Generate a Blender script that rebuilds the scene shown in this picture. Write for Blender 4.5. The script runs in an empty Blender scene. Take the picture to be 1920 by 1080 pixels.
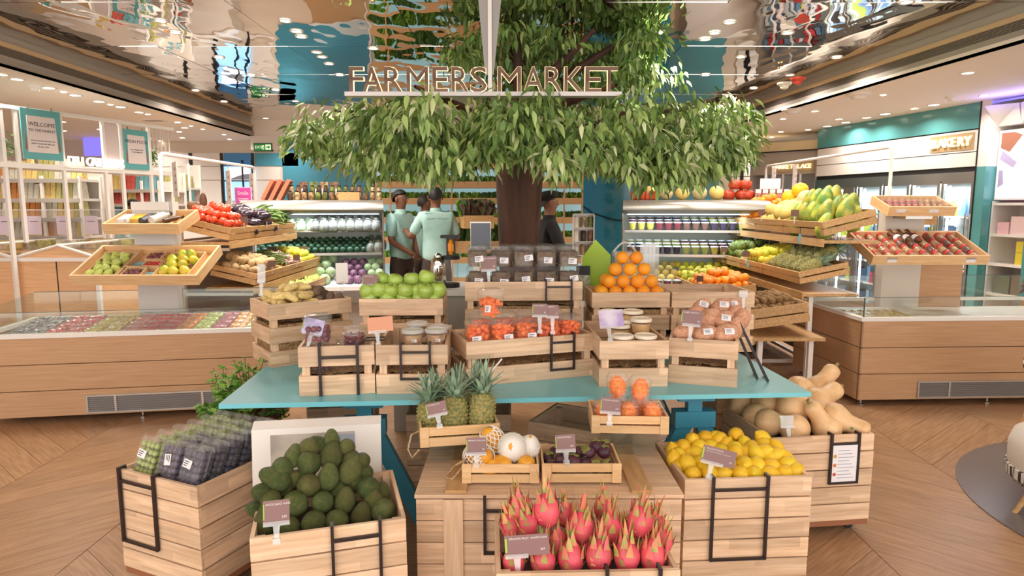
import bpy, math, random
from mathutils import Vector, Matrix, noise
random.seed(7)
R=math.radians
SC=bpy.context.scene; COL=SC.collection
# ---------------- camera, world, exposure
CZ=1.6; PITCH=R(7.24); FPX=1220.0
cd=bpy.data.cameras.new('camera'); cam=bpy.data.objects.new('camera',cd); COL.objects.link(cam)
cam.location=(0,0,CZ); cam.rotation_euler=(R(90)-PITCH,0,0)
cd.sensor_width=36; cd.lens=FPX/1920*36; cd.clip_end=60; cd.clip_start=.05
SC.camera=cam
W=bpy.data.worlds.new('world'); SC.world=W; W.use_nodes=True
W.node_tree.nodes['Background'].inputs[0].default_value=(1,.94,.88,1)
W.node_tree.nodes['Background'].inputs[1].default_value=2.6
SC.view_settings.view_transform='Standard'; SC.view_settings.look='None'
SC.view_settings.gamma=1; SC.view_settings.use_curve_mapping=False
SC.view_settings.exposure=0.0
LAMP_W=9.0      # watts of one ceiling downlight
try:
    SC.cycles.max_bounces=7; SC.cycles.transparent_max_bounces=24; SC.cycles.caustics_reflective=True; SC.cycles.caustics_refractive=False
    SC.cycles.sample_clamp_indirect=4; SC.cycles.blur_glossy=.5
    SC.cycles.use_denoising=True
except Exception: pass
# ---------------- pixel (1920x1080) -> world
def ray(px,py):
    u=(px-960)/FPX; v=(540-py)/FPX
    return Vector((u, math.cos(PITCH)+v*math.sin(PITCH), -math.sin(PITCH)+v*math.cos(PITCH)))
def onz(px,py,z):
    d=ray(px,py); t=(z-CZ)/d.z; return Vector((d.x*t,d.y*t,z))
def at(px,py,Y):
    d=ray(px,py); t=Y/d.y; return Vector((d.x*t,Y,CZ+d.z*t))
def proj(p):
    y=p[1]; z=p[2]-CZ
    f=y*math.cos(PITCH)-z*math.sin(PITCH); w=y*math.sin(PITCH)+z*math.cos(PITCH)
    return (960+FPX*p[0]/f, 540-FPX*w/f)
# ---------------- materials
def lin(c):
    return tuple(((x/255)/12.92 if x/255<=.04045 else ((x/255+.055)/1.055)**2.4) for x in c)
MATS={}
def mat(name,rgb,rough=.5,metal=0,var=0,hue=0,spec=.5,noise_s=0,noise_c=None,noise_lo=.4,noise_hi=.6,bump=0,bump_s=30,emit=0,trans=0,coat=0,stretch=None,sss=0,detail=3,coord='Object'):
    if name in MATS: return MATS[name]
    m=bpy.data.materials.new(name); m.use_nodes=True; nt=m.node_tree; N=nt.nodes; L=nt.links
    b=N['Principled BSDF']; MATS[name]=m
    c=lin(rgb)+(1,)
    b.inputs['Base Color'].default_value=c; b.inputs['Roughness'].default_value=rough
    b.inputs['Metallic'].default_value=metal
    b.inputs['Specular IOR Level'].default_value=spec
    if coat: b.inputs['Coat Weight'].default_value=coat; b.inputs['Coat Roughness'].default_value=.1
    if sss:
        b.inputs['Subsurface Weight'].default_value=sss; b.inputs['Subsurface Radius'].default_value=(.02,.01,.005)
    src=None
    if noise_s or bump:
        tc=N.new('ShaderNodeTexCoord'); mp=N.new('ShaderNodeMapping'); L.new(tc.outputs[coord],mp.inputs[0])
        if stretch: mp.inputs['Scale'].default_value=stretch
        oi=N.new('ShaderNodeObjectInfo'); 
        ml=N.new('ShaderNodeMath'); ml.operation='MULTIPLY'; ml.inputs[1].default_value=37; L.new(oi.outputs['Random'],ml.inputs[0])
        cb=N.new('ShaderNodeCombineXYZ'); L.new(ml.outputs[0],cb.inputs[0]); L.new(ml.outputs[0],cb.inputs[1]); L.new(cb.outputs[0],mp.inputs['Location'])
    if noise_s:
        nz=N.new('ShaderNodeTexNoise'); nz.inputs['Scale'].default_value=noise_s; nz.inputs['Detail'].default_value=detail; L.new(mp.outputs[0],nz.inputs[0])
        rp=N.new('ShaderNodeValToRGB'); rp.color_ramp.elements[0].position=noise_lo; rp.color_ramp.elements[1].position=noise_hi
        rp.color_ramp.elements[0].color=c; rp.color_ramp.elements[1].color=lin(noise_c or rgb)+(1,)
        L.new(nz.outputs[0],rp.inputs[0]); src=rp.outputs[0]
    if var or hue:
        oi2=N.new('ShaderNodeObjectInfo'); hs=N.new('ShaderNodeHueSaturation')
        if src: L.new(src,hs.inputs['Color'])
        else: hs.inputs['Color'].default_value=c
        mr=N.new('ShaderNodeMapRange'); mr.inputs['To Min'].default_value=1-var; mr.inputs['To Max'].default_value=1+var
        L.new(oi2.outputs['Random'],mr.inputs[0]); L.new(mr.outputs[0],hs.inputs['Value'])
        if hue:
            fr=N.new('ShaderNodeMath'); fr.operation='MULTIPLY'; fr.inputs[1].default_value=7.31; L.new(oi2.outputs['Random'],fr.inputs[0])
            f2=N.new('ShaderNodeMath'); f2.operation='FRACT'; L.new(fr.outputs[0],f2.inputs[0])
            m2=N.new('ShaderNodeMapRange'); m2.inputs['To Min'].default_value=.5-hue; m2.inputs['To Max'].default_value=.5+hue
            L.new(f2.outputs[0],m2.inputs[0]); L.new(m2.outputs[0],hs.inputs['Hue'])
        src=hs.outputs[0]
    if src: L.new(src,b.inputs['Base Color'])
    if bump:
        nb=N.new('ShaderNodeTexNoise'); nb.inputs['Scale'].default_value=bump_s; nb.inputs['Detail'].default_value=2; L.new(mp.outputs[0],nb.inputs[0])
        bp=N.new('ShaderNodeBump'); bp.inputs['Strength'].default_value=bump; bp.inputs['Distance'].default_value=.01
        L.new(nb.outputs[0],bp.inputs['Height']); L.new(bp.outputs[0],b.inputs['Normal'])
    if emit:
        b.inputs['Emission Color'].default_value=c; b.inputs['Emission Strength'].default_value=emit
    return m
def wood(name,a,bc,rough=.45,blocks=True,var=.1,grain=(1,14,14),bw=.3,bh=.045):
    """butcher-block wood: staves of slightly different tone, grain along local x"""
    if name in MATS: return MATS[name]
    m=bpy.data.materials.new(name); m.use_nodes=True; nt=m.node_tree; N=nt.nodes; L=nt.links; b=N['Principled BSDF']; MATS[name]=m
    b.inputs['Roughness'].default_value=rough; b.inputs['Specular IOR Level'].default_value=.35
    tc=N.new('ShaderNodeTexCoord'); oi=N.new('ShaderNodeObjectInfo')
    ad=N.new('ShaderNodeVectorMath'); ad.operation='ADD'; L.new(tc.outputs['Object'],ad.inputs[0])
    ml=N.new('ShaderNodeMath'); ml.operation='MULTIPLY'; ml.inputs[1].default_value=53; L.new(oi.outputs['Random'],ml.inputs[0])
    cb=N.new('ShaderNodeCombineXYZ'); L.new(ml.outputs[0],cb.inputs[0]); L.new(ml.outputs[0],cb.inputs[2]); L.new(cb.outputs[0],ad.inputs[1])
    mp=N.new('ShaderNodeMapping'); mp.inputs['Scale'].default_value=grain; L.new(ad.outputs[0],mp.inputs[0])
    nz=N.new('ShaderNodeTexNoise'); nz.inputs['Scale'].default_value=5; nz.inputs['Detail'].default_value=5; L.new(mp.outputs[0],nz.inputs[0])
    rp=N.new('ShaderNodeValToRGB'); rp.color_ramp.elements[0].position=.3; rp.color_ramp.elements[1].position=.7
    rp.color_ramp.elements[0].color=lin(a)+(1,); rp.color_ramp.elements[1].color=lin(bc)+(1,); L.new(nz.outputs[0],rp.inputs[0])
    src=rp.outputs[0]
    if blocks:
        # staves: floor(x/bw + row offset), floor(z/bh) -> white noise
        sp=N.new('ShaderNodeSeparateXYZ'); L.new(ad.outputs[0],sp.inputs[0])
        def mth(op,i,v):
            n=N.new('ShaderNodeMath'); n.operation=op; L.new(i,n.inputs[0])
            if isinstance(v,(int,float)): n.inputs[1].default_value=v
            elif v is not None: L.new(v,n.inputs[1])
            return n.outputs[0]
        rz=mth('FLOOR',mth('DIVIDE',sp.outputs[2],bh),None)
        off=mth('MULTIPLY',rz,.377)
        rx=mth('FLOOR',mth('ADD',mth('DIVIDE',sp.outputs[0],bw),off),None)
        c2=N.new('ShaderNodeCombineXYZ'); L.new(rx,c2.inputs[0]); L.new(rz,c2.inputs[1])
        wn=N.new('ShaderNodeTexWhiteNoise'); wn.noise_dimensions='3D'; L.new(c2.outputs[0],wn.inputs[0])
        hs=N.new('ShaderNodeHueSaturation'); L.new(src,hs.inputs['Color'])
        mr=N.new('ShaderNodeMapRange'); mr.inputs['To Min'].default_value=.82; mr.inputs['To Max'].default_value=1.14; L.new(wn.outputs[0],mr.inputs[0]); L.new(mr.outputs[0],hs.inputs['Value'])
        src=hs.outputs[0]
    if var:
        h2=N.new('ShaderNodeHueSaturation'); L.new(src,h2.inputs['Color'])
        m3=N.new('ShaderNodeMapRange'); m3.inputs['To Min'].default_value=1-var; m3.inputs['To Max'].default_value=1+var; L.new(oi.outputs['Random'],m3.inputs[0]); L.new(m3.outputs[0],h2.inputs['Value'])
        src=h2.outputs[0]
    L.new(src,b.inputs['Base Color'])
    return m
def clear(name,tint=(1,1,1),gl=.35,haze=0.0,rough=.05):
    """thin clear plastic or pane: see-through with a fresnel gloss"""
    if name in MATS: return MATS[name]
    m=bpy.data.materials.new(name); m.use_nodes=True; nt=m.node_tree; N=nt.nodes; L=nt.links; MATS[name]=m
    for n in list(N): N.remove(n)
    o=N.new('ShaderNodeOutputMaterial'); t=N.new('ShaderNodeBsdfTransparent'); t.inputs[0].default_value=tint+(1,)
    g=N.new('ShaderNodeBsdfGlossy'); g.inputs['Roughness'].default_value=rough
    lw=N.new('ShaderNodeLayerWeight'); lw.inputs[0].default_value=.5
    pw_=N.new('ShaderNodeMath'); pw_.operation='POWER'; pw_.inputs[1].default_value=3; L.new(lw.outputs['Facing'],pw_.inputs[0])
    ma=N.new('ShaderNodeMath'); ma.operation='MULTIPLY_ADD'; ma.inputs[1].default_value=min(.8,gl*2); ma.inputs[2].default_value=.03+gl*.12; L.new(pw_.outputs[0],ma.inputs[0])
    mx=N.new('ShaderNodeMixShader'); L.new(ma.outputs[0],mx.inputs[0]); L.new(t.outputs[0],mx.inputs[1]); L.new(g.outputs[0],mx.inputs[2])
    out=mx
    if haze:
        d=N.new('ShaderNodeBsdfDiffuse'); d.inputs[0].default_value=(.9,.9,.9,1)
        m2=N.new('ShaderNodeMixShader'); m2.inputs[0].default_value=haze; L.new(mx.outputs[0],m2.inputs[1]); L.new(d.outputs[0],m2.inputs[2]); out=m2
    L.new(out.outputs[0],o.inputs[0]); return m
# ---------------- mesh builder
class MB:
    def __init__(s): s.v=[]; s.f=[]
    def add(s,vs,fs,M=None):
        n=len(s.v)
        if M is not None: vs=[M@Vector(a) for a in vs]
        s.v.extend([tuple(a) for a in vs]); s.f.extend([tuple(i+n for i in f) for f in fs]); return s
    def box(s,x0,y0,z0,x1,y1,z1,M=None):
        return s.add([(x0,y0,z0),(x1,y0,z0),(x1,y1,z0),(x0,y1,z0),(x0,y0,z1),(x1,y0,z1),(x1,y1,z1),(x0,y1,z1)],
            [(3,2,1,0),(4,5,6,7),(0,1,5,4),(1,2,6,5),(2,3,7,6),(3,0,4,7)],M)
    def hexa(s,b,t):   # bottom quad, top quad
        return s.add(list(b)+list(t),[(3,2,1,0),(4,5,6,7),(0,1,5,4),(1,2,6,5),(2,3,7,6),(3,0,4,7)])
    def quad(s,a,b,c,d): return s.add([a,b,c,d],[(0,1,2,3)])
    def lathe(s,prof,n=16,M=None,cap=True):
        vs=[];fs=[]
        for r,z in prof:
            for i in range(n):
                a=2*math.pi*i/n; vs.append((r*math.cos(a),r*math.sin(a),z))
        for j in range(len(prof)-1):
            for i in range(n):
                k=(i+1)%n; fs.append((j*n+i,j*n+k,(j+1)*n+k,(j+1)*n+i))
        if cap:
            fs.append(tuple(reversed(range(n)))); fs.append(tuple((len(prof)-1)*n+i for i in range(n)))
        return s.add(vs,fs,M)
    def tube(s,pts,r,n=8,cap=True):
        pts=[Vector(p) for p in pts]; rs=r if isinstance(r,(list,tuple)) else [r]*len(pts)
        vs=[];fs=[]; up=None
        for i,p in enumerate(pts):
            d=(pts[min(i+1,len(pts)-1)]-pts[max(i-1,0)]).normalized()
            if up is None: up=Vector((0,0,1)) if abs(d.z)<.9 else Vector((1,0,0))
            a=d.cross(up).normalized(); b=a.cross(d).normalized(); up=b
            for k in range(n):
                t=2*math.pi*k/n; vs.append(p+a*math.cos(t)*rs[i]+b*math.sin(t)*rs[i])
        for j in range(len(pts)-1):
            for i in range(n):
                k=(i+1)%n; fs.append((j*n+i,j*n+k,(j+1)*n+k,(j+1)*n+i))
        if cap: fs.append(tuple(reversed(range(n)))); fs.append(tuple((len(pts)-1)*n+i for i in range(n)))
        return s.add(vs,fs)
    def prism(s,poly,h,M=None):  # polygon in local xy, extruded z 0..h
        n=len(poly); vs=[(x,y,0) for x,y in poly]+[(x,y,h) for x,y in poly]
        return s.add(vs,[tuple(reversed(range(n))),tuple(range(n,2*n))]+[(i,(i+1)%n,n+(i+1)%n,n+i) for i in range(n)],M)
    def mesh(s,name,m=None,smooth=False,ang=35):
        me=bpy.data.meshes.new(name); me.from_pydata(s.v,[],s.f); me.update()
        if m is not None:
            for x in (m if isinstance(m,(list,tuple)) else [m]): me.materials.append(x)
        if smooth:
            me.polygons.foreach_set('use_smooth',[True]*len(me.polygons)); me.set_sharp_from_angle(angle=R(ang))
        return me
def TM(loc,rz=0,rx=0,ry=0,sc=1):
    M=Matrix.Translation(Vector(loc))@Matrix.Rotation(rz,4,'Z')@Matrix.Rotation(ry,4,'Y')@Matrix.Rotation(rx,4,'X')
    if sc!=1:
        M=M@(Matrix.Diagonal((sc,sc,sc,1)) if isinstance(sc,(int,float)) else Matrix.Diagonal((*sc,1)))
    return M
def obj(name,g,m=None,parent=None,M=None,smooth=False,ang=35):
    me=g.mesh(name,m,smooth,ang) if isinstance(g,MB) else g
    o=bpy.data.objects.new(name,me); COL.objects.link(o)
    if parent is not None: o.parent=parent
    if M is not None: o.matrix_basis=M
    return o
def tag(o,label=None,cat=None,group=None,kind=None):
    if label: o['label']=label
    if cat: o['category']=cat
    if group: o['group']=group
    if kind: o['kind']=kind
    return o
def thing(name,label,cat,loc=(0,0,0),rz=0,group=None,M=None):
    o=bpy.data.objects.new(name,None); COL.objects.link(o); o.empty_display_size=.05
    o.matrix_basis=M if M is not None else TM(loc,rz)
    return tag(o,label,cat,group)
def dup(root,M,label=None,group=None):
    r=root.copy(); COL.objects.link(r); r.matrix_basis=M
    if label: r['label']=label
    if group: r['group']=group
    for ch in list(KIDS(root)):
        c=ch.copy(); COL.objects.link(c); c.parent=r
        for g in list(KIDS(ch)):
            d=g.copy(); COL.objects.link(d); d.parent=c
    return r
_kc={}
def KIDS(o):
    k=o.name
    if k not in _kc: _kc[k]=[c for c in COL.objects if c.parent==o]
    return _kc[k]
def struct(name,g,m,parent=None,M=None,smooth=False):
    o=obj(name,g,m,parent,M,smooth)
    if parent is None: o['kind']='structure'
    return o
ORD=['first','second','third','fourth','fifth','sixth','seventh','eighth','ninth','tenth','eleventh','twelfth','thirteenth','fourteenth','fifteenth','sixteenth','seventeenth','eighteenth','nineteenth','twentieth','twenty-first','twenty-second','twenty-third','twenty-fourth']
def rank(objs,noun,where,rowpx,extra=None):
    """label each of a pile by its row from the top and place from the left, read from its own position"""
    bpy.context.view_layer.update()
    it=sorted([(proj(o.matrix_basis.translation),i) for i,o in enumerate(objs)],key=lambda a:a[0][1])
    rows=[];cur=[]
    for p,i in it:
        if cur and p[1]-cur[0][0][1]>rowpx: rows.append(cur); cur=[]
        cur.append((p,i))
    if cur: rows.append(cur)
    for j,r in enumerate(rows):
        r.sort(key=lambda a:a[0][0])
        rw='top row' if j==0 else ('bottom row' if j==len(rows)-1 else ORD[min(j,23)]+' row down')
        for k,(p,i) in enumerate(r):
            pos='alone' if len(r)==1 else ('leftmost' if k==0 else ('rightmost' if k==len(r)-1 else (ORD[k] if k<24 else str(k+1)+'th')+' from left'))
            nn=(extra or {}).get(i,noun)
            objs[i]['label']=f"{nn}{' '+where if where else ''}, {rw}, {pos}"
_tc={}
def text_mesh(s,size,m,depth=0.0006,align='LEFT'):
    k=(s,size,m.name,depth,align)
    if k in _tc: return _tc[k]
    cu=bpy.data.curves.new('lettering','FONT'); cu.body=s; cu.size=size; cu.extrude=depth; cu.align_x=align; cu.align_y='CENTER'; cu.resolution_u=2
    o=bpy.data.objects.new('tmp',cu); COL.objects.link(o)
    me=bpy.data.meshes.new_from_object(o); bpy.data.objects.remove(o); bpy.data.curves.remove(cu)
    me.materials.clear(); me.materials.append(m); _tc[k]=me; return me
UP=Matrix.Rotation(R(90),4,'X')   # text in xy plane -> stands in xz plane facing -y
# ---------------- shared materials
M_wood=wood('crate_wood',(204,168,134),(232,200,168))
M_woodv=wood('post_wood',(210,174,140),(234,204,172),blocks=False,grain=(14,14,1))
M_plain=wood('tray_wood',(212,170,120),(232,196,150),blocks=False,grain=(1,10,10))
M_oak=wood('oak_panel',(184,143,106),(204,163,124),blocks=False,var=.03,grain=(.6,22,22))
M_stand=wood('stand_wood',(186,142,92),(214,172,118),blocks=False,grain=(10,1,10))
M_plinth=mat('plinth',(150,96,66),.6)
M_straw=mat('straw',(176,142,100),.9,noise_s=60,noise_c=(120,88,58),noise_lo=.35,noise_hi=.65,bump=.8,bump_s=90)
M_white=mat('white_paint',(236,230,224),.5)
M_wall=mat('wall_paint',(232,222,212),.6)
M_ceil=mat('ceiling_paint',(246,238,228),.7)
M_grey=mat('grey_paint',(172,164,156),.6)
M_dark=mat('black_metal',(52,40,40),.4,metal=.3)
M_black=mat('black_matte',(26,24,26),.5)
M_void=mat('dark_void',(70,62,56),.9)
M_steel=mat('steel',(190,186,180),.25,metal=.9)
M_chrome=mat('chrome',(215,213,210),.08,metal=1)
M_blue=mat('blue_lacquer',(118,198,210),.28,spec=.5)
M_blue2=mat('blue_lacquer_legs',(62,140,165),.4)
M_teal=mat('teal_panel',(92,160,162),.15,spec=.6)
M_tealdark=mat('teal_gloss',(58,140,168),.12,spec=.6)
M_glass=clear('glass_pane',(.93,.97,.96),.25)
M_plast=clear('clear_plastic',(.985,.985,.98),.22,.05,.15)
M_door=clear('door_glass',(.99,.99,.99),.06)
M_shell=clear('shell_plastic',(.985,.985,.975),.3,.05,.15)
M_plast2=clear('tag_plastic',(.97,.97,.98),.6,.22,.1)
M_card=mat('price_card',(128,88,84),.35,coat=.3)
M_cardg=mat('card_green',(160,200,70),.5)
M_print=mat('white_print',(235,225,222),.6)
M_label=mat('white_label',(235,232,235),.5)
M_ink=mat('label_ink',(70,70,78),.6)
M_leaf=mat('leaf_green',(92,128,58),.45,var=.35,hue=.02,noise_s=9,noise_c=(150,172,96),noise_lo=.45,noise_hi=.7)
M_lamp=mat('lamp_glow',(255,240,218),.5,emit=9)
M_led=mat('led_glow',(255,236,214),.5,emit=2.5)
M_cool=mat('cool_tube',(226,242,255),.5,emit=3.5)
M_vio=mat('violet_glow',(110,100,235),.5,emit=1.6)
M_liner=mat('case_liner',(214,224,226),.5)
# ---------------- floor: chevron planks over a slab
struct('floor',MB().box(-9,-1,-.06,9,14,-.012),mat('floor_slab',(96,70,48),.8))
FL=bpy.data.objects['floor']
M_plank=wood('floor_plank',(156,118,86),(188,148,112),rough=.32,blocks=False,var=.09,grain=(1.2,16,16))
CW=.92; PW=.17; step=PW/math.cos(R(40)); sl=math.tan(R(40))
def plank_poly(s): # parallelogram across one chevron column
    g=.0016; h=CW/2
    return [(-h+.002,-s*sl*h+g),(h-.002,s*sl*h+g),(h-.002,s*sl*h+step-g),(-h+.002,-s*sl*h+step-g)]
def plank_mesh(s):
    # model with x along the plank so grain follows it
    a=math.atan(s*sl); Rm=Matrix.Rotation(-a,4,'Z')
    pts=[Rm@Vector((x,y,0)) for x,y in plank_poly(s)]
    return MB().prism([(p.x,p.y) for p in pts],.012).mesh('plank',M_plank),a
PM={s:plank_mesh(s) for s in (1,-1)}
rest=MB(); npl=0
for c in range(-9,10):
    s=1 if c%2 else -1; me,a=PM[s]
    for k in range(-6,68):
        y=k*step+.04; x=c*CW+.31
        if not -.5<y<12.8: continue
        vis=(2.0<y<6.3 and abs(x)<y*.9+.6 and not (abs(x)<.9 and y>2.4) and not(abs(x)<1.4 and y>3.2))
        if vis and npl<285:
            obj('plank',me,None,FL,TM((x,y,-.012),a)); npl+=1
        else:
            rest.prism([(x+px,y+py) for px,py in plank_poly(s)],.012,TM((0,0,-.012)))
tag(obj('far_planks',rest,M_plank,FL),kind='stuff')
# dark round stone inlay at the right
inl=MB().prism([(3.68+1.2*math.cos(t*math.pi/36),3.1+1.2*math.sin(t*math.pi/36)) for t in range(72)],.004,TM((0,0,.0012)))
struct('trim_1',inl,mat('grey_stone',(112,104,104),.25))
# ---------------- ceilings
lA=onz(0,118,2.8); lB=onz(476,255,2.8); rA=onz(1920,73,2.8); rB=onz(1427,217,2.8)
def ext(a,b,Y): t=(Y-a.y)/(b.y-a.y); return a.x+(b.x-a.x)*t
YB=11.6; YN=1.0
lx0,lx1=ext(lA,lB,YN),ext(lA,lB,YB); rx0,rx1=ext(rA,rB,YN),ext(rA,rB,YB)
struct('ceiling',MB().prism([(-9,-1),(lx0,-1),(lx0,YN),(lx1,YB),(rx1,YB),(rx0,YN),(rx0,-1),(9,-1),(9,14),(-9,14)],.03,TM((0,0,2.8)))
       .box(-9,-1,3.35,9,14,3.4),M_ceil)
CE=bpy.data.objects['ceiling']
def fascia(side,x0,x1,d):
    a=Vector((x0,YN,0)); b=Vector((x1,YB,0)); L_=(b-a).length; rz=math.atan2(b.y-a.y,b.x-a.x)
    T=lambda z:TM((a.x,a.y,z),rz); s=d  # local +y is left of direction; d=+1 body lies to local +y
    band=obj('soffit_band',MB().box(0,0,0,L_,s*.10,.075,T(2.8)) if s>0 else MB().box(0,-.10,0,L_,0,.075,T(2.8)),M_grey,CE)
    v=MB()
    for k in range(6):
        z=.008+k*.0125
        if s>0: v.box(0,.012,z,L_,.03,z+.004,T(2.875))
        else: v.box(0,-.03,z,L_,-.012,z+.004,T(2.875))
    tag(obj('vent_slats',v,mat('vent_slat',(150,138,128),.5),CE),kind='stuff')
    y0,y1=(.03,.10) if s>0 else (-.10,-.03)
    obj('vent_back',MB().box(0,y0,0,L_,y1,.075,T(2.875)),mat('vent_back',(170,158,146),.8),CE)
    y0,y1=(0,.10) if s>0 else (-.10,0)
    obj('cove_strip',MB().box(0,y0,0,L_,y1,.04,T(2.95)),mat('cove_cream',(214,186,150),.5),CE)
    y0,y1=(.05,.10) if s>0 else (-.10,-.05)
    obj('cove_gap',MB().box(0,y0,0,L_,y1,.10,T(2.99)),mat('cove_grey',(190,182,174),.7),CE)
fascia('left',lx0,lx1,1); fascia('right',rx0,rx1,-1)
obj('soffit_end',MB().box(lx1-.1,YB,2.83,rx1+.1,YB+.1,3.09),M_ceil,CE)
# mirror panels, each slightly warped
def mirror_mat():
    m=bpy.data.materials.new('warped_mirror'); m.use_nodes=True; nt=m.node_tree;N=nt.nodes;L=nt.links;b=N['Principled BSDF']
    b.inputs['Base Color'].default_value=(.80,.77,.74,1); b.inputs['Metallic'].default_value=1; b.inputs['Roughness'].default_value=.015
    tc=N.new('ShaderNodeTexCoord'); oi=N.new('ShaderNodeObjectInfo'); mp=N.new('ShaderNodeMapping'); mp.inputs['Scale'].default_value=(1.5,.8,1)
    ml=N.new('ShaderNodeMath');ml.operation='MULTIPLY';ml.inputs[1].default_value=31;L.new(oi.outputs['Random'],ml.inputs[0])
    cb=N.new('ShaderNodeCombineXYZ');L.new(ml.outputs[0],cb.inputs[0]);L.new(ml.outputs[0],cb.inputs[1]);L.new(cb.outputs[0],mp.inputs['Location'])
    L.new(tc.outputs['Object'],mp.inputs[0])
    nz=N.new('ShaderNodeTexNoise');nz.inputs['Scale'].default_value=1.9;nz.inputs['Detail'].default_value=1.2;L.new(mp.outputs[0],nz.inputs[0])
    bp=N.new('ShaderNodeBump');bp.inputs['Strength'].default_value=1;bp.inputs['Distance'].default_value=.011
    L.new(nz.outputs[0],bp.inputs['Height']);L.new(bp.outputs[0],b.inputs['Normal'])
    return m
MM=mirror_mat(); rr=random.Random(3)
pw=1.22
for j in range(8):
    y0=1.0+j*1.325; y1=y0+1.325
    for i in range(-4,4):
        x0=i*pw+.36; x1=x0+pw
        def cl(x,y): return max(lxm(y),min(rxm(y),x))
        lxm=lambda y: lx0+(lx1-lx0)*(y-YN)/(YB-YN)-.04; rxm=lambda y: rx0+(rx1-rx0)*(y-YN)/(YB-YN)+.04
        q=[(cl(x0,y0),y0),(cl(x1,y0),y0),(cl(x1,y1),y1),(cl(x0,y1),y1)]
        if q[1][0]-q[0][0]<.05 or q[2][0]-q[3][0]<.05: continue
        cx=sum(p[0] for p in q)/4; cy=sum(p[1] for p in q)/4
        g=MB().prism([(cx+(p[0]-cx)*.997-cx,cy+(p[1]-cy)*.997-cy) for p in q],.02)
        obj('mirror_panel',g,MM,CE,TM((cx,cy,3.07),0,R(rr.uniform(-.25,.25)),R(rr.uniform(-.25,.25))))
# ---------------- walls
TW=mat('wall_teal',(84,158,166),.3)
struct('wall_back',MB().box(-9,12.5,0,9,12.6,2.8),mat('back_cream',(222,208,190),.5))
WB=bpy.data.objects['wall_back']
struct('wall_left',MB().box(-9.1,-1,0,-9,14,2.8),M_wall)
struct('wall_right',MB().box(9,-1,0,9.1,14,2.8),M_wall)
def wallrect(name,x0,y0,x1,y1,m,Y=12.5,d=.02,par=None,top=0.0):
    a=at(x0,y0,Y); b=at(x1,y1,Y)
    return obj(name,MB().box(a.x,Y-d-top,b.z,b.x,Y-top,a.z),m,par)
bw=M_white
for x0,x1,rows,m in ((280,359,((287,312),(314,338),(340,385)),bw),(362,417,((287,311),(313,337),(339,385)),bw),(478,527,((313,337),(339,385)),bw)):
    for y0,y1 in rows: wallrect('wall_panel',x0,y0,x1,y1,m,par=WB)
wallrect('wall_panel',478,287,560,311,mat('band_teal',(70,150,176),.3),par=WB)
wallrect('wall_panel',420,287,475,311,mat('band_blue',(70,140,200),.3),par=WB)
wallrect('wall_panel',528,262,704,420,mat('back_teal',(70,146,172),.3),par=WB); wallrect('wall_panel',1150,262,1345,400,mat('back_teal2',(84,158,170),.3),par=WB)
wallrect('wall_panel',704,262,1150,300,mat('back_pine',(206,170,126),.5),par=WB)
for k,(x,w,h,c) in enumerate(((-8.6,1.6,1.2,(206,176,140)),(-6.8,1.8,1.5,(232,226,218)),(-3.6,1.2,1.35,(196,160,120)),(-2.2,1.0,1.45,(226,216,206)),(1.6,1.3,1.4,(212,184,150)),(3.1,1.2,1.5,(236,228,220)),(4.6,1.4,1.2,(186,150,116)))):
    obj('wall_cabinet',MB().box(x,12.1,0,x+w,12.48,h),mat(f'back_cabinet_{k}',c,.5),WB); obj('cabinet_top',MB().box(x-.02,12.06,h,x+w+.02,12.48,h+.04),M_white,WB)
for x in (360.5,418.5,476.5): wallrect('joint_strip',x-.8,287,x+.8,400,M_black,d=.03,par=WB)
for x in (1372,1391):
    for y0,y1 in ((270,302),(304,330),(332,370)): wallrect('wall_panel',x,y0,x+18,y1,bw,par=WB)
wallrect('joint_strip',1390,270,1391.5,370,M_black,d=.03,par=WB)
# bright shop window at the back left
w=thing('window_1',None,None,(0,0,0)); w['kind']='structure'; 
obj('glow_pane',MB().box(*at(420,376,12.46),*at(475,312,12.47)) if 0 else MB().box(at(420,376,12.4).x,12.44,at(420,376,12.4).z,at(475,312,12.4).x,12.46,at(475,312,12.4).z),mat('window_glow',(150,205,250),.5,emit=1.1),w)
obj('window_poster',MB().box(at(426,338,12.4).x,12.42,at(426,338,12.4).z,at(466,322,12.4).x,12.435,at(466,314,12.4).z),mat('window_poster',(245,244,250),.5,emit=.9),w)
arc=[(at(432+36*t/10,335-9*math.sin(math.pi*t/20),12.4)) for t in range(11)]
g=MB(); pts=[(p.x,p.z) for p in arc]+[(arc[-1].x,at(468,337,12.4).z),(arc[0].x,at(432,337,12.4).z)]
g.prism(list(reversed(pts)),.008,TM((0,12.42,0))@UP); obj('window_shape',g,mat('poster_grey',(140,150,165),.5),w)
g=MB()
for x in (420,457,475): g.box(at(x,376,12.4).x-.012,12.40,at(x,376,12.4).z,at(x,376,12.4).x+.012,12.44,at(x,300,12.4).z)
g.box(at(420,338,12.4).x,12.40,at(420,340,12.4).z,at(475,338,12.4).x,12.43,at(420,338,12.4).z); obj('window_frame',g,M_black,w)
# blue curved gloss wall to the right of the plant shelves
c0=at(1096,300,11.4)
g=MB(); n=14; A=[(c0.x+1.9*(1-math.cos(t/n*1.3)), 12.45-1.15*math.sin(t/n*1.3)+0*t) for t in range(n+1)]
vs=[(x,y,z) for z in (0,2.8) for x,y in A]; g.add(vs,[(i,i+1,n+2+i,n+1+i) for i in range(n)])
struct('wall_curved',g,M_tealdark,smooth=True)
pts=[]
for t in range(9):
    f=t/8; i=int(f*n*.8); p=A[min(i,n)]; pts.append((p[0]-.012,p[1]-.02,1.78-.45*math.sin(f*math.pi/2)))
struct('trim_2',MB().tube(pts,.012,5),M_black,bpy.data.objects['wall_curved'])
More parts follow.
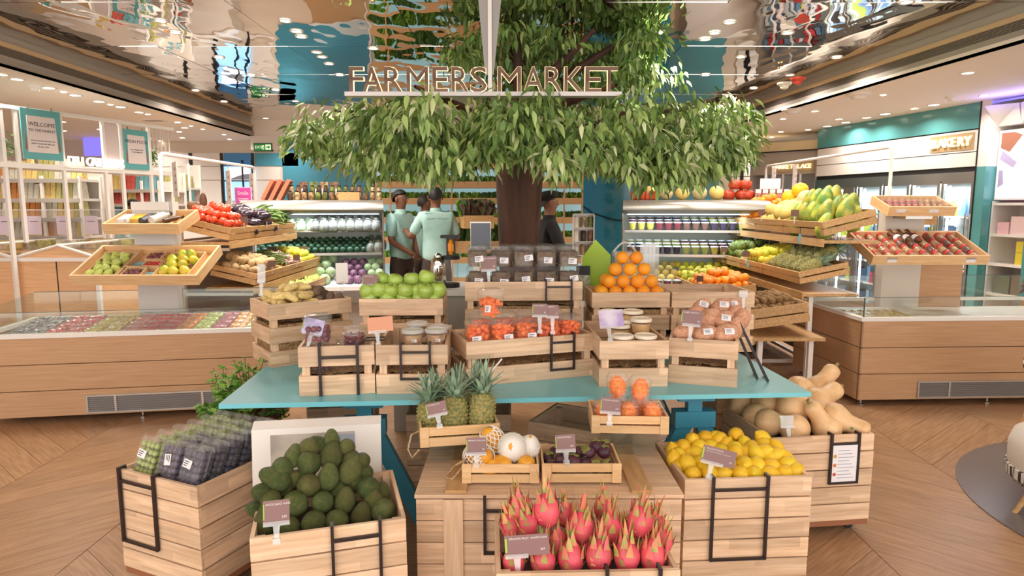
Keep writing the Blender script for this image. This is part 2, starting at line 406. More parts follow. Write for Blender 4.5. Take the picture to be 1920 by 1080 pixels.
# exit sign
e=at(493,276,11.55); t=thing('exit_sign','green emergency exit sign with running man and arrow under far ceiling','exit sign',(e.x,e.y,e.z))
obj('housing',MB().box(-.16,0,-.07,.16,.05,.07),M_black,t)
GR=mat('exit_green',(30,120,60),.5,emit=.35); YL=mat('exit_white',(215,240,200),.5,emit=.8)
obj('panel',MB().box(-.15,-.004,-.06,.15,0,.06),GR,t)
obj('lettering',text_mesh('EXIT',.07,YL,.001),None,t,TM((-.14,-.006,0))@UP)
obj('arrow_field',MB().box(.045,-.008,-.045,.14,-.004,.045),YL,t)
obj('arrow',MB().box(.055,-.012,-.008,.10,-.008,.008).add([(.095,-.012,-.03),(.13,-.012,0),(.095,-.012,.03)],[(0,1,2)]),GR,t)
obj('running_man',MB().tube([(.01,-.01,.035),(.01,-.01,.02)],.009,6).tube([(.01,-.01,.02),(.0,-.01,-.01),(.02,-.01,-.025),(.01,-.01,-.045)],.006,5).tube([(.0,-.01,-.01),(-.02,-.01,-.03)],.006,5).tube([(-.02,-.01,.01),(.01,-.01,.015),(.03,-.01,0)],.005,5),YL,t)
b=obj('ceiling_box',MB().box(at(472,284,11.6).x,11.56,2.56,at(527,284,11.6).x,11.64,2.8),M_white,CE)
# ---------------- recessed downlights (each with its lamp)
def spot_lamp(p,w,size=.07,ang=150,col=(1,.90,.80)):
    l=bpy.data.lights.new('downlight_lamp','AREA'); l.shape='DISK'; l.size=size; l.energy=w; l.color=col; l.spread=R(ang)
    o=bpy.data.objects.new('downlight_lamp',l); COL.objects.link(o); o.location=p; return o
dm=MB().lathe([(.052,0),(.052,.004)],16).mesh('glow',M_lamp); rm=MB().lathe([(.052,-.002),(.072,-.004),(.075,.004),(.052,.004)],18,cap=False).mesh('rim',M_white)
dl=[]
def downlight(px,py,z,sc=1,w=0,grp='downlights in the white side ceiling',lab='round recessed downlight in the low white side ceiling'):
    p=onz(px,py,z); 
    if p.y<0 or p.y>13: return
    p.z-=.006
    if not dl:
        t=thing('downlight',lab,'light',p,0,grp); obj('glow',dm,None,t); obj('rim',rm,None,t); dl.append(t); 
    else: t=dup(dl[0],TM(p,sc=sc),lab,grp); dl.append(t)
    if sc!=1: t.scale=(sc,)*3
    if w: spot_lamp((p.x,p.y,z-.02),w)
LSD=[(3,139,1),(32,148,1.1),(90,164,1.3),(119,172,.6),(141,178,1.2),(186,190,1.2),(207,196,.6),(226,200,1.2),(261,210,1.1),(277,214,.7),(333,229,.9),(346,239,1.1),(336,247,.9),(342,258,1.1),(358,236,.5),(301,264,.9),(347,273,.9),(366,277,1.4),(402,283,1.4),(380,242,.6),(420,252,.7),(430,261,.7),(278,259,1.1),(117,228,1),(119,245,1),(188,242,1.1),(534,260,.7),(498,221,.7),
    (1815,136,1.1),(1656,178,.6),(1845,179,.9),(1751,196,1.3),(1715,203,1),(1660,213,1.4),(1625,220,1.3),(1573,223,1.1),(1586,229,1.3),(1551,236,1.3),(1528,208,1),(1515,243,.9),(1468,223,.8),(1464,247,.9),(1447,257,.7),(1420,256,.7),(1423,262,.7),(1404,265,1),(1383,269,.8)]
for k,(x,y,s) in enumerate(LSD):
    downlight(x,y,2.8,s*.85,LAMP_W if k%2==0 else 0)
for x,y in [(329,60),(301,38),(556,58),(565,68),(535,38),(594,97),(604,106),(617,119),(411,107),(471,141),(367,169),(517,168),(420,190),(554,189),(527,234),(637,140),(1368,41),(1340,61),(1322,73),(1477,61),(1389,106),(1323,140),(1481,140),(1413,165),(1569,107),(1700,3),(700,90),(1240,60)]:
    downlight(x,y,3.07,.75,LAMP_W*1.2,'downlights in the mirror ceiling','small bright downlight set in the warped mirror ceiling')
lo_l=[o for o in dl if o['group'].startswith('downlights in the white') and o.location.x<0]; lo_r=[o for o in dl if o['group'].startswith('downlights in the white') and o.location.x>0]; lo_m=[o for o in dl if 'mirror' in o['group']]
rank(lo_l,'round downlight in the white left ceiling','',9); rank(lo_r,'round downlight in the white right ceiling','',9); rank(lo_m,'small bright downlight in the mirror ceiling','',18)
# ceiling fittings
for x,y,m,lab,n in ((65,160,M_white,'small round white ceiling sensor beside front left downlights','ceiling_sensor'),(1496,146,mat('red_plastic',(196,60,44),.5),'red round fire sounder on the right-hand ceiling','fire_alarm'),(1471,155,M_white,'small white smoke detector beside the red sounder','smoke_detector'),(1486,205,M_white,'round white air diffuser on right ceiling near the tree','air_diffuser'),(1785,180,M_white,'white ceiling camera dome over the right freezer','camera_dome'),(1610,176,M_white,'round white ceiling speaker between downlights on the right','ceiling_speaker')):
    p=onz(x,y,2.8)
    t=thing(n,lab,'ceiling fitting',p); r=.13 if n in('air_diffuser','ceiling_speaker') else .07
    obj('base',MB().lathe([(r,0),(r,-.015),(r*.7,-.03)][::-1],20),m,t,smooth=True); obj('dome',MB().lathe([(r*.15,-.065),(r*.5,-.055),(r*.6,-.03)],20),m,t,smooth=True)
p=onz(289,225,2.8); t=thing('ceiling_vent','small slotted white vent in the left ceiling by the downlights','vent',p)
obj('frame',MB().box(-.15,-.09,-.012,.15,.09,0),M_white,t)
for k in range(4): obj('slat',MB().box(-.13,-.07+k*.04,-.016,.13,-.06+k*.04,-.012),M_grey,t)
# ---------------- crate builder (origin: middle of the front foot; x right, y back)
def straw_fill(par,W_,D_,z0,z1,n=120,seed=1):
    rs=random.Random(seed); g=MB(); nx,ny=10,8
    P=lambda i,j:(-W_/2+.016+(W_-.032)*i/nx,.016+(D_-.032)*j/ny)
    vs=[(*P(i,j),z1+rs.uniform(-.008,.008)) for j in range(ny+1) for i in range(nx+1)]
    g.add(vs,[(j*(nx+1)+i,j*(nx+1)+i+1,(j+1)*(nx+1)+i+1,(j+1)*(nx+1)+i) for j in range(ny) for i in range(nx)])
    g.box(-W_/2+.017,.017,z0,W_/2-.017,D_-.017,z1-.012)
    for k in range(n):
        s=rs.choice((0,1,2,3)); x=rs.uniform(-W_/2+.02,W_/2-.02); y=rs.uniform(.02,D_-.02); z=rs.uniform(z0+.005,z1-.005)
        if s==0: y=.0165
        elif s==1: x=-W_/2+.0165
        elif s==2: x=W_/2-.0165
        else: z=z1+.004
        a=rs.uniform(0,6.28); l=rs.uniform(.012,.03)
        d=Vector((math.cos(a)*(s not in(1,2)),math.cos(a)*(s in(1,2)),math.sin(a)))*l
        if s==3: d=Vector((math.cos(a),math.sin(a),.1))*l
        p=Vector((x,y,z)); g.tube([p-d,p+Vector((rs.uniform(-.004,.004),)*3),p+d],.0011,3,cap=False)
    return tag(obj('straw',g,M_straw,par),kind='stuff')
def crate(label,loc,rz,W_,D_,H,ns,gap,z0=0,board=None,straw=None,name='wooden_crate',cat='crate',group=None,foot=None,t=.014,post=.034,mt=None,inset=0,seed=1,bsize=None):
    c=thing(name,label,cat,loc,rz,group); mt=mt or M_wood
    h=(H-(ns-1)*gap)/ns; rs=random.Random(seed*13+5)
    fr=MB().box(-W_/2,-t/2,-h/2,W_/2,t/2,h/2).mesh('slat',mt); sd=MB().box(-(D_/2-t),-t/2,-h/2,D_/2-t,t/2,h/2).mesh('slat',mt)
    for k in range(ns):
        z=z0+h/2+k*(h+gap); j=lambda:rs.uniform(-.0012,.0012)
        obj('slat',fr,None,c,TM((j(),t/2+j(),z))); obj('slat',fr,None,c,TM((j(),D_-t/2,z),math.pi))
        obj('slat',sd,None,c,TM((-W_/2+t/2+j(),D_/2,z),-math.pi/2)); obj('slat',sd,None,c,TM((W_/2-t/2+j(),D_/2,z),math.pi/2))
    pm=MB().box(-post/2,-post/2,0,post/2,post/2,H-.012).mesh('corner_post',M_woodv)
    for sx in (-1,1):
        for y in (t+post/2+.0005,D_-t-post/2-.0005): obj('corner_post',pm,None,c,TM((sx*(W_/2-t-post/2-.0005),y,z0)))
    obj('bottom_board',MB().box(-W_/2+t,t,z0+.004,W_/2-t,D_-t,z0+.014),M_woodv,c)
    if board: obj('dark_false_bottom',MB().box(-W_/2+t+.001,t+.001,board-.01,W_/2-t-.001,D_-t-.001,board),M_void,c)  # added false bottom; its dark colour stands in for shade inside the crate
    if straw: straw_fill(c,W_,D_,z0+.016,straw,seed=seed)
    if foot:   # plinth and castors
        obj('plinth',MB().box(-W_/2+.004,.004,foot,W_/2-.004,D_-.004,z0-.001),M_plinth,c)
        for sx in (-1,1):
            for y in (.07,D_-.07):
                w=obj('castor',MB().lathe([(.024,-.011),(.026,-.008),(.026,.008),(.024,.011)],16,TM((0,0,.0262),0,R(90))).tube([(0,0,.026),(0,.0,.05)],.006,6).box(-.012,-.03,.046,.012,.02,.05),M_black,c,TM((sx*(W_/2-.06),y,0)),smooth=True)
    return c
def L2W(c,p): 
    M=c.matrix_basis; return M@Vector(p)
# black hook-on sign frame: x0..x1 along the crate front, from top edge down to zb
def hook_frame(c,x0,x1,ztop,zb,label,zbar=None,face=0,card=None,group=None,D_=None,b=.0105):
    rz=c.rotation_euler.z if c.rotation_mode=='XYZ' else 0
    M=c.matrix_basis.copy()
    if face==1: M=M@TM((D_[0],D_[1],0),R(-90))   # hooks over the left side
    t=thing('sign_holder',label,'sign frame',M=M@TM((0,0,0)),group=group)
    y0,y1=-.016,-.004
    for x in (x0,x1):
        obj('side_bar',MB().box(x-b/2,y0,zb,x+b/2,y1,ztop+.012),M_dark,t)
        obj('hook',MB().box(x-b/2,y1,ztop+.002,x+b/2,.022,ztop+.012).box(x-b/2,.018,ztop-.03,x+b/2,.022,ztop+.002),M_dark,t)
    obj('cross_bar',MB().box(x0+b/2,y0+.001,zb,x1-b/2,y1-.001,zb+b),M_dark,t)
    zt=zbar if zbar is not None else ztop-.05
    obj('cross_bar',MB().box(x0+b/2,y0+.001,zt,x1-b/2,y1-.001,zt+b),M_dark,t)
    if card:
        obj('sheet',MB().box(x0+b/2+.001,y0+.004,zb+b+.001,x1-b/2-.001,y0+.006,zt-.001),M_label,t)
    return t
# price sign: card in a clear clip on a stem. base = where the clip bites the crate rim
def price_sign(px,py,Y,w,h,label,title,price='',tilt=0,yaw=0,lean=-10,stem=.045,sub='',m=None,group=None,strip=True,clipw=None):
    p=at(px,py,Y+math.sin(R(-lean))*(h/2+stem+.008)); s=w
    t=thing('price_sign',label,'price sign',M=TM(p,R(yaw))@Matrix.Rotation(R(lean),4,'X')@Matrix.Rotation(R(tilt),4,'Y'),group=group)
    obj('card',MB().box(-w/2,0,-h/2,w/2,.0016,h/2),m or M_card,t)
    if strip: obj('green_strip',MB().box(-w/2+.001,-.0012,-h*.3,-w/2+w*.05,0,h*.36),M_cardg,t)
    if title: obj('lettering',text_mesh(title,h*.135,M_print,.0004),None,t,TM((-w/2+w*.1,-.0008,h*.33))@UP)
    if sub: obj('small_print',text_mesh(sub,h*.075,M_print,.0003),None,t,TM((-w/2+w*.1,-.0008,h*.17))@UP)
    if price: obj('price',text_mesh(price,h*.15,M_print,.0004,'RIGHT'),None,t,TM((w/2-w*.1,-.0008,-h*.22))@UP)
    cw=clipw or min(w,.085)
    cx=-w/2+cw/2 if w>.1 else 0
    obj('clip',MB().box(cx-cw/2,-.004,-h/2-.006,cx+cw/2,.005,-h/2+h*.12),M_plast2,t)
    obj('stem',MB().hexa([(cx-.007,-.003,-h/2-stem),(cx+.007,-.003,-h/2-stem),(cx+.007,.004,-h/2-stem),(cx-.007,.004,-h/2-stem)],[(cx-.011,-.003,-h/2-.006),(cx+.011,-.003,-h/2-.006),(cx+.011,.004,-h/2-.006),(cx-.011,.004,-h/2-.006)])
        .box(cx-.012,-.008,-h/2-stem-.018,cx+.012,.008,-h/2-stem),M_plast2,t)
    return t
def quadcrate(pl,pr,z,D_,H,label,**k):
    """front top edge given by two pixels (at height z)"""
    a=onz(*pl,z) if len(pl)==2 else at(pl[0],pl[1],pl[2]); b=onz(*pr,z) if len(pr)==2 else at(*pr)
    rz=math.atan2(b.y-a.y,b.x-a.x); w=math.hypot(b.x-a.x,b.y-a.y)
    return crate(label,((a.x+b.x)/2,(a.y+b.y)/2,z-H-k.get('lift',0)),rz,w,D_,H,**{q:v for q,v in k.items() if q!='lift'}),w
# ---------------- floor crates
def XY(x,y,z=0): return (x,y,z)
def fcrate(label,a,b,D_,seed,ns=5,foot=.045,plw=True):
    rz=math.atan2(b[1]-a[1],b[0]-a[0]); w=math.hypot(b[0]-a[0],b[1]-a[1])
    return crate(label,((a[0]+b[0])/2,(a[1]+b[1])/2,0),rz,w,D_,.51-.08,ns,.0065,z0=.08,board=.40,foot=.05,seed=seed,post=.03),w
a,b=onz(1285,900,.51),onz(1523,893,.51)
cr_lemon,w1=fcrate('tall slatted crate on castors heaped with lemons',a,b,.42,1)
hook_frame(cr_lemon,-.15,.075,.512,.165,'black hook-on frame on the front of the lemon crate',.462)
a,b=onz(1444,822,.51),onz(1640,813,.51)
cr_squash,w2=fcrate('tall slatted crate on castors holding butternut squashes',a,b,.50,2)
f=hook_frame(cr_squash,w2/2-.225,w2/2-.085,.512,.27,'black frame with a white recipe sheet on squash crate',.465,card=1)
for k,(dz,c) in enumerate(((.15,(200,160,60)),(.105,(220,120,60)),(.06,(200,80,60)))):
    obj('food_picture',MB().lathe([(.009,0),(.009,.0008)],10,TM((w2/2-.205,-.0125,.27+dz-.01),0,R(90))),mat(f'food_print{k}',c),f)
for k in range(9): obj('text_line',MB().box(w2/2-.19,-.0125,.30+k*.017,w2/2-.105-(k%3)*.012,-.0118,.303+k*.017),mat('print_line',(150,160,190)),f)
a=(-.863,2.02); b=(-.372,2.165)
cr_avo,w3=fcrate('tall slatted crate on castors heaped with dark green avocados',a,b,.44,3)
hook_frame(cr_avo,.005,.165,.512,.2,'black hook-on frame on the front of the avocado crate',.462)
hook_frame(cr_avo,.055,.16,.512,.2,'black hook-on frame on the left side of avocado crate',.462,face=1,D_=(-w3/2,.44))
a=(-1.65,2.60); b=(-1.225,2.41)
cr_grape,w4=fcrate('tall slatted crate at far left packed with boxed grapes',a,b,.50,4)
hook_frame(cr_grape,-w4/2+.025,w4/2-.235,.512,.2,'black hook-on frame on the left front of the grape crate',.462)
a,b=onz(930,1076,.51),onz(1275,1069,.51)
cr_dragon,w5=fcrate('low front crate heaped with pink dragon fruit',a,b,.36,5)
hook_frame(cr_dragon,.055,.215,.512,.2,'black hook-on frame on the front of the dragon fruit crate',.475)
# ---------------- central chest with planked lid
ax,bx_=-.366,.648; Yf=2.36; D_=.5
ch=thing('planked_chest','wide slatted wooden chest with planked lid behind the dragon fruit','chest',((ax+bx_)/2,Yf,0),0)
cw=bx_-ax
for k in range(5):
    z=.05+k*.0885; 
    obj('slat',MB().box(-cw/2,-.007,-.042,cw/2,.007,.042),M_wood,ch,TM((0,.007,z+.042)))
    for s in (-1,1): obj('slat',MB().box(-D_/2+.015,-.007,-.042,D_/2-.015,.007,.042),M_wood,ch,TM((s*(cw/2-.007),D_/2,z+.042),R(90)))
    obj('slat',MB().box(-cw/2,-.007,-.042,cw/2,.007,.042),M_wood,ch,TM((0,D_-.007,z+.042)))
for x in (-.365,.365): obj('batten',MB().box(x-.037,-.012,.05,x+.037,-.0005,.49),M_woodv,ch)
ld=[0,.075,.15,.225,.30,.375,.45]
for k,y in enumerate(ld): obj('lid_plank',MB().box(-cw/2-.004,0,0,cw/2+.004,.071,.014),M_wood,ch,TM((0,y-.012,.497)))
for x in (-.355,.355): obj('lid_batten',MB().box(x-.04,.0,.512,x+.04,.46,.524),mat('lid_batten_wood',(214,176,132),.5) if 0 else M_stand,ch)
t=hook_frame(ch,-.245,-.02,.497,.27,'black hook-on frame on the chest behind dragon fruit',.44)
# ---------------- blue table
TA=(-1.31,2.815); TB=(1.42,3.0); tw=math.hypot(TB[0]-TA[0],TB[1]-TA[1]); trz=math.atan2(TB[1]-TA[1],TB[0]-TA[0])
tb=thing('display_table','long glossy blue trestle table carrying two rows of crates','table',(TA[0],TA[1],0),trz)
obj('table_top',MB().box(0,0,.698,tw,1.42,.72),M_blue,tb)
def aframe(x):
    for y in (.12,1.2):
        for s in (-1,1):
            obj('trestle_leg',MB().hexa([(x-.04+s*.30,y,0),(x+.04+s*.30,y,0),(x+.04+s*.30,y+.05,0),(x-.04+s*.30,y+.05,0)],[(x-.04+s*.05,y,.52),(x+.04+s*.05,y,.52),(x+.04+s*.05,y+.05,.52),(x-.04+s*.05,y+.05,.52)]),M_blue2,tb)
        obj('trestle_head',MB().box(x-.10,y-.01,.52,x+.10,y+.06,.60).box(x-.035,y,.60,x+.035,y+.05,.66),M_blue2,tb)
    obj('trestle_beam',MB().box(x-.09,.10,.655,x+.09,1.27,.697),M_blue2,tb)
aframe(.62); aframe(2.22)
# crates stored under the table (dark brown slats seen behind)
for k,(px,Y,wd) in enumerate(((860,3.30,.55),(640,3.42,.36),(1065,3.10,.44),(1400,3.60,.36))):
    p=at(px,800,Y)
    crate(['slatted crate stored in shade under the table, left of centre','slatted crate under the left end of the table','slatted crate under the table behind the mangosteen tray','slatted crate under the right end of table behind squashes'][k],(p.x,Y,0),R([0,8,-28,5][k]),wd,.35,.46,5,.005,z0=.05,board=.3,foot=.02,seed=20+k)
# ---------------- front row of crates on the table
TZ=.7205
def on_table(label,a,b,D_,H,ns,gap,seed,straw=None,base=TZ,**k):
    rz=math.atan2(b[1]-a[1],b[0]-a[0]); w=math.hypot(b[0]-a[0],b[1]-a[1])
    return crate(label,((a[0]+b[0])/2,(a[1]+b[1])/2,base),rz,w,D_,H,ns,gap,straw=straw,seed=seed,**k),w
p1=onz(552,746,.72); p1=(p1.x,p1.y)
cr_red,wr=on_table('two-slat crate holding tubs of red fruit at left table end',(-.985,2.93),(-.645,2.985),.52,.232,2,.045,6,straw=.10)
hook_frame(cr_red,-.075,.095,.235,-.045,'black hook-on frame below the red fruit tubs',.175,b=.013)
cr_beige,wbg=on_table('two-slat crate holding stacked beige tubs, second from left',(-.636,2.97),(-.302,2.985),.52,.232,2,.045,7,straw=.10)
hook_frame(cr_beige,-.05,.085,.235,.068,'black hook-on frame below the beige tubs',.195,b=.010)
t=thing('sign_holder','small black frame lying over the rim between tub crates','sign frame',L2W(cr_red,(wr/2+.0,.12,.236)),R(10))
obj('cross_bar',MB().box(-.05,-.05,0,.05,-.04,.006).box(-.05,.02,0,.05,.03,.006),M_dark,t)
obj('side_bar',MB().box(-.05,-.04,0,-.042,.02,.006),M_dark,t); obj('side_bar',MB().box(.042,-.04,0,.05,.02,.006),M_dark,t)
cr_carrot,wc=on_table('wide angled two-slat crate of carrot tubs in table centre',(-.222,3.09),(.425,3.31),.34,.222,2,.045,8,straw=.09)
hook_frame(cr_carrot,.10,.225,.225,.045,'black hook-on frame in front of the carrot tubs',.185,b=.010)
cr_cream,wcr=on_table('two-slat crate holding cream lidded tubs, right of carrots',(.424,3.09),(.762,3.10),.56,.228,2,.045,9,straw=.10)
cr_sweet,wsp=on_table('two-slat crate of labelled sweet potatoes at table right',(.78,3.17),(1.092,3.075),.50,.228,2,.045,10,straw=.10)
# ---------------- back row
cr_ginger,_=on_table('turned three-slat crate of fingerling potatoes at back left corner',(-1.31,3.46),(-.935,3.75),.34,.347,3,.045,11,straw=.24)
cr_apple,_=on_table('three-slat crate of green apples in the back row',(-.845,3.56),(-.383,3.57),.32,.365,3,.045,12,straw=.26,board=None)
cr_dried,_=on_table('wide crate of boxed dried goods in back row centre',(-.275,3.77),(.415,3.80),.36,.435,3,.05,13,straw=.30)
hook_frame(cr_dried,.13,.28,.437,.20,'black hook-on frame below the boxed dried goods',.40,b=.010)
cr_orange,_=on_table('three-slat crate of stacked oranges in the back row',(.477,3.83),(.945,3.85),.34,.365,3,.045,14,straw=.27)
cr_empty,_=on_table('empty back row crate with clear clips beside the oranges',(.955,3.84),(1.455,3.86),.42,.365,3,.045,15,straw=.20)
for k in range(6):
    p=L2W(cr_empty,(-.02+k*.035,.12+.03*(k%2),.34)); 
    t=obj('clear_clip',MB().box(-.03,-.008,0,.03,.008,.012).box(-.006,-.06,0,.006,-.008,.01),M_plast2,None,TM(L2W(cr_empty,(-.04+k*.042,.16+.05*(k%2),.218+.012*(k%3))),R(20*k)),smooth=False)
    tag(t,'spare clear plastic clip lying in the empty crate','clip','spare clips in the empty crate')
# small black frames leaning at the right of sweet potato crate
for k,(dx,dy,ln,lab) in enumerate(((0,0,-27,'black wire card holder leaning right of sweet potato crate, front'),(-.035,.05,-24,'black wire card holder leaning right of sweet potato crate, rear'))):
    t=thing('sign_holder',lab,'sign frame',M=Matrix.Translation((1.30+dx,3.24+dy,.724))@Matrix.Rotation(R(78),4,'Z')@Matrix.Rotation(R(ln),4,'X'))
    b=.009
    for x in (-.06,.06): obj('side_bar',MB().box(x-b/2,-b/2,0,x+b/2,b/2,.33),M_dark,t)
    for z in (0,.26,.32): obj('cross_bar',MB().box(-.055,-b/2+.001,z,.055,b/2-.001,z+b),M_dark,t)
    for x in (-.06,.06): obj('hook',MB().box(x-b/2,b/2,.32,x+b/2,.04,.33),M_dark,t)
# ---------------- small trays on the chest
def tray(label,M,W_,D_,H,seed,group=None):
    c=thing('wooden_tray',label,'tray',M=M,group=group); rs=random.Random(seed)
    h=(H-.008)/2; t=.008
    for k in range(2):
        z=h/2+k*(h+.008)
        for (x,y,l,rz) in ((0,t/2,W_,0),(0,D_-t/2,W_,math.pi),(-W_/2+t/2,D_/2,D_-2*t,-math.pi/2),(W_/2-t/2,D_/2,D_-2*t,math.pi/2)):
            obj('slat',MB().box(-l/2,-t/2,-h/2,l/2,t/2,h/2),M_plain,c,TM((x,y,z),rz))
    for sx in (-1,1):
        for y in (-.0045,D_+.0005): obj('corner_post',MB().box(-.018,0,0,.018,.004,H+.003),M_plain,c,TM((sx*(W_/2-.018),y,0)))
    obj('bottom_board',MB().box(-W_/2+t,t,.003,W_/2-t,D_-t,.009),M_plain,c)
    return c
LZ=.5245
tr_mango=tray('small two-slat tray of net-wrapped mangoes on the chest lid',TM((-.045,2.425,LZ),R(0)),.30,.21,.075,1)
tr_mstn=tray('small two-slat tray of purple mangosteens on the chest lid',TM((.272,2.43,LZ),R(0)),.31,.21,.075,2)
tr_pine=tray('raised rope-handled tray holding three small pineapples',TM((-.215,2.60,.612),R(10)),.33,.24,.082,3)
tr_kiw=tray('raised small tray of boxed horned melons at chest right',TM((.50,2.66,.64),R(-3)),.325,.22,.075,4)
for tr,lab,zt in ((tr_pine,'clear acrylic riser under the pineapple tray',.612),(tr_kiw,'clear acrylic riser under the horned melon tray',.64)):
    t=thing('acrylic_riser',lab,'riser',M=tr.matrix_basis@TM((0,.06,LZ-zt)))
    hh=zt-LZ
    obj('panel',MB().box(-.12,0,0,.12,.004,hh-.005),M_glass,t); obj('panel',MB().box(-.12,.12,0,.12,.124,hh-.005),M_glass,t); obj('top_panel',MB().box(-.12,0,hh-.005,.12,.124,hh-.001),M_glass,t)
for sx in (-1,1):
    pts=[(sx*(.167),.06,.05),(sx*.20,.03,.045),(sx*.215,-.01,.0),(sx*.20,-.03,-.03),(sx*.17,-.0,-.01)] if sx<0 else [(.167,.16,.05),(.19,.15,.03),(.18,.12,.01),(.167,.12,.05)]
    obj('rope_handle',MB().tube(pts,.004,6),mat('rope',(206,178,140),.9,noise_s=80,noise_c=(160,130,95)),tr_pine,smooth=True)
obj('rope_handle',MB().tube([(-.152,.10,.05),(-.19,.09,.03),(-.22,.05,.002),(-.19,.03,.002),(-.153,.06,.04)],.004,6),MATS['rope'],tr_mango,smooth=True)
# ---------------- produce meshes
def noisy(mb,amp,sc,seed=0):
    o=Vector((seed*3.1,seed*1.7,0)); nv=[]
    for v in mb.v:
        v=Vector(v); d=v.normalized() if v.length>1e-6 else Vector((0,0,1))
        nv.append(tuple(v+d*amp*noise.noise(v*sc+o)))
    mb.v=nv; return mb
def lobe(prof,n=20): return MB().lathe(prof,n)
def ell(rx,rz,n=10,e=1.0,pole=0.02):
    P=[]
    for i in range(n+1):
        t=math.pi*i/n; P.append((max(rx*math.sin(t)**e,rx*pole),-rz*math.cos(t)))
    return P
M_orange=mat('orange_peel',(252,164,36),.42,var=.08,hue=.008,bump=.25,bump_s=260,sss=.1)
orange_me=lobe(ell(.5,.49,12),20).mesh('orange',M_orange,True,80)
M_apple=mat('apple_green',(160,192,76),.3,var=.08,noise_s=5,noise_c=(176,200,100),coat=.2,noise_lo=.4,noise_hi=.65)
apple_me=lobe([(.01,-.36),(.10,-.40),(.22,-.42),(.36,-.34),(.47,-.14),(.5,.06),(.47,.24),(.38,.37),(.24,.42),(.12,.38),(.05,.30),(.01,.28)],20).mesh('apple_body',M_apple,True,80)
M_stem=mat('stem_brown',(110,84,48),.7); stem_me=MB().tube([(0,0,.28),(.01,0,.4),(.04,0,.5)],.022,5).mesh('stem',M_stem)
M_avo=mat('avocado_skin',(92,108,56),.36,var=.25,hue=.035,noise_s=6,noise_c=(124,118,76),noise_lo=.4,noise_hi=.7,bump=.7,bump_s=85,spec=.35)
avo_me=noisy(lobe([(.01,-.56),(.16,-.54),(.31,-.45),(.42,-.28),(.46,-.08),(.44,.12),(.36,.32),(.27,.48),(.19,.59),(.10,.65),(.02,.66)],20),.02,4).mesh('avocado',M_avo,True,80)
M_lemon=mat('lemon_peel',(246,204,44),.38,var=.07,hue=.01,bump=.25,bump_s=200,sss=.1)
lemon_me=lobe([(.01,-.66),(.07,-.63),(.12,-.55),(.28,-.47),(.42,-.28),(.48,0),(.42,.28),(.28,.46),(.13,.55),(.09,.62),(.01,.64)],18).mesh('lemon',M_lemon,True,80)
M_pinksk=mat('dragon_skin',(226,84,102),.4,var=.1,noise_s=5,noise_c=(206,98,92),noise_lo=.45,noise_hi=.7,bump=.15,bump_s=30,sss=.1)
M_bract=mat('dragon_bract',(160,166,84),.5,var=.2,hue=.03,noise_s=4,noise_c=(232,120,104),noise_lo=.4,noise_hi=.6)
dragon_me=noisy(lobe([(.02,-.58),(.16,-.55),(.34,-.42),(.44,-.2),(.47,.02),(.42,.25),(.30,.43),(.18,.55),(.10,.62)],16),.03,3).mesh('dragon_fruit_body',M_pinksk,True,80)
def bract_mesh(L_,w,bend):
    g=MB(); n=4; vs=[]
    for i in range(n+1):
        f=i/n; ww=w*(1-f)**.7; z=L_*f; x=bend*f*f; vs+=[(x,-ww,z),(x+.03*(1-f)+.01,0,z),(x,ww,z)]
    fs=[]
    for i in range(n):
        a=i*3; fs+=[(a,a+1,a+4,a+3),(a+1,a+2,a+5,a+4)]
    g.add(vs,fs); return g.mesh('bract',M_bract,True,80)
bracts=[bract_mesh(.50,.15,.14),bract_mesh(.78,.10,.05),bract_mesh(.36,.13,.18)]
def build_dragon(label,seed):
    rs=random.Random(seed)
    t=thing('dragon_fruit',label,'fruit'); obj('body',dragon_me,None,t)
    for ring,(z,n,r,tl) in enumerate(((-.3,3,.37,-14),(.0,4,.46,-4),(.25,4,.40,12),(.42,3,.28,20))):
        for i in range(n):
            a=2*math.pi*(i+.5*(ring%2))/n+rs.uniform(-.3,.3); me=bracts[2 if ring<1 else 0]
            obj('bract',me,None,t,Matrix.Rotation(a,4,'Z')@Matrix.Translation((r,0,z))@Matrix.Rotation(R(-tl*.9+rs.uniform(-8,8)),4,'Y'))
    for i in range(5):
        a=i*1.26+rs.uniform(-.2,.2); obj('bract',bracts[1],None,t,Matrix.Rotation(a,4,'Z')@Matrix.Translation((.08,0,.54))@Matrix.Rotation(R(rs.uniform(0,16)),4,'Y')@Matrix.Scale(rs.uniform(.7,1.15),4))
    return t
M_kiw=mat('horned_melon_skin',(244,116,22),.4,var=.06,noise_s=8,noise_c=(252,150,40))
def kiw_mesh():
    g=lobe(ell(.36,.5,10),14); rs=random.Random(2)
    for k in range(46):
        z=1-2*(k+.5)/46; a=k*2.4; r=math.sqrt(1-z*z); p=Vector((.36*r*math.cos(a),.36*r*math.sin(a),.5*z)); d=Vector((p.x/.13,p.y/.13,p.z/.25)).normalized()
        s=d.orthogonal().normalized()*.045; q=d.cross(s)
        g.add([p+s,p+q,p-s,p-q,p+d*.10],[(0,1,4),(1,2,4),(2,3,4),(3,0,4)])
    return g.mesh('horned_melon',M_kiw,True,40)
kiw_me=kiw_mesh()
M_mstn=mat('mangosteen_skin',(92,48,62),.5,var=.15,noise_s=5,noise_c=(60,30,44)); M_calyx=mat('calyx_green',(132,130,66),.6,var=.1)
mst_me=lobe(ell(.5,.46,9),14).mesh('mangosteen_body',M_mstn,True,80)
cal=MB()
for i in range(4):
    a=i*math.pi/2; cal.lathe([(.005,.0),(.17,.0),(.19,.03),(.12,.06),(.02,.07)],8,TM((.2*math.cos(a),.2*math.sin(a),.40),a,0,R(18)))
cal.tube([(0,0,.4),(0,0,.58)],.05,6); cal_me=cal.mesh('calyx',M_calyx,True,50)
M_mango=mat('mango_skin',(238,172,50),.4,var=.08,noise_s=3,noise_c=(222,150,40))
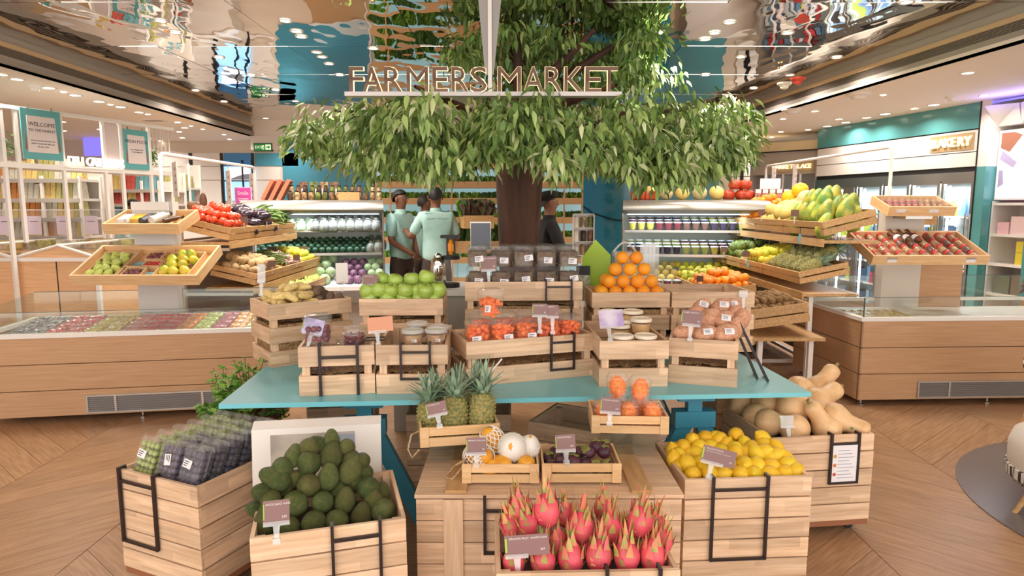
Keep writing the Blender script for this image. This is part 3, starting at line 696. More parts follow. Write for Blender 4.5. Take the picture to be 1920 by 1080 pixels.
mango_me=noisy(lobe(ell(.38,.56,10),16),.03,2).mesh('mango',M_mango,True,80)
M_foam=mat('foam_net',(240,236,228),.7)
def net_mesh(z0,z1,n=14,rows=9,rx=.42,rz=.60):
    g=MB()
    P=lambda z,a: Vector((rx*math.sqrt(max(0,1-(z/rz)**2))*math.cos(a),rx*math.sqrt(max(0,1-(z/rz)**2))*math.sin(a),z))
    for i in range(n):
        for s in (-1,1):
            pts=[P(z0+(z1-z0)*k/rows,2*math.pi*(i+s*(k*.5))/n) for k in range(rows+1)]
            g.tube(pts,.018,4,cap=False)
    return g.mesh('foam_net',M_foam,True,80)
net_me=net_mesh(-.5,.5); netd_me=net_mesh(-.57,.3,22,7)
solidnet=lobe([(.24,-.50),(.34,-.4),(.42,-.2),(.43,0),(.39,.22),(.30,.4),(.18,.52),(.02,.56)],18).mesh('foam_sleeve',M_foam,True,60)
M_sweet=mat('sweet_potato_skin',(226,172,138),.6,var=.08,noise_s=10,noise_c=(206,146,114),bump=.4,bump_s=60)
sweet_me=noisy(lobe(ell(.42,.56,10,.8),14),.09,2.3).mesh('sweet_potato_body',M_sweet,True,80)
M_squash=mat('squash_skin',(240,200,150),.42,var=.04,noise_s=3,noise_c=(226,182,132),sss=.08)
squash_me=lobe([(.02,-.5),(.14,-.52),(.28,-.46),(.37,-.32),(.38,-.16),(.31,.0),(.235,.14),(.215,.3),(.225,.46),(.20,.56),(.12,.62),(.05,.63)],20).mesh('squash_body',M_squash,True,80)
sqst_me=MB().lathe([(.06,.60),(.05,.66),(.045,.72),(.06,.74)],7).mesh('stem',mat('squash_stem',(150,128,84),.8))
M_pota=mat('potato_skin',(206,176,130),.6,var=.1,noise_s=6,noise_c=(184,150,104),bump=.3,bump_s=50)
M_fing=mat('fingerling_skin',(234,208,140),.6,var=.1,noise_s=8,noise_c=(212,184,116)); M_taro=mat('taro_skin',(164,134,112),.85,var=.15,noise_s=20,noise_c=(130,104,84),bump=.8,bump_s=60)
pot_me=noisy(lobe(ell(.42,.5,8),12),.06,2).mesh('potato',M_pota,True,80)
fing_me=noisy(lobe(ell(.26,.6,8,.7),10),.05,3).mesh('fingerling_potato',M_fing,True,80)
taro_me=noisy(lobe(ell(.36,.5,8),12),.08,3).mesh('taro_root',M_taro,True,80)
M_pinesk=mat('pineapple_skin',(178,160,96),.6,noise_s=16,noise_c=(126,132,78),bump=.6,bump_s=40,var=.1)
def pine_body(n=14,rows=11):
    g=MB(); rad=lambda z: .30*math.sqrt(max(.12,1-(abs(z)/.56)**3.2))
    g.lathe([(rad(-.5)*.7,-.5)]+[(rad(-.46+.92*k/10),-.46+.92*k/10) for k in range(11)]+[(rad(.5)*.7,.5)],18)
    for r in range(rows):
        z=-.43+.86*r/(rows-1); rr_=rad(z)
        for i in range(n):
            a=2*math.pi*(i+.5*(r%2))/n; p=Vector((rr_*math.cos(a),rr_*math.sin(a),z)); d=Vector((math.cos(a),math.sin(a),0)); s=Vector((-d.y,d.x,0))
            w=math.pi*rr_/n*.92; h=.045
            g.add([p-s*w,p-Vector((0,0,h)),p+s*w,p+Vector((0,0,h)),p+d*.034],[(0,1,4),(1,2,4),(2,3,4),(3,0,4)])
    return g.mesh('pineapple_body',M_pinesk,True,25)
pine_me=pine_body()
M_crown=mat('crown_leaf',(128,156,126),.5,var=.2,noise_s=4,noise_c=(164,186,160))
def cleaf(L_,bend,w=.085):
    g=MB(); n=5; vs=[]
    for i in range(n+1):
        f=i/n; ww=w*(1-f)**.6; x=bend*f*f*L_; z=L_*f*(1-.25*abs(bend)*f); vs+=[(x,-ww,z),(x-.018,0,z),(x,ww,z)]
    fs=[]
    for i in range(n): a=i*3; fs+=[(a,a+1,a+4,a+3),(a+1,a+2,a+5,a+4)]
    return g.add(vs,fs).mesh('crown_leaf',M_crown,True,80)
cls=[cleaf(.75,.1),cleaf(.7,.45),cleaf(.55,.8)]
def build_pine(label,seed,single=False,group=None):
    rs=random.Random(seed); t=thing('pineapple',label,'fruit',group=group); obj('body',pine_me,None,t)
    tiers=((3,.02,0,1.1),(5,.05,6,1.0),(6,.07,16,.95),(7,.09,30,.9),(7,.11,46,.75),(7,.12,64,.5))
    g=MB()
    for k,(n,r,tl,sc) in enumerate(tiers):
        for i in range(n):
            a=2*math.pi*(i+.37*k)/n+rs.uniform(-.2,.2); M=Matrix.Rotation(a,4,'Z')@Matrix.Translation((r,0,.46))@Matrix.Rotation(R(tl*.7+rs.uniform(-5,5)),4,'Y')@Matrix.Scale(sc*rs.uniform(.85,1.1),4)
            me=cls[min(2,k//2)]
            if single: g.add([v.co for v in me.vertices],[tuple(p.vertices) for p in me.polygons],M)
            else: obj('crown_leaf',me,None,t,M)
    if single: obj('crown',g,M_crown,t,smooth=True,ang=80)
    return t
# ---------------- placing
def fruit(me,name,label,p,s,rot=(0,0,0),group=None,cat='fruit'):
    M=Matrix.Translation(Vector(p))@Matrix.Rotation(rot[2],4,'Z')@Matrix.Rotation(rot[1],4,'Y')@Matrix.Rotation(rot[0],4,'X')@(Matrix.Diagonal((s,s,s,1)) if isinstance(s,(int,float)) else Matrix.Diagonal((*s,1)))
    return tag(obj(name,me,None,None,M),label,cat,group)
rs=random.Random(11)
# oranges (pyramid)
og=[]; r0=.083
def orow(n,cx,y,z,w): 
    for i in range(n): og.append(fruit(orange_me,'orange','',(cx+(i-(n-1)/2)*w,y+rs.uniform(-.003,.003),z),r0*rs.uniform(.97,1.03),(rs.uniform(-.5,.5),rs.uniform(-.5,.5),rs.uniform(0,6)),'oranges stacked in the back row crate'))
cx=.715; orow(5,cx-.004,3.905,1.078,.0845); orow(4,cx+.004,3.925,1.143,.086); orow(3,cx+.005,3.962,1.212,.089); orow(2,cx+.006,3.99,1.282,.086)
og.append(fruit(orange_me,"orange","",(cx-.172,3.985,1.076),r0)); og.append(fruit(orange_me,"orange","",(cx-.135,3.995,1.143),r0))
rank(og,'orange','in the orange pyramid',22)
# green apples
M_ap={}
apples=[]
def apple(px,py,Y,s=.093):
    p=at(px,py,Y); rt=Matrix.Translation(p)@Matrix.Rotation(rs.uniform(0,6.28),4,'Z')@Matrix.Rotation(rs.uniform(-.35,.35),4,'X')@Matrix.Scale(s*rs.uniform(.96,1.04),4)
    if not apples:
        t=thing('apple','','fruit',M=rt); obj('body',apple_me,None,t); obj('stem',stem_me,None,t)
    else: t=dup(apples[0],rt)
    apples.append(t); return t
for px,py,Y in ((715,524,3.70),(741,527,3.70),(772,524,3.70),(800,520,3.70),(689,546,3.62),(711,544,3.62),(733,545,3.63),(760,545,3.62),(784,545,3.64),(798,546,3.60),(821,544,3.64),(694,560,3.63),(727,561,3.63),(757,561,3.63),(787,561,3.63),(812,560,3.635)):
    apple(px,py,Y)
for px in (705,735,765,795,820): apple(px,540,3.77)
rank(apples,'green apple','in the apple crate',11)
for t in apples: t['group']='green apples in the back row crate'
# avocados
av=[]
L_=[(1395,225,50,0),(1255,270,62,10),(1310,245,50,0),(1395,312,66,0),(1490,262,50,20),(1255,355,68,0),(1160,318,52,0),(1090,388,62,-20),(1520,330,50,10),(1515,405,66,15),(1050,460,72,-38),(1255,498,66,0),(1378,448,62,5),(1625,515,66,15),(1340,600,62,5),(1480,595,60,5),(1168,610,72,-30),(1020,590,60,0),(1000,668,56,0),(1285,725,66,-28),(1430,715,64,50),(1580,690,60,10),(1715,655,72,20),(1130,760,66,20),(975,735,64,0),(960,540,52,0),(1585,345,48,10),(1655,590,56,-10),(1170,460,56,0),(1550,480,56,0),(1700,560,56,10),(925,640,50,0),(1240,430,50,0),(1440,530,52,0),(1100,520,52,0),(1440,400,50,0),(1330,520,50,0),(1600,420,50,20)]
for k,(cxp,cyp,r,tl) in enumerate(L_):
    px=200+cxp/3.31; py=760+cyp/3.31
    Y=2.13+(790-cyp)/560*.25+(cxp-900)/900*.13+(.045 if k>27 else 0)
    s=r/3.31/FPX*Y/.95*2.35
    av.append(fruit(avo_me,'avocado','',at(px,py,Y),s,(R(rs.uniform(35,70)) if k%3 else R(rs.uniform(-40,-5)),R(tl),rs.uniform(-.4,.4)),'avocados heaped in the front crate'))
# hidden support layer
rank(av,'dark green avocado','in the avocado heap',13)
# lemons
lm=[]
for (x,y,Y) in [(1272,853,2.72),(1290,871,2.64),(1281,837,2.78),(1298,826,2.83),(1305,851,2.74),(1322,822,2.86),(1330,838,2.80),(1322,862,2.70),(1350,824,2.84),(1362,834,2.80),(1380,816,2.87),(1377,840,2.76),(1397,833,2.80),(1399,850,2.74),(1430,821,2.82),(1432,847,2.70),(1456,840,2.77),(1454,855,2.68),(1446,873,2.62),(1420,872,2.62),(1396,870,2.62),(1380,850,2.72),(1340,858,2.72),(1312,870,2.66),(1355,857,2.72),(1299,889,2.575),(1330,888,2.58),(1355,890,2.57),(1387,889,2.575),(1413,889,2.58),(1442,888,2.58),(1471,887,2.585),(1490,883,2.60),(1477,870,2.63),(1470,858,2.68),(1368,872,2.63),(1345,877,2.62),(1265,862,2.70),(1262,845,2.77),(1420,852,2.70),(1410,840,2.76),(1340,822,2.86),(1352,845,2.76),(1290,852,2.75),(1275,876,2.66),(1310,838,2.79),(1444,862,2.68),(1430,832,2.80),(1362,885,2.62),(1320,878,2.62),(1465,873,2.66),(1400,885,2.63),(1430,885,2.63),(1455,880,2.63)]:
    lm.append(fruit(lemon_me,'lemon','',at(x,y,Y),.072*rs.uniform(.92,1.08),(rs.uniform(-1.6,1.6),rs.uniform(-1.3,1.3),rs.uniform(0,6)),'lemons heaped in the tall crate'))
rank(lm,'yellow lemon','in the lemon heap',7)
stk=MB().lathe([(.0085,0),(.0085,.0006)],10).mesh('sticker',mat('pink_sticker',(236,180,150),.5))
# dragon fruit
dr=[]
DR=[(648,740,-8,1.0,2.03),(790,740,-4,1.05,2.0),(690,810,-12,.8,1.98),(880,760,0,.8,2.06),(965,830,6,1.08,1.99),(1120,830,0,1.0,2.0),(1085,730,0,.8,2.08),(1275,800,8,1.02,2.0),(1345,800,12,.8,2.06),(850,910,-6,.85,1.98),(620,1005,-4,.85,1.90),(770,1000,0,.95,1.90),(915,985,0,1.0,1.91),(1060,975,6,1.0,1.91),(1205,975,2,1.0,1.91),(1340,975,8,1.0,1.92),(1390,905,12,.8,1.98),(600,820,-14,.8,2.0),(985,905,0,.8,1.99),(1190,880,0,.8,2.02)]
for k,(cxp,cyp,tl,sc,Y) in enumerate(DR):
    p=at(740+cxp/2.77,690+cyp/2.77,Y); M=Matrix.Translation(p)@Matrix.Rotation(R(tl),4,'Y')@Matrix.Rotation(R(rs.uniform(-22,-2)),4,'X')@Matrix.Rotation(k*2.1,4,'Z')@Matrix.Scale(.088*sc,4)
    if k<3: t=build_dragon('',k+1); t.matrix_basis=M
    else: t=dup(dr[k%3],M)
    t['group']='dragon fruits heaped in the front crate'; dr.append(t)
obj('white_label',MB().box(-.16,-.008,-.2,.16,0,.2),M_label,dr[1],TM((-.1,-.50,.12),R(-20),R(-14)))
rank(dr,'pink dragon fruit','in the front crate',12)
# squashes
sq=[]
for k,(x,y,Y,s,tl,yw) in enumerate([(1580,790,3.14,.20,105,-35),(1542,792,3.12,.19,-35,0),(1492,800,3.13,.19,95,60),(1500,762,3.22,.22,100,-10),(1540,748,3.36,.22,70,25),(1510,735,3.45,.22,100,20),(1455,793,3.16,.19,80,-30),(1450,758,3.34,.21,95,15),(1400,760,3.42,.19,100,0),(1430,780,3.28,.2,85,30),(1470,740,3.45,.22,80,0),(1540,720,3.5,.2,40,10)]):
    M=Matrix.Translation(at(x,y,Y))@Matrix.Rotation(R(yw),4,'Z')@Matrix.Rotation(R(tl),4,'Y')@Matrix.Scale(s,4)
    if k==0: t=thing('butternut_squash','','vegetable',M=M); obj('body',squash_me,None,t); obj('stem',sqst_me,None,t)
    else: t=dup(sq[0],M)
    t['group']='butternut squashes in the tall crate'; sq.append(t)
rank(sq,'pale butternut squash','in the right crate',14)
t=obj('sticker',stk,None,sq[0],TM((.0,-.235,.25),0,R(90),0,4)); t.data=MB().lathe([(.0085,0),(.0085,.0006)],10).mesh('sticker',mat('green_sticker',(90,150,90),.5))
# sweet potatoes with labels
sp_=[]
for k,(cxp,cyp,s,tl,yw,Y) in enumerate([(950,545,.15,60,10,3.30),(785,625,.11,80,-10,3.22),(935,640,.12,85,0,3.19),(1085,640,.13,80,10,3.18),(1065,540,.115,70,20,3.28),(1050,445,.12,75,30,3.40),(1115,440,.12,80,-20,3.45),(910,440,.10,60,0,3.42),(1190,540,.12,40,0,3.33),(1150,600,.12,30,10,3.24),(860,500,.11,70,20,3.34),(1140,500,.11,50,0,3.38)]):
    p=at(1080+cxp/3.857,460+cyp/3.857,Y)
    M=Matrix.Translation(p)@Matrix.Rotation(R(yw),4,'Z')@Matrix.Rotation(R(tl),4,'Y')@Matrix.Scale(s*.9,4)
    t=thing('sweet_potato','','vegetable',M=M,group='sweet potatoes in the table crate'); obj('body',sweet_me,None,t)
    if k in (2,3,4,5,6,7):
        n=Vector((0,-.75,.35)).normalized(); wm=Matrix.Translation(p+n*(s*.455))@n.to_track_quat('Z','Y').to_matrix().to_4x4()@Matrix.Rotation(R(tl-80),4,'Z')
        l=MB(); 
        for i in range(5): pass
        vs=[(x*.024,y*.016,-.006*(y*y)) for y in (-1,-.5,0,.5,1) for x in (-1,1)]; l.add(vs,[(i*2,i*2+1,i*2+3,i*2+2) for i in range(4)])
        o=obj('white_label',l,M_label,t,M.inverted()@wm); 
        for q in range(3): obj('label_print',MB().box(-.018,-.008+q*.006,.0006,.008,-.006+q*.006,.001),M_ink,t,M.inverted()@wm)
    sp_.append(t)
rank(sp_,'reddish sweet potato','in its crate',14)
# fingerling potatoes + taro in the ginger crate (local layout)
def L_heap(c,W_,D_,z0,topf,r,seed,sx=1,lay=.75,jit=.25):
    out=[];q=random.Random(seed); k=0; z=z0
    while z<z0+.4:
        j=0; y=.02+r+(k%2)*r*.6
        while y<D_-.015-r*.7:
            x=-W_/2+.02+r*sx+((j+k)%2)*r*.9*sx
            while x<W_/2-.015-r*sx*.7:
                tz=topf(x,y)
                if z<=tz and z>tz-2.3*r: out.append((x+q.uniform(-jit,jit)*r,y+q.uniform(-jit,jit)*r,z+q.uniform(-jit,jit)*r*.6))
                x+=2*r*sx
            y+=1.8*r; j+=1
        z+=2*r*lay; k+=1
    return out
mound=lambda W_,D_,h,e,yb=.55: (lambda x,y: h+e*(1-min(1,abs(x)/(W_/2))**2.2)*(1-min(1,abs(y-D_*yb)/(D_*.62))**2))
def fill(c,me,name,label,grp,W_,D_,z0,h,e,r,s,seed,cat='vegetable',x0=None,x1=None,sx=1,rot='lie',yb=.55,tb=None,lim=400,jit=.25):
    q=random.Random(seed+5); out=[]
    f=mound(W_,D_,h,e,yb)
    for (x,y,z) in L_heap(c,W_,D_,z0,f,r,seed,sx,jit=jit):
        if (x0 is not None and x<x0) or (x1 is not None and x>=x1): continue
        if len(out)>=lim: break
        p=L2W(c,(x,y,z))
        if rot=='lie': ro=(R(90)+q.uniform(-.4,.4),q.uniform(-.4,.4),q.uniform(0,6.28))
        elif rot=='any': ro=(q.uniform(-1,1),q.uniform(-1,1),q.uniform(0,6.28))
        elif rot=='x': ro=(q.uniform(-.2,.2),R(90)+q.uniform(-.25,.25),q.uniform(-.25,.25))
        else: ro=rot
        o=fruit(me,name,label,p,s*q.uniform(.9,1.1),ro,grp,cat); out.append(o)
    return out
fg=fill(cr_ginger,fing_me,'fingerling_potato','','yellow fingerling potatoes at back left',.46,.34,.30,.335,.085,.0245,.082,1,x1=.03,sx=1.55)
rank(fg,'yellow fingerling potato','in back left crate',9)
tr=fill(cr_ginger,taro_me,'taro_root','','brown taro roots at back left',.46,.34,.30,.335,.075,.028,.07,2,x0=.03)
rank(tr,'brown hairy taro root','in back left crate',9)
# trays: mangosteens, mangoes, pineapples, horned melons
ms=[]
for k,(x,y,z,ax_,ay) in enumerate(((-.115,.04,.045,-.9,.3),(-.075,.06,.07,-1.2,.0),(-.03,.05,.062,.3,.2),(.02,.06,.05,1.0,0),(.06,.05,.045,-.5,.5),(.11,.045,.045,.6,0),(.10,.10,.085,-.2,0),(.07,.12,.10,-.3,.2),(.11,.16,.085,.2,0),(-.12,.12,.05,0,0),(-.06,.13,.06,-.4,0),(.01,.12,.075,-.6,.3),(.045,.16,.06,.4,.2),(-.09,.17,.055,.1,.4),(-.02,.18,.055,0,0),(.035,.09,.088,-.7,.2))):
    M=tr_mstn.matrix_basis@TM((x,y,z),k,ax_,ay,.058 if k!=2 else .07)
    if k==0: t=thing('mangosteen','','fruit',M=M); obj('body',mst_me,None,t); obj('calyx',cal_me,None,t)
    else: t=dup(ms[0],M)
    t['group']='mangosteens in the small tray'; ms.append(t)
rank(ms,'purple mangosteen','in the small tray',7)
mg=[]
for k,(x,y,z,rx,ry,rz,s,net) in enumerate(((-.085,.07,.075,1.2,.3,.5,.13,1),(-.03,.14,.115,.25,-.5,0,.125,1),(.045,.10,.105,1.15,0,.05,.14,2),(.0,.05,.055,1.5,0,.8,.10,0),(.10,.05,.055,.9,.6,0,.095,0),(-.11,.13,.06,1.4,0,0,.11,1),(.11,.13,.09,.3,.3,0,.11,2),(-.05,.04,.05,1.5,.1,1.2,.09,0),(.03,.17,.06,1.3,0,1,.1,0))):
    M=tr_mango.matrix_basis@TM((x,y,z),rz,rx,ry,s)
    t=thing('mango','','fruit',M=M,group='mangoes in the small tray'); obj('body',mango_me,None,t)
    if net==1: obj('foam_net',net_me,None,t)
    if net==2: obj('foam_sleeve',solidnet,None,t); obj('foam_net',netd_me,None,t); obj('stem_end',MB().lathe([(.10,-.565),(.08,-.60),(.03,-.59)],10),M_stem,t)
    mg.append(t)
rank(mg,'yellow mango','in the small tray',8,{0:'mango in white foam net',1:'mango in white foam net',5:'mango in white foam net',2:'mango in thick white foam sleeve',6:'mango in thick white foam sleeve'})
pn=[]
for k,(px,py,Y,s,tl,rx) in enumerate(((806,775,2.71,.175,-5,-6),(852,768,2.70,.19,2,-4),(903,762,2.72,.19,4,-8),(830,765,2.80,.18,-12,-4),(880,752,2.81,.18,10,-4))):
    t=build_pine(['small pineapple at left of the raised tray behind its price card','small pineapple in the middle of the raised tray','small pineapple at right of the raised tray','small pineapple at the back left of raised tray','small pineapple at the back right of raised tray'][k],k+3)
    t.matrix_basis=Matrix.Translation(at(px,py+14,Y))@Matrix.Rotation(R(tl),4,'Y')@Matrix.Rotation(R(rx),4,'X')@Matrix.Rotation(k*1.3,4,'Z')@Matrix.Scale(s,4)
    pn.append(t)
# clamshell box
def rbox(w,d,h,b,top=.92):  # tapered rounded open box shell
    g=MB(); n=4; rings=[]
    for z,s in ((0,.9),(h*.5,.96),(h,1.0),(h+.003,1.04),(h+.006,1.04)):
        P=[]
        for cx_,cy_,a0 in ((1,1,0),(-1,1,90),(-1,-1,180),(1,-1,270)):
            for i in range(n):
                a=R(a0+90*i/(n-1)); P.append(((cx_*(w/2-b)+b*math.cos(a))*s,(cy_*(d/2-b)+b*math.sin(a))*s,z))
        rings.append(P)
    m=4*n; vs=[p for r in rings for p in r]; fs=[(j*m+i,j*m+(i+1)%m,(j+1)*m+(i+1)%m,(j+1)*m+i) for j in range(len(rings)-1) for i in range(m)]+[tuple(reversed(range(m)))]
    return g.add(vs,fs)
def rlid(w,d,h,b,dome=.7):
    g=MB(); n=4; rings=[]
    for z,s in ((0,1.04),(h*.3,1.0),(h,dome)):
        P=[]
        for cx_,cy_,a0 in ((1,1,0),(-1,1,90),(-1,-1,180),(1,-1,270)):
            for i in range(n):
                a=R(a0+90*i/(n-1)); P.append(((cx_*(w/2-b)+b*math.cos(a))*s,(cy_*(d/2-b)+b*math.sin(a))*s,z))
        rings.append(P)
    m=4*n; vs=[p for r in rings for p in r]; fs=[(j*m+i,j*m+(i+1)%m,(j+1)*m+(i+1)%m,(j+1)*m+i) for j in range(len(rings)-1) for i in range(m)]+[tuple((len(rings)-1)*m+i for i in range(m))]
    return g.add(vs,fs)
boxm=rbox(1,1,1,.2); 
def pack(name,label,M,w,d,h,group=None,cat='food pack',lidh=.012,dome=.8):
    t=thing(name,label,cat,M=M,group=group)
    obj('tub',rbox(w,d,h,min(w,d)*.22).mesh('tub',M_plast,True,50),None,t); obj('lid',rlid(w,d,lidh,min(w,d)*.22,dome).mesh('lid',M_plast,True,50),None,t,TM((0,0,h+.0065)))
    return t
for k,(x,y,z,top) in enumerate(((-.105,.06,.012,0),(0,.055,.012,0),(.105,.055,.012,0),(-.045,.10,.118,1),(.055,.105,.105,1),(-.05,.15,.012,0),(.06,.15,.012,0))):
    lb=['boxed horned melon at left front of raised tray','boxed horned melon at middle front of raised tray','boxed horned melon at right front of raised tray','boxed horned melon on top left of raised stack','boxed spiky horned melon on top right of raised stack','boxed horned melon at back left of raised tray','boxed horned melon at back right of raised tray'][k]
    M=tr_kiw.matrix_basis@TM((x,y,z),0,R(-6))
    c=pack('fruit_box','clear plastic box around '+lb.replace('boxed ','').replace('spiky ','') if 0 else 'clear box holding the '+lb[6:],M,.09,.08,.085,lidh=.028,dome=.72)
    fruit(kiw_me,'horned_melon','spiky orange '+lb[6:].replace('spiky ',''),(M@Vector((0,0,.056))),.098,(R(-6),R(rs.uniform(-10,10)),k))
# ---------------- tubs and boxes on the table
def tubmesh(r,h,k=.85,n=18): return MB().lathe([(r*k,0),(r*(k+1)/2,h*.5),(r,h),(r*1.05,h+.002),(r*1.05,h+.005)],n,cap=False).add([(r*k*math.cos(2*math.pi*i/n),r*k*math.sin(2*math.pi*i/n),0.0004) for i in range(n)],[tuple(range(n))])
def lidmesh(r,hh=.008,dome=0): 
    if dome: return MB().lathe([(r*1.07,-.006),(r*1.07,.002),(r*.98,.004),(r*.9,dome),(r*.2,dome*1.05)],18)
    return MB().lathe([(r*1.07,-.008),(r*1.08,hh*.3),(r*1.0,hh),(r*.93,hh),(r*.9,hh*.5),(r*.1,hh*.5)],18)
M_redf=mat('red_fruit',(150,40,52),.35,var=.25,noise_s=20,noise_c=(96,24,60),coat=.3)
M_beige=mat('beige_paste',(196,158,118),.7,noise_s=30,noise_c=(160,120,84)); M_cream=mat('cream_paste',(226,184,122),.6,noise_s=12,noise_c=(206,160,100))
M_lidc=mat('cream_lid',(240,226,206),.35); M_lidw=clear('lid_clear',(.96,.96,.95),.4,.35,.15)
def content_balls(par,r,h,br,m,name='contents',seed=1,z0=.006):
    q=random.Random(seed); g=MB(); n=0; z=z0+br
    while z<h:
        for i in range(7):
            a=q.uniform(0,6.28); rr_=(r*.85-br)*(1 if i<6 else 0); a=i*1.05+z*50
            g.lathe([(br*.3,-br),(br*.9,-br*.5),(br,0),(br*.9,br*.5),(br*.3,br)],7,TM((rr_*math.cos(a),rr_*math.sin(a),z+q.uniform(-.003,.003)),q.uniform(0,6)))
        z+=br*1.6
    return tag(obj(name,g,m,par,smooth=True,ang=80),kind='stuff')
def redtub(label,M,r,h,fillh,dome=.02):
    t=thing('fruit_tub',label,'food tub',M=M); obj('tub',tubmesh(r,h),M_plast,t,smooth=True); content_balls(t,r,fillh,.014,M_redf); obj('lid',lidmesh(r,dome=dome),M_plast,t,TM((0,0,h+.006)),smooth=True); return t
def wl(par,M,w=.03,h=.022):  # small white price label with print
    o=obj('white_label',MB().box(-w/2,-.0008,-h/2,w/2,0,h/2),M_label,par,M)
    for k in range(3): obj('label_print',MB().box(-w*.4,-.0014,-h*.3+k*h*.25,w*(.0+.1*k),-.0009,-h*.3+k*h*.25+h*.1),M_ink,par,M)
    return o
mc=cr_red.matrix_basis
def boxtub(label,M,w,d,h,fillh,m,br=.014,dome=.016,seed=1,name='fruit_box',group=None,style='balls',lab=None,lidk=None):
    t=pack(name,label,M,w,d,h,group=group,lidh=dome)
    q=random.Random(seed); g=MB()
    nx=max(2,int(w/(2*br))); ny=max(1,int(d/(2*br)))
    z=.006+br
    while z<fillh:
        for i in range(nx):
            for j in range(ny):
                if style!='stick' and 0<i<nx-1 and 0<j<ny-1 and z<fillh-2*br: continue
                p=Vector(((-w/2*.86+br)+(w*.86-2*br)*i/(nx-1),(-d/2*.86+br)+((d*.86-2*br)*j/(ny-1) if ny>1 else d*.4),z))+Vector((q.uniform(-1,1),q.uniform(-1,1),q.uniform(-1,1)))*br*.25
                if style=='balls': g.lathe([(br*.35,-br),(br*.92,-br*.5),(br,0),(br*.92,br*.5),(br*.35,br)],7,TM(p,q.uniform(0,6),q.uniform(0,1)))
                elif style=='stick':
                    a=q.uniform(0,3.14); e=q.uniform(-.5,.5); dd=Vector((math.cos(a)*w*.3,math.sin(a)*d*.3,e*.02))
                    cc=Vector((p.x*.55,p.y*.55,p.z)); g.tube([cc-dd,cc+dd*.3,cc+dd],[br*.8,br*.6,br*.15],5)
                else:
                    a=q.uniform(0,6.28); dd=Vector((math.cos(a),math.sin(a),q.uniform(-.6,.6)))*br*1.6
                    cc=Vector((p.x*.92,p.y*.92,p.z)); 
                    for s_ in range(3): 
                        dd=Vector((q.uniform(-1,1),q.uniform(-1,1),q.uniform(-1,1)))*br*1.3; g.tube([cc-dd,cc+Vector((q.uniform(-.003,.003),)*3),cc+dd],br*.16,3,cap=False)
        z+=br*1.5
    tag(obj('contents',g,m,t,smooth=True,ang=80),kind='stuff')
    if style=='fluff': obj('filling',MB().box(-w*.40,-d*.38,.006,w*.40,d*.38,fillh*.93),m,t)
    if lab: wl(t,TM((lab[0],-d/2-.0035+ (0),lab[1]),0,R(-4),R(lab[2] if len(lab)>2 else 0)),lab[3] if len(lab)>3 else .046,.034)
    return t
# red tubs
boxtub('tall clear box of red fruit, lower of the stacked pair',mc@TM((-.09,.09,.105),0),.125,.11,.10,.08,M_redf,.015,lab=(.02,.075,8,.05))
boxtub('tall clear box of dark red fruit stacked on top',mc@TM((-.092,.09,.237),0),.125,.11,.115,.085,M_redf,.015,dome=.012,seed=3)
redtub('round domed tub of red plums beside the stacked boxes',mc@TM((.075,.12,.19),0),.058,.075,.068,.026)
redtub('small round red fruit tub at the back of left crate',mc@TM((.03,.30,.105),0),.058,.075,.06,.02)
# beige stacked tubs
mc=cr_beige.matrix_basis; k=0
for (x,y,z,n,lb) in ((-.005,.11,.115,0,'front left stack, lower'),(-.005,.11,.194,1,'front left stack, upper'),(.095,.12,.115,0,'front right stack, lower'),(.095,.12,.194,1,'front right stack, upper'),(0,.27,.20,1,'rear stack behind the front left'),(.10,.27,.18,1,'rear stack behind the front right')):
    t=thing('lidded_tub','beige lidded tub in the second crate, '+lb,'food tub',M=mc@TM((x*1.12,y,z+.02)))
    obj('tub',tubmesh(.051,.06),M_plast,t,smooth=True); obj('contents',MB().lathe([(.042,.002),(.047,.048),(.01,.05)],16),M_beige,t,smooth=True)
    obj('lid',lidmesh(.051),M_lidw if n else M_lidc,t,TM((0,0,.066)),smooth=True); wl(t,TM((.012,-.044,.024)),.022,.014)
# carrots
M_carrot=mat('carrot_orange',(255,132,52),.45,var=.08,noise_s=10,noise_c=(250,112,40))
mc=cr_carrot.matrix_basis
cs=[]
for k,(x,lx,lb) in enumerate(((-.26,-.02,'first'),(-.135,.02,'second'),(-.01,.02,'third'),(.115,.02,'fourth'),(.235,0,'fifth'))):
    boxtub(f'clear box of orange mini carrots, {lb} from left in front row',mc@TM((x,.085,.195)),.122,.115,.095,.085,M_carrot,.013,seed=k+20,name='carrot_box',style='stick',group='boxes of mini carrots on the table',dome=.02,lab=(lx,.03,-3) if k in(0,1,2) else None)
boxtub('clear box of orange carrots stacked above the front row left',mc@TM((-.185,.11,.322),R(8)),.115,.105,.115,.10,M_carrot,.014,seed=9,name='carrot_box',style='stick',dome=.022,lab=(-.04,.05,5,.03))
for k in range(4): boxtub(f'clear box of mini carrots in the rear row, {ORD[k]} from left',mc@TM((-.2+k*.13,.22,.20)),.122,.11,.10,.088,M_carrot,.013,seed=k+40,name='carrot_box',style='stick',group='boxes of mini carrots on the table',dome=.02)
# cream tubs
mc=cr_cream.matrix_basis
for (x,y,z,lb) in ((-.045,.07,.175,'front left'),(.07,.07,.175,'front right'),(.075,.20,.235,'raised right of middle'),(-.03,.22,.20,'behind the shiny card'),(.06,.33,.255,'rear right stack'),(-.06,.36,.25,'rear left stack'),(.03,.28,.215,'centre of stack')):
    t=thing('lidded_tub','cream coloured pudding tub with pale lid, '+lb,'food tub',M=mc@TM((x,y,z-.005)))
    obj('tub',tubmesh(.053,.062),M_plast,t,smooth=True); obj('contents',MB().lathe([(.044,.002),(.050,.05),(.01,.052)],16),M_cream,t,smooth=True); obj('lid',lidmesh(.053),M_lidc,t,TM((0,0,.068)),smooth=True)
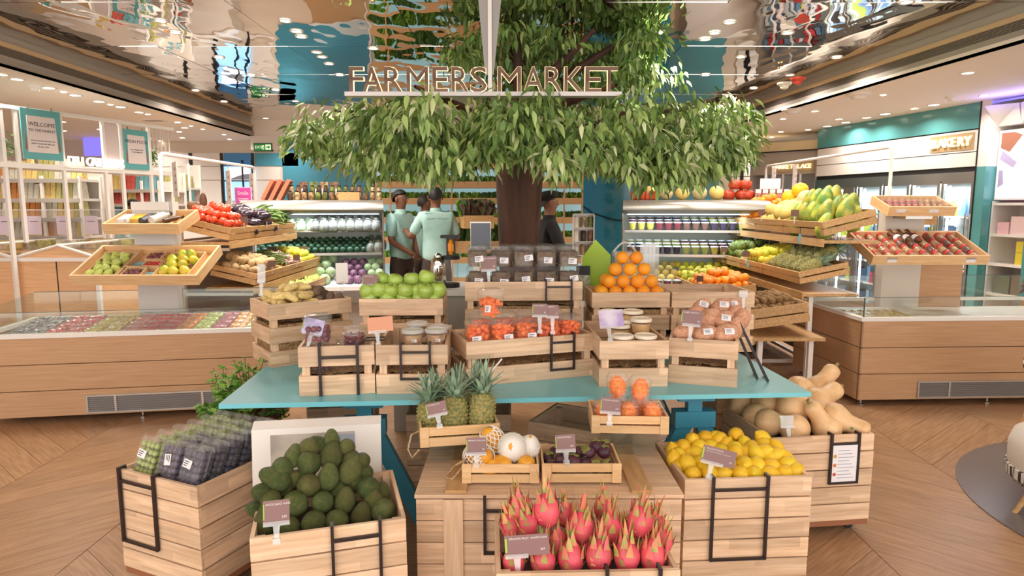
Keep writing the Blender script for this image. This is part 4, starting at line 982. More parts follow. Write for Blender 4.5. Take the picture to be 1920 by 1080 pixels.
# dried goods: two tiers, two rows
M_dry=mat('dried_brown',(122,100,76),.8,noise_s=40,noise_c=(84,64,48),var=.15)
mc=cr_dried.matrix_basis; W5=.68
LBX=((.01,.03,3),(.02,.025,4),(.015,.04,-6),(.02,.03,2),(.03,.045,-8))
for tier in (0,1):
    for k in range(5):
        x=-.27+k*.135
        boxtub(f'clear box of dried brown goods, {ORD[k]} from left in {["lower","upper"][tier]} tier',mc@TM((x,.095,.398+tier*.122)),.130,.12,.104,.094,M_dry,.013,seed=k+tier*9,name='dried_goods_box',style='fluff',group='boxed dried goods in back row centre',dome=.012,
            lab=(LBX[(k+tier*2)%5][0]*(1 if k else .6),LBX[(k+tier*2)%5][1]+.008,LBX[(k+tier*2)%5][2],.05))
for k in range(5): boxtub(f'clear box of dried goods behind, {ORD[k]} from left',mc@TM((-.27+k*.135,.235,.52)),.130,.12,.104,.094,M_dry,.014,seed=k+70,name='dried_goods_box',style='fluff',group='boxed dried goods in back row centre',dome=.012)
# grapes: tilted clamshells leaning in rows
M_gg=mat('green_grape',(176,190,104),.3,var=.1,coat=.3); M_bg=mat('dark_grape',(70,52,74),.35,var=.25,noise_s=15,noise_c=(96,84,110))
M_bb=mat('blueberry',(60,56,84),.5,var=.2,noise_s=20,noise_c=(84,74,98))
mc=cr_grape.matrix_basis; k=0
for row in range(3):
    for i in range(6):
        x=-w4/2+.06+row*.135+.02; y=.045+i*.075
        green=(row==0) or (row==1 and i>2)
        m=M_gg if (row==0 or (row==1 and i>=3) or (row==2 and i==5)) else (M_bg if row==1 else M_bb)
        colr='green grapes' if m is M_gg else ('dark grapes' if m is M_bg else 'blueberries')
        hgt=.195
        M=mc@TM((x,y+.01,.44+.012*row*0),R(2))@Matrix.Rotation(R(-20),4,'X')@Matrix.Rotation(R(4),4,'Y')
        t=thing('grape_box',f'upright clear box of {colr}, {ORD[row]} column from left, {ORD[i]} from front','fruit box',M=M)
        g=MB(); q=random.Random(k)
        w_,d_,h_=.115,.055,hgt
        g2=MB().box(-w_/2,-d_/2,0,w_/2,d_/2,h_)
        # shell
        sh=MB(); 
        P=lambda s,y_: [( -w_/2*s,y_,.01),( w_/2*s,y_,.01),( w_/2*s,y_,h_-.012),(w_/2*s-.014,y_,h_),(-w_/2*s+.014,y_,h_),(-w_/2*s,y_,h_-.012)]
        rings=[P(.88,-d_/2),P(1,-.003),P(1.04,0),P(1,.003),P(.88,d_/2)]
        vs=[p for r_ in rings for p in r_]; fs=[(a*6+b,a*6+(b+1)%6,(a+1)*6+(b+1)%6,(a+1)*6+b) for a in range(4) for b in range(6)]+[tuple(reversed(range(6))),tuple(24+b for b in range(6))]
        obj('shell',sh.add(vs,fs),M_shell,t)
        br=.0125
        for a in range(4):
            for b in range(6):
                for c_ in (-1,1):
                    p=Vector((-.038+a*.0255+q.uniform(-.003,.003),c_*.012,.022+b*.027+q.uniform(-.003,.003)))
                    g.lathe([(br*.4,-br),(br*.95,-br*.4),(br,.2*br),(br*.5,br)],6,TM(p,q.uniform(0,6),q.uniform(0,1.5)))
        tag(obj('grapes',g,m,t,smooth=True,ang=80),kind='stuff')
        if (row,i) in ((0,0),(0,1),(1,0),(2,0),(1,3)): 
            wl(t,TM((-.02 if row!=1 else .0,-.0295,.118),0,0,R(6 if row!=1 else 80)),.045,.034)
        k+=1
# white display board behind avocados
p=at(590,905,2.62)
t=thing('poster_board','white display board with pale photo panel behind the avocado heap','display board',M=TM((at(474,900,2.60).x,2.60,.50),R(9))@Matrix.Rotation(R(-6),4,'X'))
bw_=.53; obj('board',MB().box(0,0,-.12,bw_,.02,.17),M_white,t); obj('board_top',MB().hexa([(0,0,.17),(bw_,0,.17),(bw_,.02,.17),(0,.02,.17)],[(0,.05,.195),(bw_,.05,.195),(bw_,.06,.195),(0,.06,.195)]),M_white,t)
obj('photo_panel',MB().box(.075,-.002,-.06,bw_-.11,0,.145),mat('photo_grey',(196,186,172),.5,noise_s=5,noise_c=(160,150,140),noise_lo=.45,noise_hi=.65),t)
obj('photo_detail',MB().box(bw_-.19,-.004,.03,bw_-.11,-.002,.135),mat('photo_blue',(150,160,172),.5),t)
# ---------------- price signs
PS=price_sign
PS(518,960,1.99,.082,.075,'square price card clipped to the avocado crate','AVOCADO HASS','129',lean=-15,stem=.045,yaw=14)
PS(988,1022,1.845,.135,.062,'wide price card clipped to the dragon fruit crate','DRAGON FRUIT  WHITE FLESH','269',tilt=-4,lean=-12,clipw=.07)
PS(1348,856,2.49,.135,.066,'wide tilted price card clipped to the lemon crate','YELLOW LEMON','89',tilt=13,lean=-14,yaw=-4,clipw=.09,sub='FRESH JUICY LEMONS FROM THE ORCHARD')
PS(893,836,2.42,.078,.062,'price card clipped to the net-wrapped mango tray','MANGO YELLOW','79',lean=-12,stem=.035,tilt=-1)
PS(1060,830,2.42,.078,.062,'price card clipped to the mangosteen tray','MANGOSTEEN','149',lean=-12,stem=.035,tilt=-3)
PS(818,766,2.56,.083,.052,'price card clipped to the pineapple tray','PINEAPPLE MINI','99',lean=-12,tilt=-10,yaw=8,stem=.038)
PS(1145,760,2.63,.085,.062,'price card clipped to the horned melon tray','KIWANO MELON','159',lean=-12,tilt=4,stem=.035,yaw=-4)
PS(1297,596,3.13,.10,.075,'brown price card clipped to the sweet potato crate','SWEET POTATO','59',lean=-14,tilt=4,stem=.06,yaw=-12)
PS(1146,597,3.07,.118,.085,'shiny glare-covered price card on the cream tub crate','','',lean=-22,tilt=-4,stem=.055,m=mat('painted_glare_card',(214,206,226),.12,coat=.6,metal=.4,noise_s=9,noise_c=(170,150,200)),strip=False)  # glare is painted into the card colour as pale lilac mottling
PS(587,612,2.97,.10,.072,'shiny tilted price card on the red fruit crate','','',lean=-16,tilt=12,stem=.06,m=mat('shiny_card_purple',(170,160,196),.12,coat=.6,metal=.4,noise_s=14,noise_c=(96,84,120)),strip=True)
PS(713,608,3.0,.118,.07,'orange-tinted back of a price card on the second crate','','',lean=-12,tilt=-4,stem=.05,yaw=6,m=mat('card_back',(214,150,116),.5),strip=False)
PS(1012,581,3.22,.075,.062,'left brown price card of the pair on carrot crate','BABY CARROT','49',lean=-12,stem=.07)
PS(1036,583,3.225,.062,.062,'right brown price card of the pair on carrot crate','CARROTS','59',lean=-12,stem=.07)
PS(915,494,3.79,.10,.085,'brown price card in front of the boxed dried goods','DRIED GOODS','99',lean=-10,tilt=-3,stem=.07)
PS(694,525,3.59,.085,.062,'brown price card clipped to the green apple crate','GREEN APPLE','25',lean=-12,stem=.07,yaw=6)
PS(1476,790,3.02,.07,.055,'clear reflective price card on the squash crate','','',lean=-25,stem=.05,m=M_plast2)
PS(1394,512+38,3.82,.05,.035,'clear card clip standing on the empty back row crate','','',lean=-5,stem=.09,m=M_plast2,strip=False)
# white card on the back of ginger crate
t=thing('price_sign','white card seen from behind on the fingerling potato crate','price sign',M=TM(at(641,512,3.85),R(20)))
obj('card',MB().box(-.035,0,-.06,.035,.002,.06),M_white,t); obj('stem',MB().box(-.012,-.003,-.11,.012,.003,-.05),M_plast2,t)
p=L2W(cr_ginger,(-.2,-.01,.38))
t=PS(490,512,3.60,.045,.10,'tall clear price tag at left corner of potato crate','','',lean=-8,stem=.06,m=M_plast2,strip=False)
# white stick on the pineapples
# green house-shaped board behind the oranges, and its leaflet
g=MB().prism([(-.085,0),(.10,0),(.10,.29),(.0,.39),(-.085,.27)],.012,TM((0,0,0))@UP)
t=tag(obj('green_board',g,mat('lime_green',(160,196,36),.4),None,TM(at(1115,560,4.25),R(-12))),'lime green house-shaped board standing behind the oranges','board')
t=thing('leaflet','pale leaflet with a black heading beside the lime green board','leaflet',M=TM(at(1093,530,4.2),R(-5)))
obj('sheet',MB().box(-.045,0,-.12,.045,.003,.11),mat('leaflet_paper',(206,206,186),.5,noise_s=40,noise_c=(150,160,120)),t); obj('heading',MB().box(-.045,-.002,.05,.045,0,.11),M_black,t)
# ---------------- pots of herbs at the left behind the table
M_herb=mat('herb_leaf',(108,158,58),.5,var=.2,noise_s=12,noise_c=(140,188,84)); M_pot=mat('clay_pot',(110,66,48),.7)
def herb(px,py,Y,z0,h,w,seed,label,n=130,leaf=.022):
    q=random.Random(seed); x=(px-960)/FPX*Y*1.03; t=thing('potted_herb',label,'plant',(x,Y,z0))
    obj('pot',MB().lathe([(.045,0),(.06,.10),(.066,.10),(.066,.115),(.055,.115),(.05,.10)],16),M_pot,t,smooth=True)
    st=MB(); lf=MB()
    for s_ in range(12):
        a=q.uniform(0,6.28); e=Vector((math.cos(a)*w*q.uniform(.2,1),math.sin(a)*w*q.uniform(.2,1),h*q.uniform(.6,1))); b0=Vector((math.cos(a)*.02,math.sin(a)*.02,.10)); mid=b0.lerp(e,.5)+Vector((0,0,h*.12))
        st.tube([b0,mid,e],.0025,4)
        for k in range(n//12):
            f=q.uniform(.25,1); p=b0.lerp(mid,f*2) if f<.5 else mid.lerp(e,(f-.5)*2); p=p+Vector((q.uniform(-1,1),q.uniform(-1,1),q.uniform(-.5,.5)))*.02
            M=TM(p,q.uniform(0,6.28),q.uniform(-.7,.7),q.uniform(-.7,.7),leaf*q.uniform(.7,1.3))
            lf.add([(-.5,0,0),(0,-.45,.1),(.9,0,-.1),(0,.45,.1),(.1,0,-.02)],[(0,1,4),(1,2,4),(2,3,4),(3,0,4)],M)
    obj('stems',st,mat('herb_stem',(120,110,60),.7),t); tag(obj('foliage',lf,M_herb,t),kind='stuff')
obj_bench=thing('plant_stand','low wooden stand carrying herb pots behind the grape crate','stand',(-1.36,3.25,0))
obj('shelf_board',MB().box(-.27,-.15,.36,.27,.32,.38),M_plinth,obj_bench)
for x in (-.24,.24):
    for y in (-.12,.29): obj('leg',MB().box(x-.02,y-.02,0,x+.02,y+.02,.36),M_plinth,obj_bench)
herb(398,750,3.2,.381,.24,.12,1,'leafy green potted herb at the left end of the stand',330,.034)
herb(420,720,3.42,.381,.40,.12,2,'tall airy potted herb at back left of the stand',220,.022)
herb(455,720,3.25,.381,.34,.13,3,'bushy bright green herb beside the blue table corner',360,.036)
herb(505,760,3.38,.381,.14,.10,4,'low fine-leaved herb under the blue table edge',300,.016)
herb(470,700,3.5,.381,.40,.10,5,'tall thin-stemmed herb at back right of the stand',180,.024)
# stray white stick among the crowns
tag(obj('pen_stick',MB().tube([at(905,716,2.83),at(941,673,2.90)],.004,6),M_white),'thin white stick leaning above the right pineapple','stick')
# ---------------- chilled island counters
def counter(name,label,A,B,depth,top,grA,left=False):
    rz=math.atan2(B[1]-A[1],B[0]-A[0]); L_=math.hypot(B[0]-A[0],B[1]-A[1])
    t=thing(name,label,'counter',(A[0],A[1],0),rz)
    h=(top-.05-.03)/3
    for k in range(3):
        z0=.05+k*h+.003
        obj('front_panel',MB().box(0,0,0,L_,.018,h-.006),M_oak,t,TM((0,0,z0)))
        for x in (0,L_-.018): obj('side_panel',MB().box(-depth/2,0,0,depth/2-.02,.018,h-.006),M_oak,t,TM((x+ (0 if x==0 else .018),depth/2,z0),R(90) if x else R(90))@TM((0,-.018 if x==0 else 0,0)))
    obj('body',MB().box(.03,.03,.05,L_-.03,depth-.02,top-.16),M_plinth,t)
    obj('white_rim',MB().box(-.012,-.012,top-.03,L_+.012,.03,top).box(-.012,.03,top-.03,.03,depth,top).box(L_-.03,.03,top-.03,L_+.012,depth,top).box(.03,depth-.04,top-.03,L_-.03,depth,top),M_white,t)
    obj('well',MB().box(.03,.03,top-.16,L_-.03,depth-.04,top-.14),M_white,t)
    gh=.175
    for nm,b in (('front_glass',(.02,.006,top,L_-.02,.012,top+gh*.9)),('back_glass',(.02,depth-.03,top,L_-.02,depth-.024,top+gh*1.2))): obj(nm,MB().box(*b),M_glass,t)
    for x in (.012,L_-.018): obj('side_glass',MB().hexa([(x,.012,top),(x+.006,.012,top),(x+.006,depth-.03,top),(x,depth-.03,top)],[(x,.012,top+gh*.9),(x+.006,.012,top+gh*.9),(x+.006,depth-.03,top+gh*1.2),(x,depth-.03,top+gh*1.2)]),M_glass,t)
    dk=mat('glass_edge',(70,84,82),.3)
    obj('glass_edge',MB().box(.010,.004,top,.016,.014,top+gh*.9).box(.02,.004,top+gh*.9,L_-.02,.009,top+gh*.9+.003).box(.02,depth-.03,top+gh*1.2,L_-.02,depth-.024,top+gh*1.2+.004),dk,t)
    g0,g1=grA
    gr=obj('grille_panel',MB().box(g0,-.004,.075,g1,.0,.075+.115),mat('grille_dark',(112,106,104),.5),t)
    obj('grille_frame',MB().box(g0-.012,-.012,.063,g1+.012,-.004,.075).box(g0-.012,-.012,.19,g1+.012,-.004,.202).box(g0-.012,-.012,.075,g0,-.004,.19).box(g1,-.012,.075,g1+.012,-.004,.19),M_steel,t)
    b=MB()
    for k in range(7): b.box(g0,-.010,.082+k*.0155,g1,-.005,.087+k*.0155)
    tag(obj('grille_bars',b,mat('grille_bar',(140,134,130),.4,metal=.4),t),kind='stuff')
    for x in (g0+(g1-g0)*.2,g0+(g1-g0)*.85): obj('grille_mullion',MB().box(x-.008,-.012,.075,x+.008,-.005,.19),M_steel,t)
    for x in (.06,L_-.06,L_*.5):
        for y in (.05,depth-.08): obj('foot',MB().lathe([(.022,0),(.022,.008),(.009,.014),(.009,.052)],12,TM((x,y,0))),M_steel,t)
    return t,L_
cl,LL=counter('chilled_counter','low wood-clad chilled counter on the left full of fruit packs',(-3.86,4.575),(-1.75,4.93),.82,.672,(.72,1.66))
cr_,LR=counter('chilled_counter','low wood-clad chilled counter on the right with mostly empty white well',(2.765,5.06),(5.0,5.16),1.12,.722,(.50,1.75))
# sliced fruit packs in the left counter
cols=[(96,104,112),(112,118,124),(226,96,104),(230,110,116),(236,216,110),(232,206,120),(236,150,150),(224,84,80),(212,74,78),(240,150,70),(190,206,120),(178,84,112),(242,160,80),(196,204,130),(236,130,120),(238,180,120)]
pk={}; q=random.Random(4)
for ci in range(15):
    m=mat(f'fruit_pieces_{["grey","slate","red","coral","yellow","gold","pink","scarlet","ruby","orange","lime","purple","amber","green","salmon","peach"][ci]}',cols[ci],.4,noise_s=30,noise_c=tuple(min(255,c+30) for c in cols[ci]))
    g=MB()
    for a in range(5):
        for b in range(4):
            p=Vector((-.046+a*.022+q.uniform(-.004,.004),-.036+b*.023,.022+q.uniform(0,.012)))
            g.box(-.011,-.011,-.012,.011,.011,.012,TM(p,q.uniform(0,3),q.uniform(-.4,.4),q.uniform(-.4,.4)))
    g.box(-.055,-.045,.004,.055,.045,.02)
    proto=None
    for r_ in range(5):
        M=cl.matrix_basis@TM((.17+ci*.131+q.uniform(-.006,.006),.12+r_*.125,.672-.075+r_*.012),q.uniform(-.06,.06),R(10))
        cn=["grey berry","slate berry","watermelon","coral melon","yellow pineapple","golden mango","pink guava","scarlet melon","ruby melon","orange papaya","lime kiwi","purple fruit","amber papaya","green melon","salmon melon"][ci]
        lb=f'clear pack of {cn} pieces in the left counter, {ORD[r_]} row back'
        if proto is None:
            proto=thing('fruit_pack',lb,'fruit pack',M=M,group='cut fruit packs in the left counter')
            obj('pieces',g,m,proto); obj('tub',rbox(.122,.105,.045,.02).mesh('tub',M_plast,True,50),None,proto); obj('lid',rlid(.122,.105,.014,.02).mesh('lid',M_plast,True,50),None,proto,TM((0,0,.05)))
        else: dup(proto,M,lb)
# ice bed with yellow fruit in the right counter
tag(obj('crushed_ice',MB().box(.04,.04,.585,LR-.04,1.0,.645),mat('ice_white',(236,232,224),.4,bump=.6,bump_s=60),cr_),kind='stuff')
q=random.Random(8); k=0
for i in range(7):
    for j in range(4):
        M=cr_.matrix_basis@TM((.10+i*.075+j*.03,.12+j*.16+q.uniform(-.02,.02),.655),q.uniform(-.5,.5))
        lb=f'small yellow fruit pack on white ice, {ORD[i]} from left in {ORD[j]} row back'
        if k==0:
            y0=thing('yellow_fruit_pack',lb,'fruit pack',M=M,group='yellow fruit packs in the right counter'); obj('fruit_slices',MB().box(-.03,-.05,0,.03,.05,.016).lathe([(.02,0),(.016,.02)],8,TM((0,.02,.012))).lathe([(.02,0),(.016,.02)],8,TM((0,-.025,.012))),mat('yellow_fruit',(232,204,96),.4,noise_s=30,noise_c=(214,176,70)),y0)
            obj('film',MB().box(-.033,-.055,.0,.033,.055,.036),M_plast,y0)
        else: dup(y0,M,lb)
        k+=1
# ---------------- sloping display trays on columns above the counters
def slope_tray(label,fl,fr,Yf,zb,Yb,H=.085,wall=.018,floor_d=.07):
    """front edge pixels fl, fr at depth Yf; back rim at depth Yb and height zb"""
    a=at(*fl,Yf); b=at(*fr,Yf); w=b.x-a.x; zf=a.z; tl=math.atan2(zb-zf,Yb-Yf); D_=math.hypot(zb-zf,Yb-Yf)
    t=thing('sloping_tray',label,'tray',M=Matrix.Translation(((a.x+b.x)/2,Yf,zf))@Matrix.Rotation(tl,4,'X'))
    obj('front_board',MB().box(-w/2,0,-H,w/2,wall,0),M_plain,t); obj('back_board',MB().box(-w/2,D_-wall,-H,w/2,D_,0),M_plain,t)
    for s in (-1,1): obj('side_board',MB().box(-D_/2+wall,-wall/2,-H,D_/2-wall,wall/2,0),M_plain,t,TM((s*(w/2-wall/2),D_/2,0),R(90)))
    obj('base_board',MB().box(-w/2+wall,wall,-H,w/2-wall,D_-wall,-H+.012),M_plain,t)
    return t,w,D_
def divider(t,pts,H=.05,z=-.07):
    g=MB()
    for (x0,y0,x1,y1) in pts: g.box(x0,y0,z,x1,y1,z+H)
    obj('divider',g,M_plain,t)
tl1,wl1,dl1=slope_tray('wide sloping wooden tray of pears, plums and mangoes on left column',(128,517),(368,517),5.0,1.27,5.45)
tl2,wl2,dl2=slope_tray('small sloping wooden tray of bags and bottles on top of left column',(190,420),(334,420),5.2,1.565,5.55)
tr1,wr1,dr1=slope_tray('wide sloping wooden tray of red-capped jars on the right column',(1638,480),(1858,480),5.5,1.37,5.95)
tr2,wr2,dr2=slope_tray('small sloping wooden tray of red fruit packs on top of right column',(1668,388),(1795,388),5.75,1.69,6.05)
t=thing('tray_pedestal','white column rising from the left counter between its trays','column',(at(299,500,5.53).x,5.53,.53))
obj('shaft',MB().box(-.17,-.05,0,.17,.05,1.10),mat('column_grey',(206,206,204),.5),t); obj('cap_sign',MB().box(-.155,-.09,1.03,.155,-.081,1.10),M_white,t)
t=thing('tray_pedestal','pale column with a wooden half on the right counter','column',(at(1684,500,6.14).x,6.14,.58))
obj('shaft',MB().box(-.18,-.06,0,.18,.06,1.09),mat('column_warm',(206,198,188),.5),t); obj('wood_half',MB().box(.181,-.05,0,.58,.06,.72),M_oak,t); obj('wood_head',MB().box(.181,-.05,.84,.30,.06,.92),M_stand,t); obj('bracket',MB().box(-.12,-.26,.90,.12,-.06,.95),M_steel,t)
# inner boxes of the left lower tray
def inner(t,x0,y0,x1,y1,label,zb=-.072,h=.05,m=None):
    b=thing('inner_box',label,'box',M=t.matrix_basis@TM((0,0,0))); w=.008
    obj('side',MB().box(x0,y0,zb,x1,y0+w,zb+h).box(x0,y1-w,zb,x1,y1,zb+h).box(x0,y0+w,zb,x0+w,y1-w,zb+h).box(x1-w,y0+w,zb,x1,y1-w,zb+h),m or M_plain,b); obj('base',MB().box(x0+w,y0+w,zb,x1-w,y1-w,zb+.006),M_plain,b)
    return b
M_pear=mat('pear_skin',(186,202,96),.4,var=.06,noise_s=6,noise_c=(204,214,120))
pear_me=lobe([(.02,-.5),(.2,-.5),(.4,-.36),(.45,-.12),(.38,.12),(.26,.3),(.2,.44),(.1,.52),(.02,.53)],14).mesh('pear',M_pear,True,80)
M_plum=mat('plum_skin',(100,50,62),.3,var=.25,noise_s=4,noise_c=(140,70,70),coat=.3); sph_me=lobe(ell(.5,.48,8),14)
plum_me=sph_me.mesh('plum',M_plum,True,80); M_tom=mat('tomato_skin',(222,62,40),.25,var=.1,coat=.3,noise_s=3,noise_c=(236,90,40)); tom_me=lobe([(.02,-.40),(.3,-.40),(.46,-.22),(.5,0),(.45,.24),(.3,.38),(.1,.36),(.02,.33)],14).mesh('tomato',M_tom,True,80)
M_gm=mat('green_mango',(182,194,62),.35,var=.15,hue=.03,noise_s=3,noise_c=(226,190,60)); gm_me=noisy(lobe(ell(.42,.55,8),12),.04,2).mesh('green_mango',M_gm,True,80)
M_berry=mat('berry_red',(196,48,50),.3,var=.15,coat=.3); ber_me=sph_me.mesh('red_apple',M_berry,True,80)
def gridfill(t,me,name,label,grp,x0,y0,x1,y1,z,s,dx,dy,rot='any',cat='fruit',seed=1,dome=0,labf=None):
    q=random.Random(seed); out=[]; y=y0+dy/2; j=0
    while y<y1-dy*.3:
        x=x0+dx/2+(j%2)*dx*.4; i=0
        while x<x1-dx*.35:
            u=(x-x0)/(x1-x0)*2-1; v=(y-y0)/(y1-y0)*2-1
            p=t.matrix_basis@Vector((x+q.uniform(-.1,.1)*dx,y,z+dome*(1-u*u)*(1-v*v)))
            ro=(q.uniform(-1,1),q.uniform(-1,1),q.uniform(0,6)) if rot=='any' else rot
            o=fruit(me,name,labf(j,i) if labf else label,p,s*q.uniform(.92,1.08),ro,grp,cat); out.append(o); x+=dx; i+=1
        y+=dy; j+=1
    return out
inner(tl1,-.42,.04,-.17,.42,'wooden inner box of green pears at left of sloping tray')
o=gridfill(tl1,pear_me,'pear','','green pears in the sloping tray',-.41,.05,-.18,.41,-.035,.078,.068,.066,'any',dome=.03); rank(o,'green pear','in the sloping left tray',8)
inner(tl1,.14,.05,.40,.42,'wooden inner box of mangoes at right of sloping tray')
o=gridfill(tl1,gm_me,'mango','','green-yellow mangoes in the sloping tray',.15,.07,.39,.40,-.035,.095,.078,.085,'any',seed=3,dome=.02); rank(o,'green-yellow mango','in the sloping left tray',8)
inner(tl1,-.13,.05,.03,.17,'small wooden inner box of dark plums in sloping tray')
o=gridfill(tl1,plum_me,'plum','','dark plums in the sloping tray',-.125,.06,.025,.165,-.04,.055,.047,.045,'any',seed=4); rank(o,'dark plum','in the lower small box',5)
inner(tl1,-.06,.30,.07,.42,'small wooden inner box of purple plums at back of tray')
o=gridfill(tl1,plum_me,'plum','','purple plums at the back of the sloping tray',-.055,.31,.065,.41,-.04,.06,.05,.045,'any',seed=5); rank(o,'purple plum','in the back small box',5)
inner(tl1,-.03,.19,.11,.29,'small wooden inner box of red fruit in tray middle')
o=gridfill(tl1,ber_me,'red_apple','','small red fruits in the sloping tray',-.025,.20,.105,.285,-.04,.042,.036,.036,'any',seed=6); rank(o,'small round red fruit','in the middle small box',4)
divider(tl1,[(-.16,.02,-.15,.46),(.12,.02,.13,.46),(-.15,.18,-.03,.188)])
for k,(x,y) in enumerate(((-.09,.25),(-.1,.025),(.08,.09))): tag(obj('folded_label',MB().box(x-.04,y,-.06,x+.04,y+.04,-.045),mat('teal_label',(120,170,178),.5),None,tl1.matrix_basis),['teal label card in the middle of the sloping tray','teal label card at the front of sloping tray','teal label card beside the mango box'][k],'label')
# top-left tray: bags and bottles
inner(tl2,-.2,.03,.20,.24,'shallow inner wooden box in the top left tray')
for k,(x,rgb,lb,w,l) in enumerate(((-.19,(236,226,216),'white paper bag at left of the top left tray',.09,.16),(-.09,(240,186,40),'yellow pouch in the top left tray',.09,.15),(0,(66,64,70),'dark bottle lying in the top left tray',.06,.2),(.09,(222,216,206),'white bundle beside the dark bottle in top tray',.07,.2),(.19,(104,66,40),'brown wrapped stick at right of the top tray',.04,.16))):
    t=thing('wrapped_goods',lb,'package',M=tl2.matrix_basis@TM((x,.15,-.03),R([0,5,-12,-20,-40][k])))
    m=mat(f'goods_{k}',rgb,.4,noise_s=12,noise_c=tuple(int(c*.8) for c in rgb)); 
    if k<2: obj('pouch',noisy(MB().hexa([(-w/2,-l/2,0),(w/2,-l/2,0),(w/2,l/2,0),(-w/2,l/2,0)],[(-w*.42,-l*.4,.04),(w*.42,-l*.4,.04),(w*.42,l*.4,.04),(-w*.42,l*.4,.04)]),.01,20),m,t); obj('folded_top',MB().box(-w*.3,l*.42,.01,w*.3,l*.56,.02),m,t)
    else: obj('bottle',MB().lathe([(.01,-l/2),(w/2,-l/2+.01),(w/2,l*.2),(w*.22,l*.36),(w*.22,l/2)],12,TM((0,0,w/2),0,R(-90))),m,t,smooth=True); obj('cap',MB().lathe([(w*.26,l*.45),(w*.26,l*.56)],10,TM((0,0,w/2),0,R(-90))),M_dark if k!=2 else M_white,t)
# right lower tray: jars with red caps lying in columns
M_cap=mat('red_cap',(206,60,62),.35,var=.1); M_jarc=mat('jar_contents',(206,170,120),.5,var=.18,hue=.02,noise_s=20,noise_c=(160,116,76)); M_jard=mat('jar_dark',(120,70,56),.5,noise_s=20,noise_c=(90,60,44))
cap_me=MB().lathe([(.026,-.012),(.028,-.01),(.028,.012),(.024,.014)],14,TM((0,0,0),0,R(-90))).mesh('cap',M_cap,True)
jar_c=MB().lathe([(.01,-.045),(.024,-.04),(.025,.03),(.02,.038)],12,TM((0,0,0),0,R(-90))).mesh('contents',M_jarc,True)
jar_d=MB().lathe([(.01,-.045),(.024,-.04),(.025,.03),(.02,.038)],12,TM((0,0,0),0,R(-90))).mesh('contents',M_jard,True)
jar_g=MB().lathe([(.012,-.05),(.028,-.045),(.028,.032),(.022,.042)],12,TM((0,0,0),0,R(-90))).mesh('jar',M_plast,True)
pj=[None,None]
for c in range(9):
    for r_ in range(4):
        if c in (3,4) and r_>2: continue
        x=-.42+c*.105+(-.0 if r_%2 else 0); y=.075+r_*.115; d=1 if (c in(3,4) and r_==2) or (c>4 and (c+r_)%3==0) else 0
        M=tr1.matrix_basis@TM((x,y,-.04),0,R(0)); lb=f'small jar with red cap in right tray, {ORD[c]} column from left, {ORD[r_]} from front'
        if pj[d] is None:
            t=thing('red_capped_jar',lb,'jar',M=M,group='red-capped jars in the right tray'); obj('contents',jar_d if d else jar_c,None,t); obj('jar',jar_g,None,t); obj('cap',cap_me,None,t,TM((0,.042,.004))); pj[d]=t
        else: dup(pj[d],M,lb)
for k in range(3):
    t=thing('herb_bunch',['left dark bundled herb pack in the right tray','middle dark bundled herb pack in the right tray','dark wrapped sausage pack beside herb bundles in right tray'][k],'package',M=tr1.matrix_basis@TM((-.10+k*.08,.40,-.03),R(12)))
    obj('bundle',MB().lathe([(.012,-.09),(.028,-.05),(.03,.02),(.02,.05),(.035,.10)],9,TM((0,0,.012),0,R(-90))),mat('herb_dark',(84,74,40),.6,noise_s=30,noise_c=(130,70,50)),t,smooth=True); obj('paper_band',MB().lathe([(.031,-.02),(.033,0),(.031,.02)],10,TM((0,-.02,.012),0,R(-90)),cap=False),M_label,t)
for s in (-.33,.34): obj('tag_holder',MB().box(s-.04,-.006,-.06,s+.04,0,-.03),M_label,tr1); obj('tag_holder_clip',MB().box(s-.04,-.008,-.03,s+.04,0,-.016),M_steel,tr1)
for s in (-.19,.10): obj('tag_holder',MB().box(s-.04,-.006,-.05,s+.04,0,-.022),M_label,tr2)
for k in range(10):
    for j in range(2):
        x=-.255+k*.057; y=.06+j*.12; red=k<6; nm='red fruit' if red else 'golden snack'
        lb=f'upright clear pack of {nm} in top right tray, {ORD[k]} from left, {"front" if j==0 else "rear"} row'
        t=thing('upright_pack',lb,'package',M=tr2.matrix_basis@TM((x,y,-.07),0,-tr2.matrix_basis.to_euler().x),group='upright packs in the top right tray')
        obj('contents',MB().lathe([(.018,0),(.023,.03),(.022,.06),(.01,.068)],8),mat('pack_red',(196,84,80),.4,noise_s=24,noise_c=(160,60,60)) if red else mat('pack_gold',(196,150,100),.5,noise_s=24,noise_c=(150,96,60)),t,smooth=True)
        obj('bag',MB().lathe([(.022,0),(.026,.05),(.026,.09),(.012,.115)],8),M_plast,t,smooth=True)
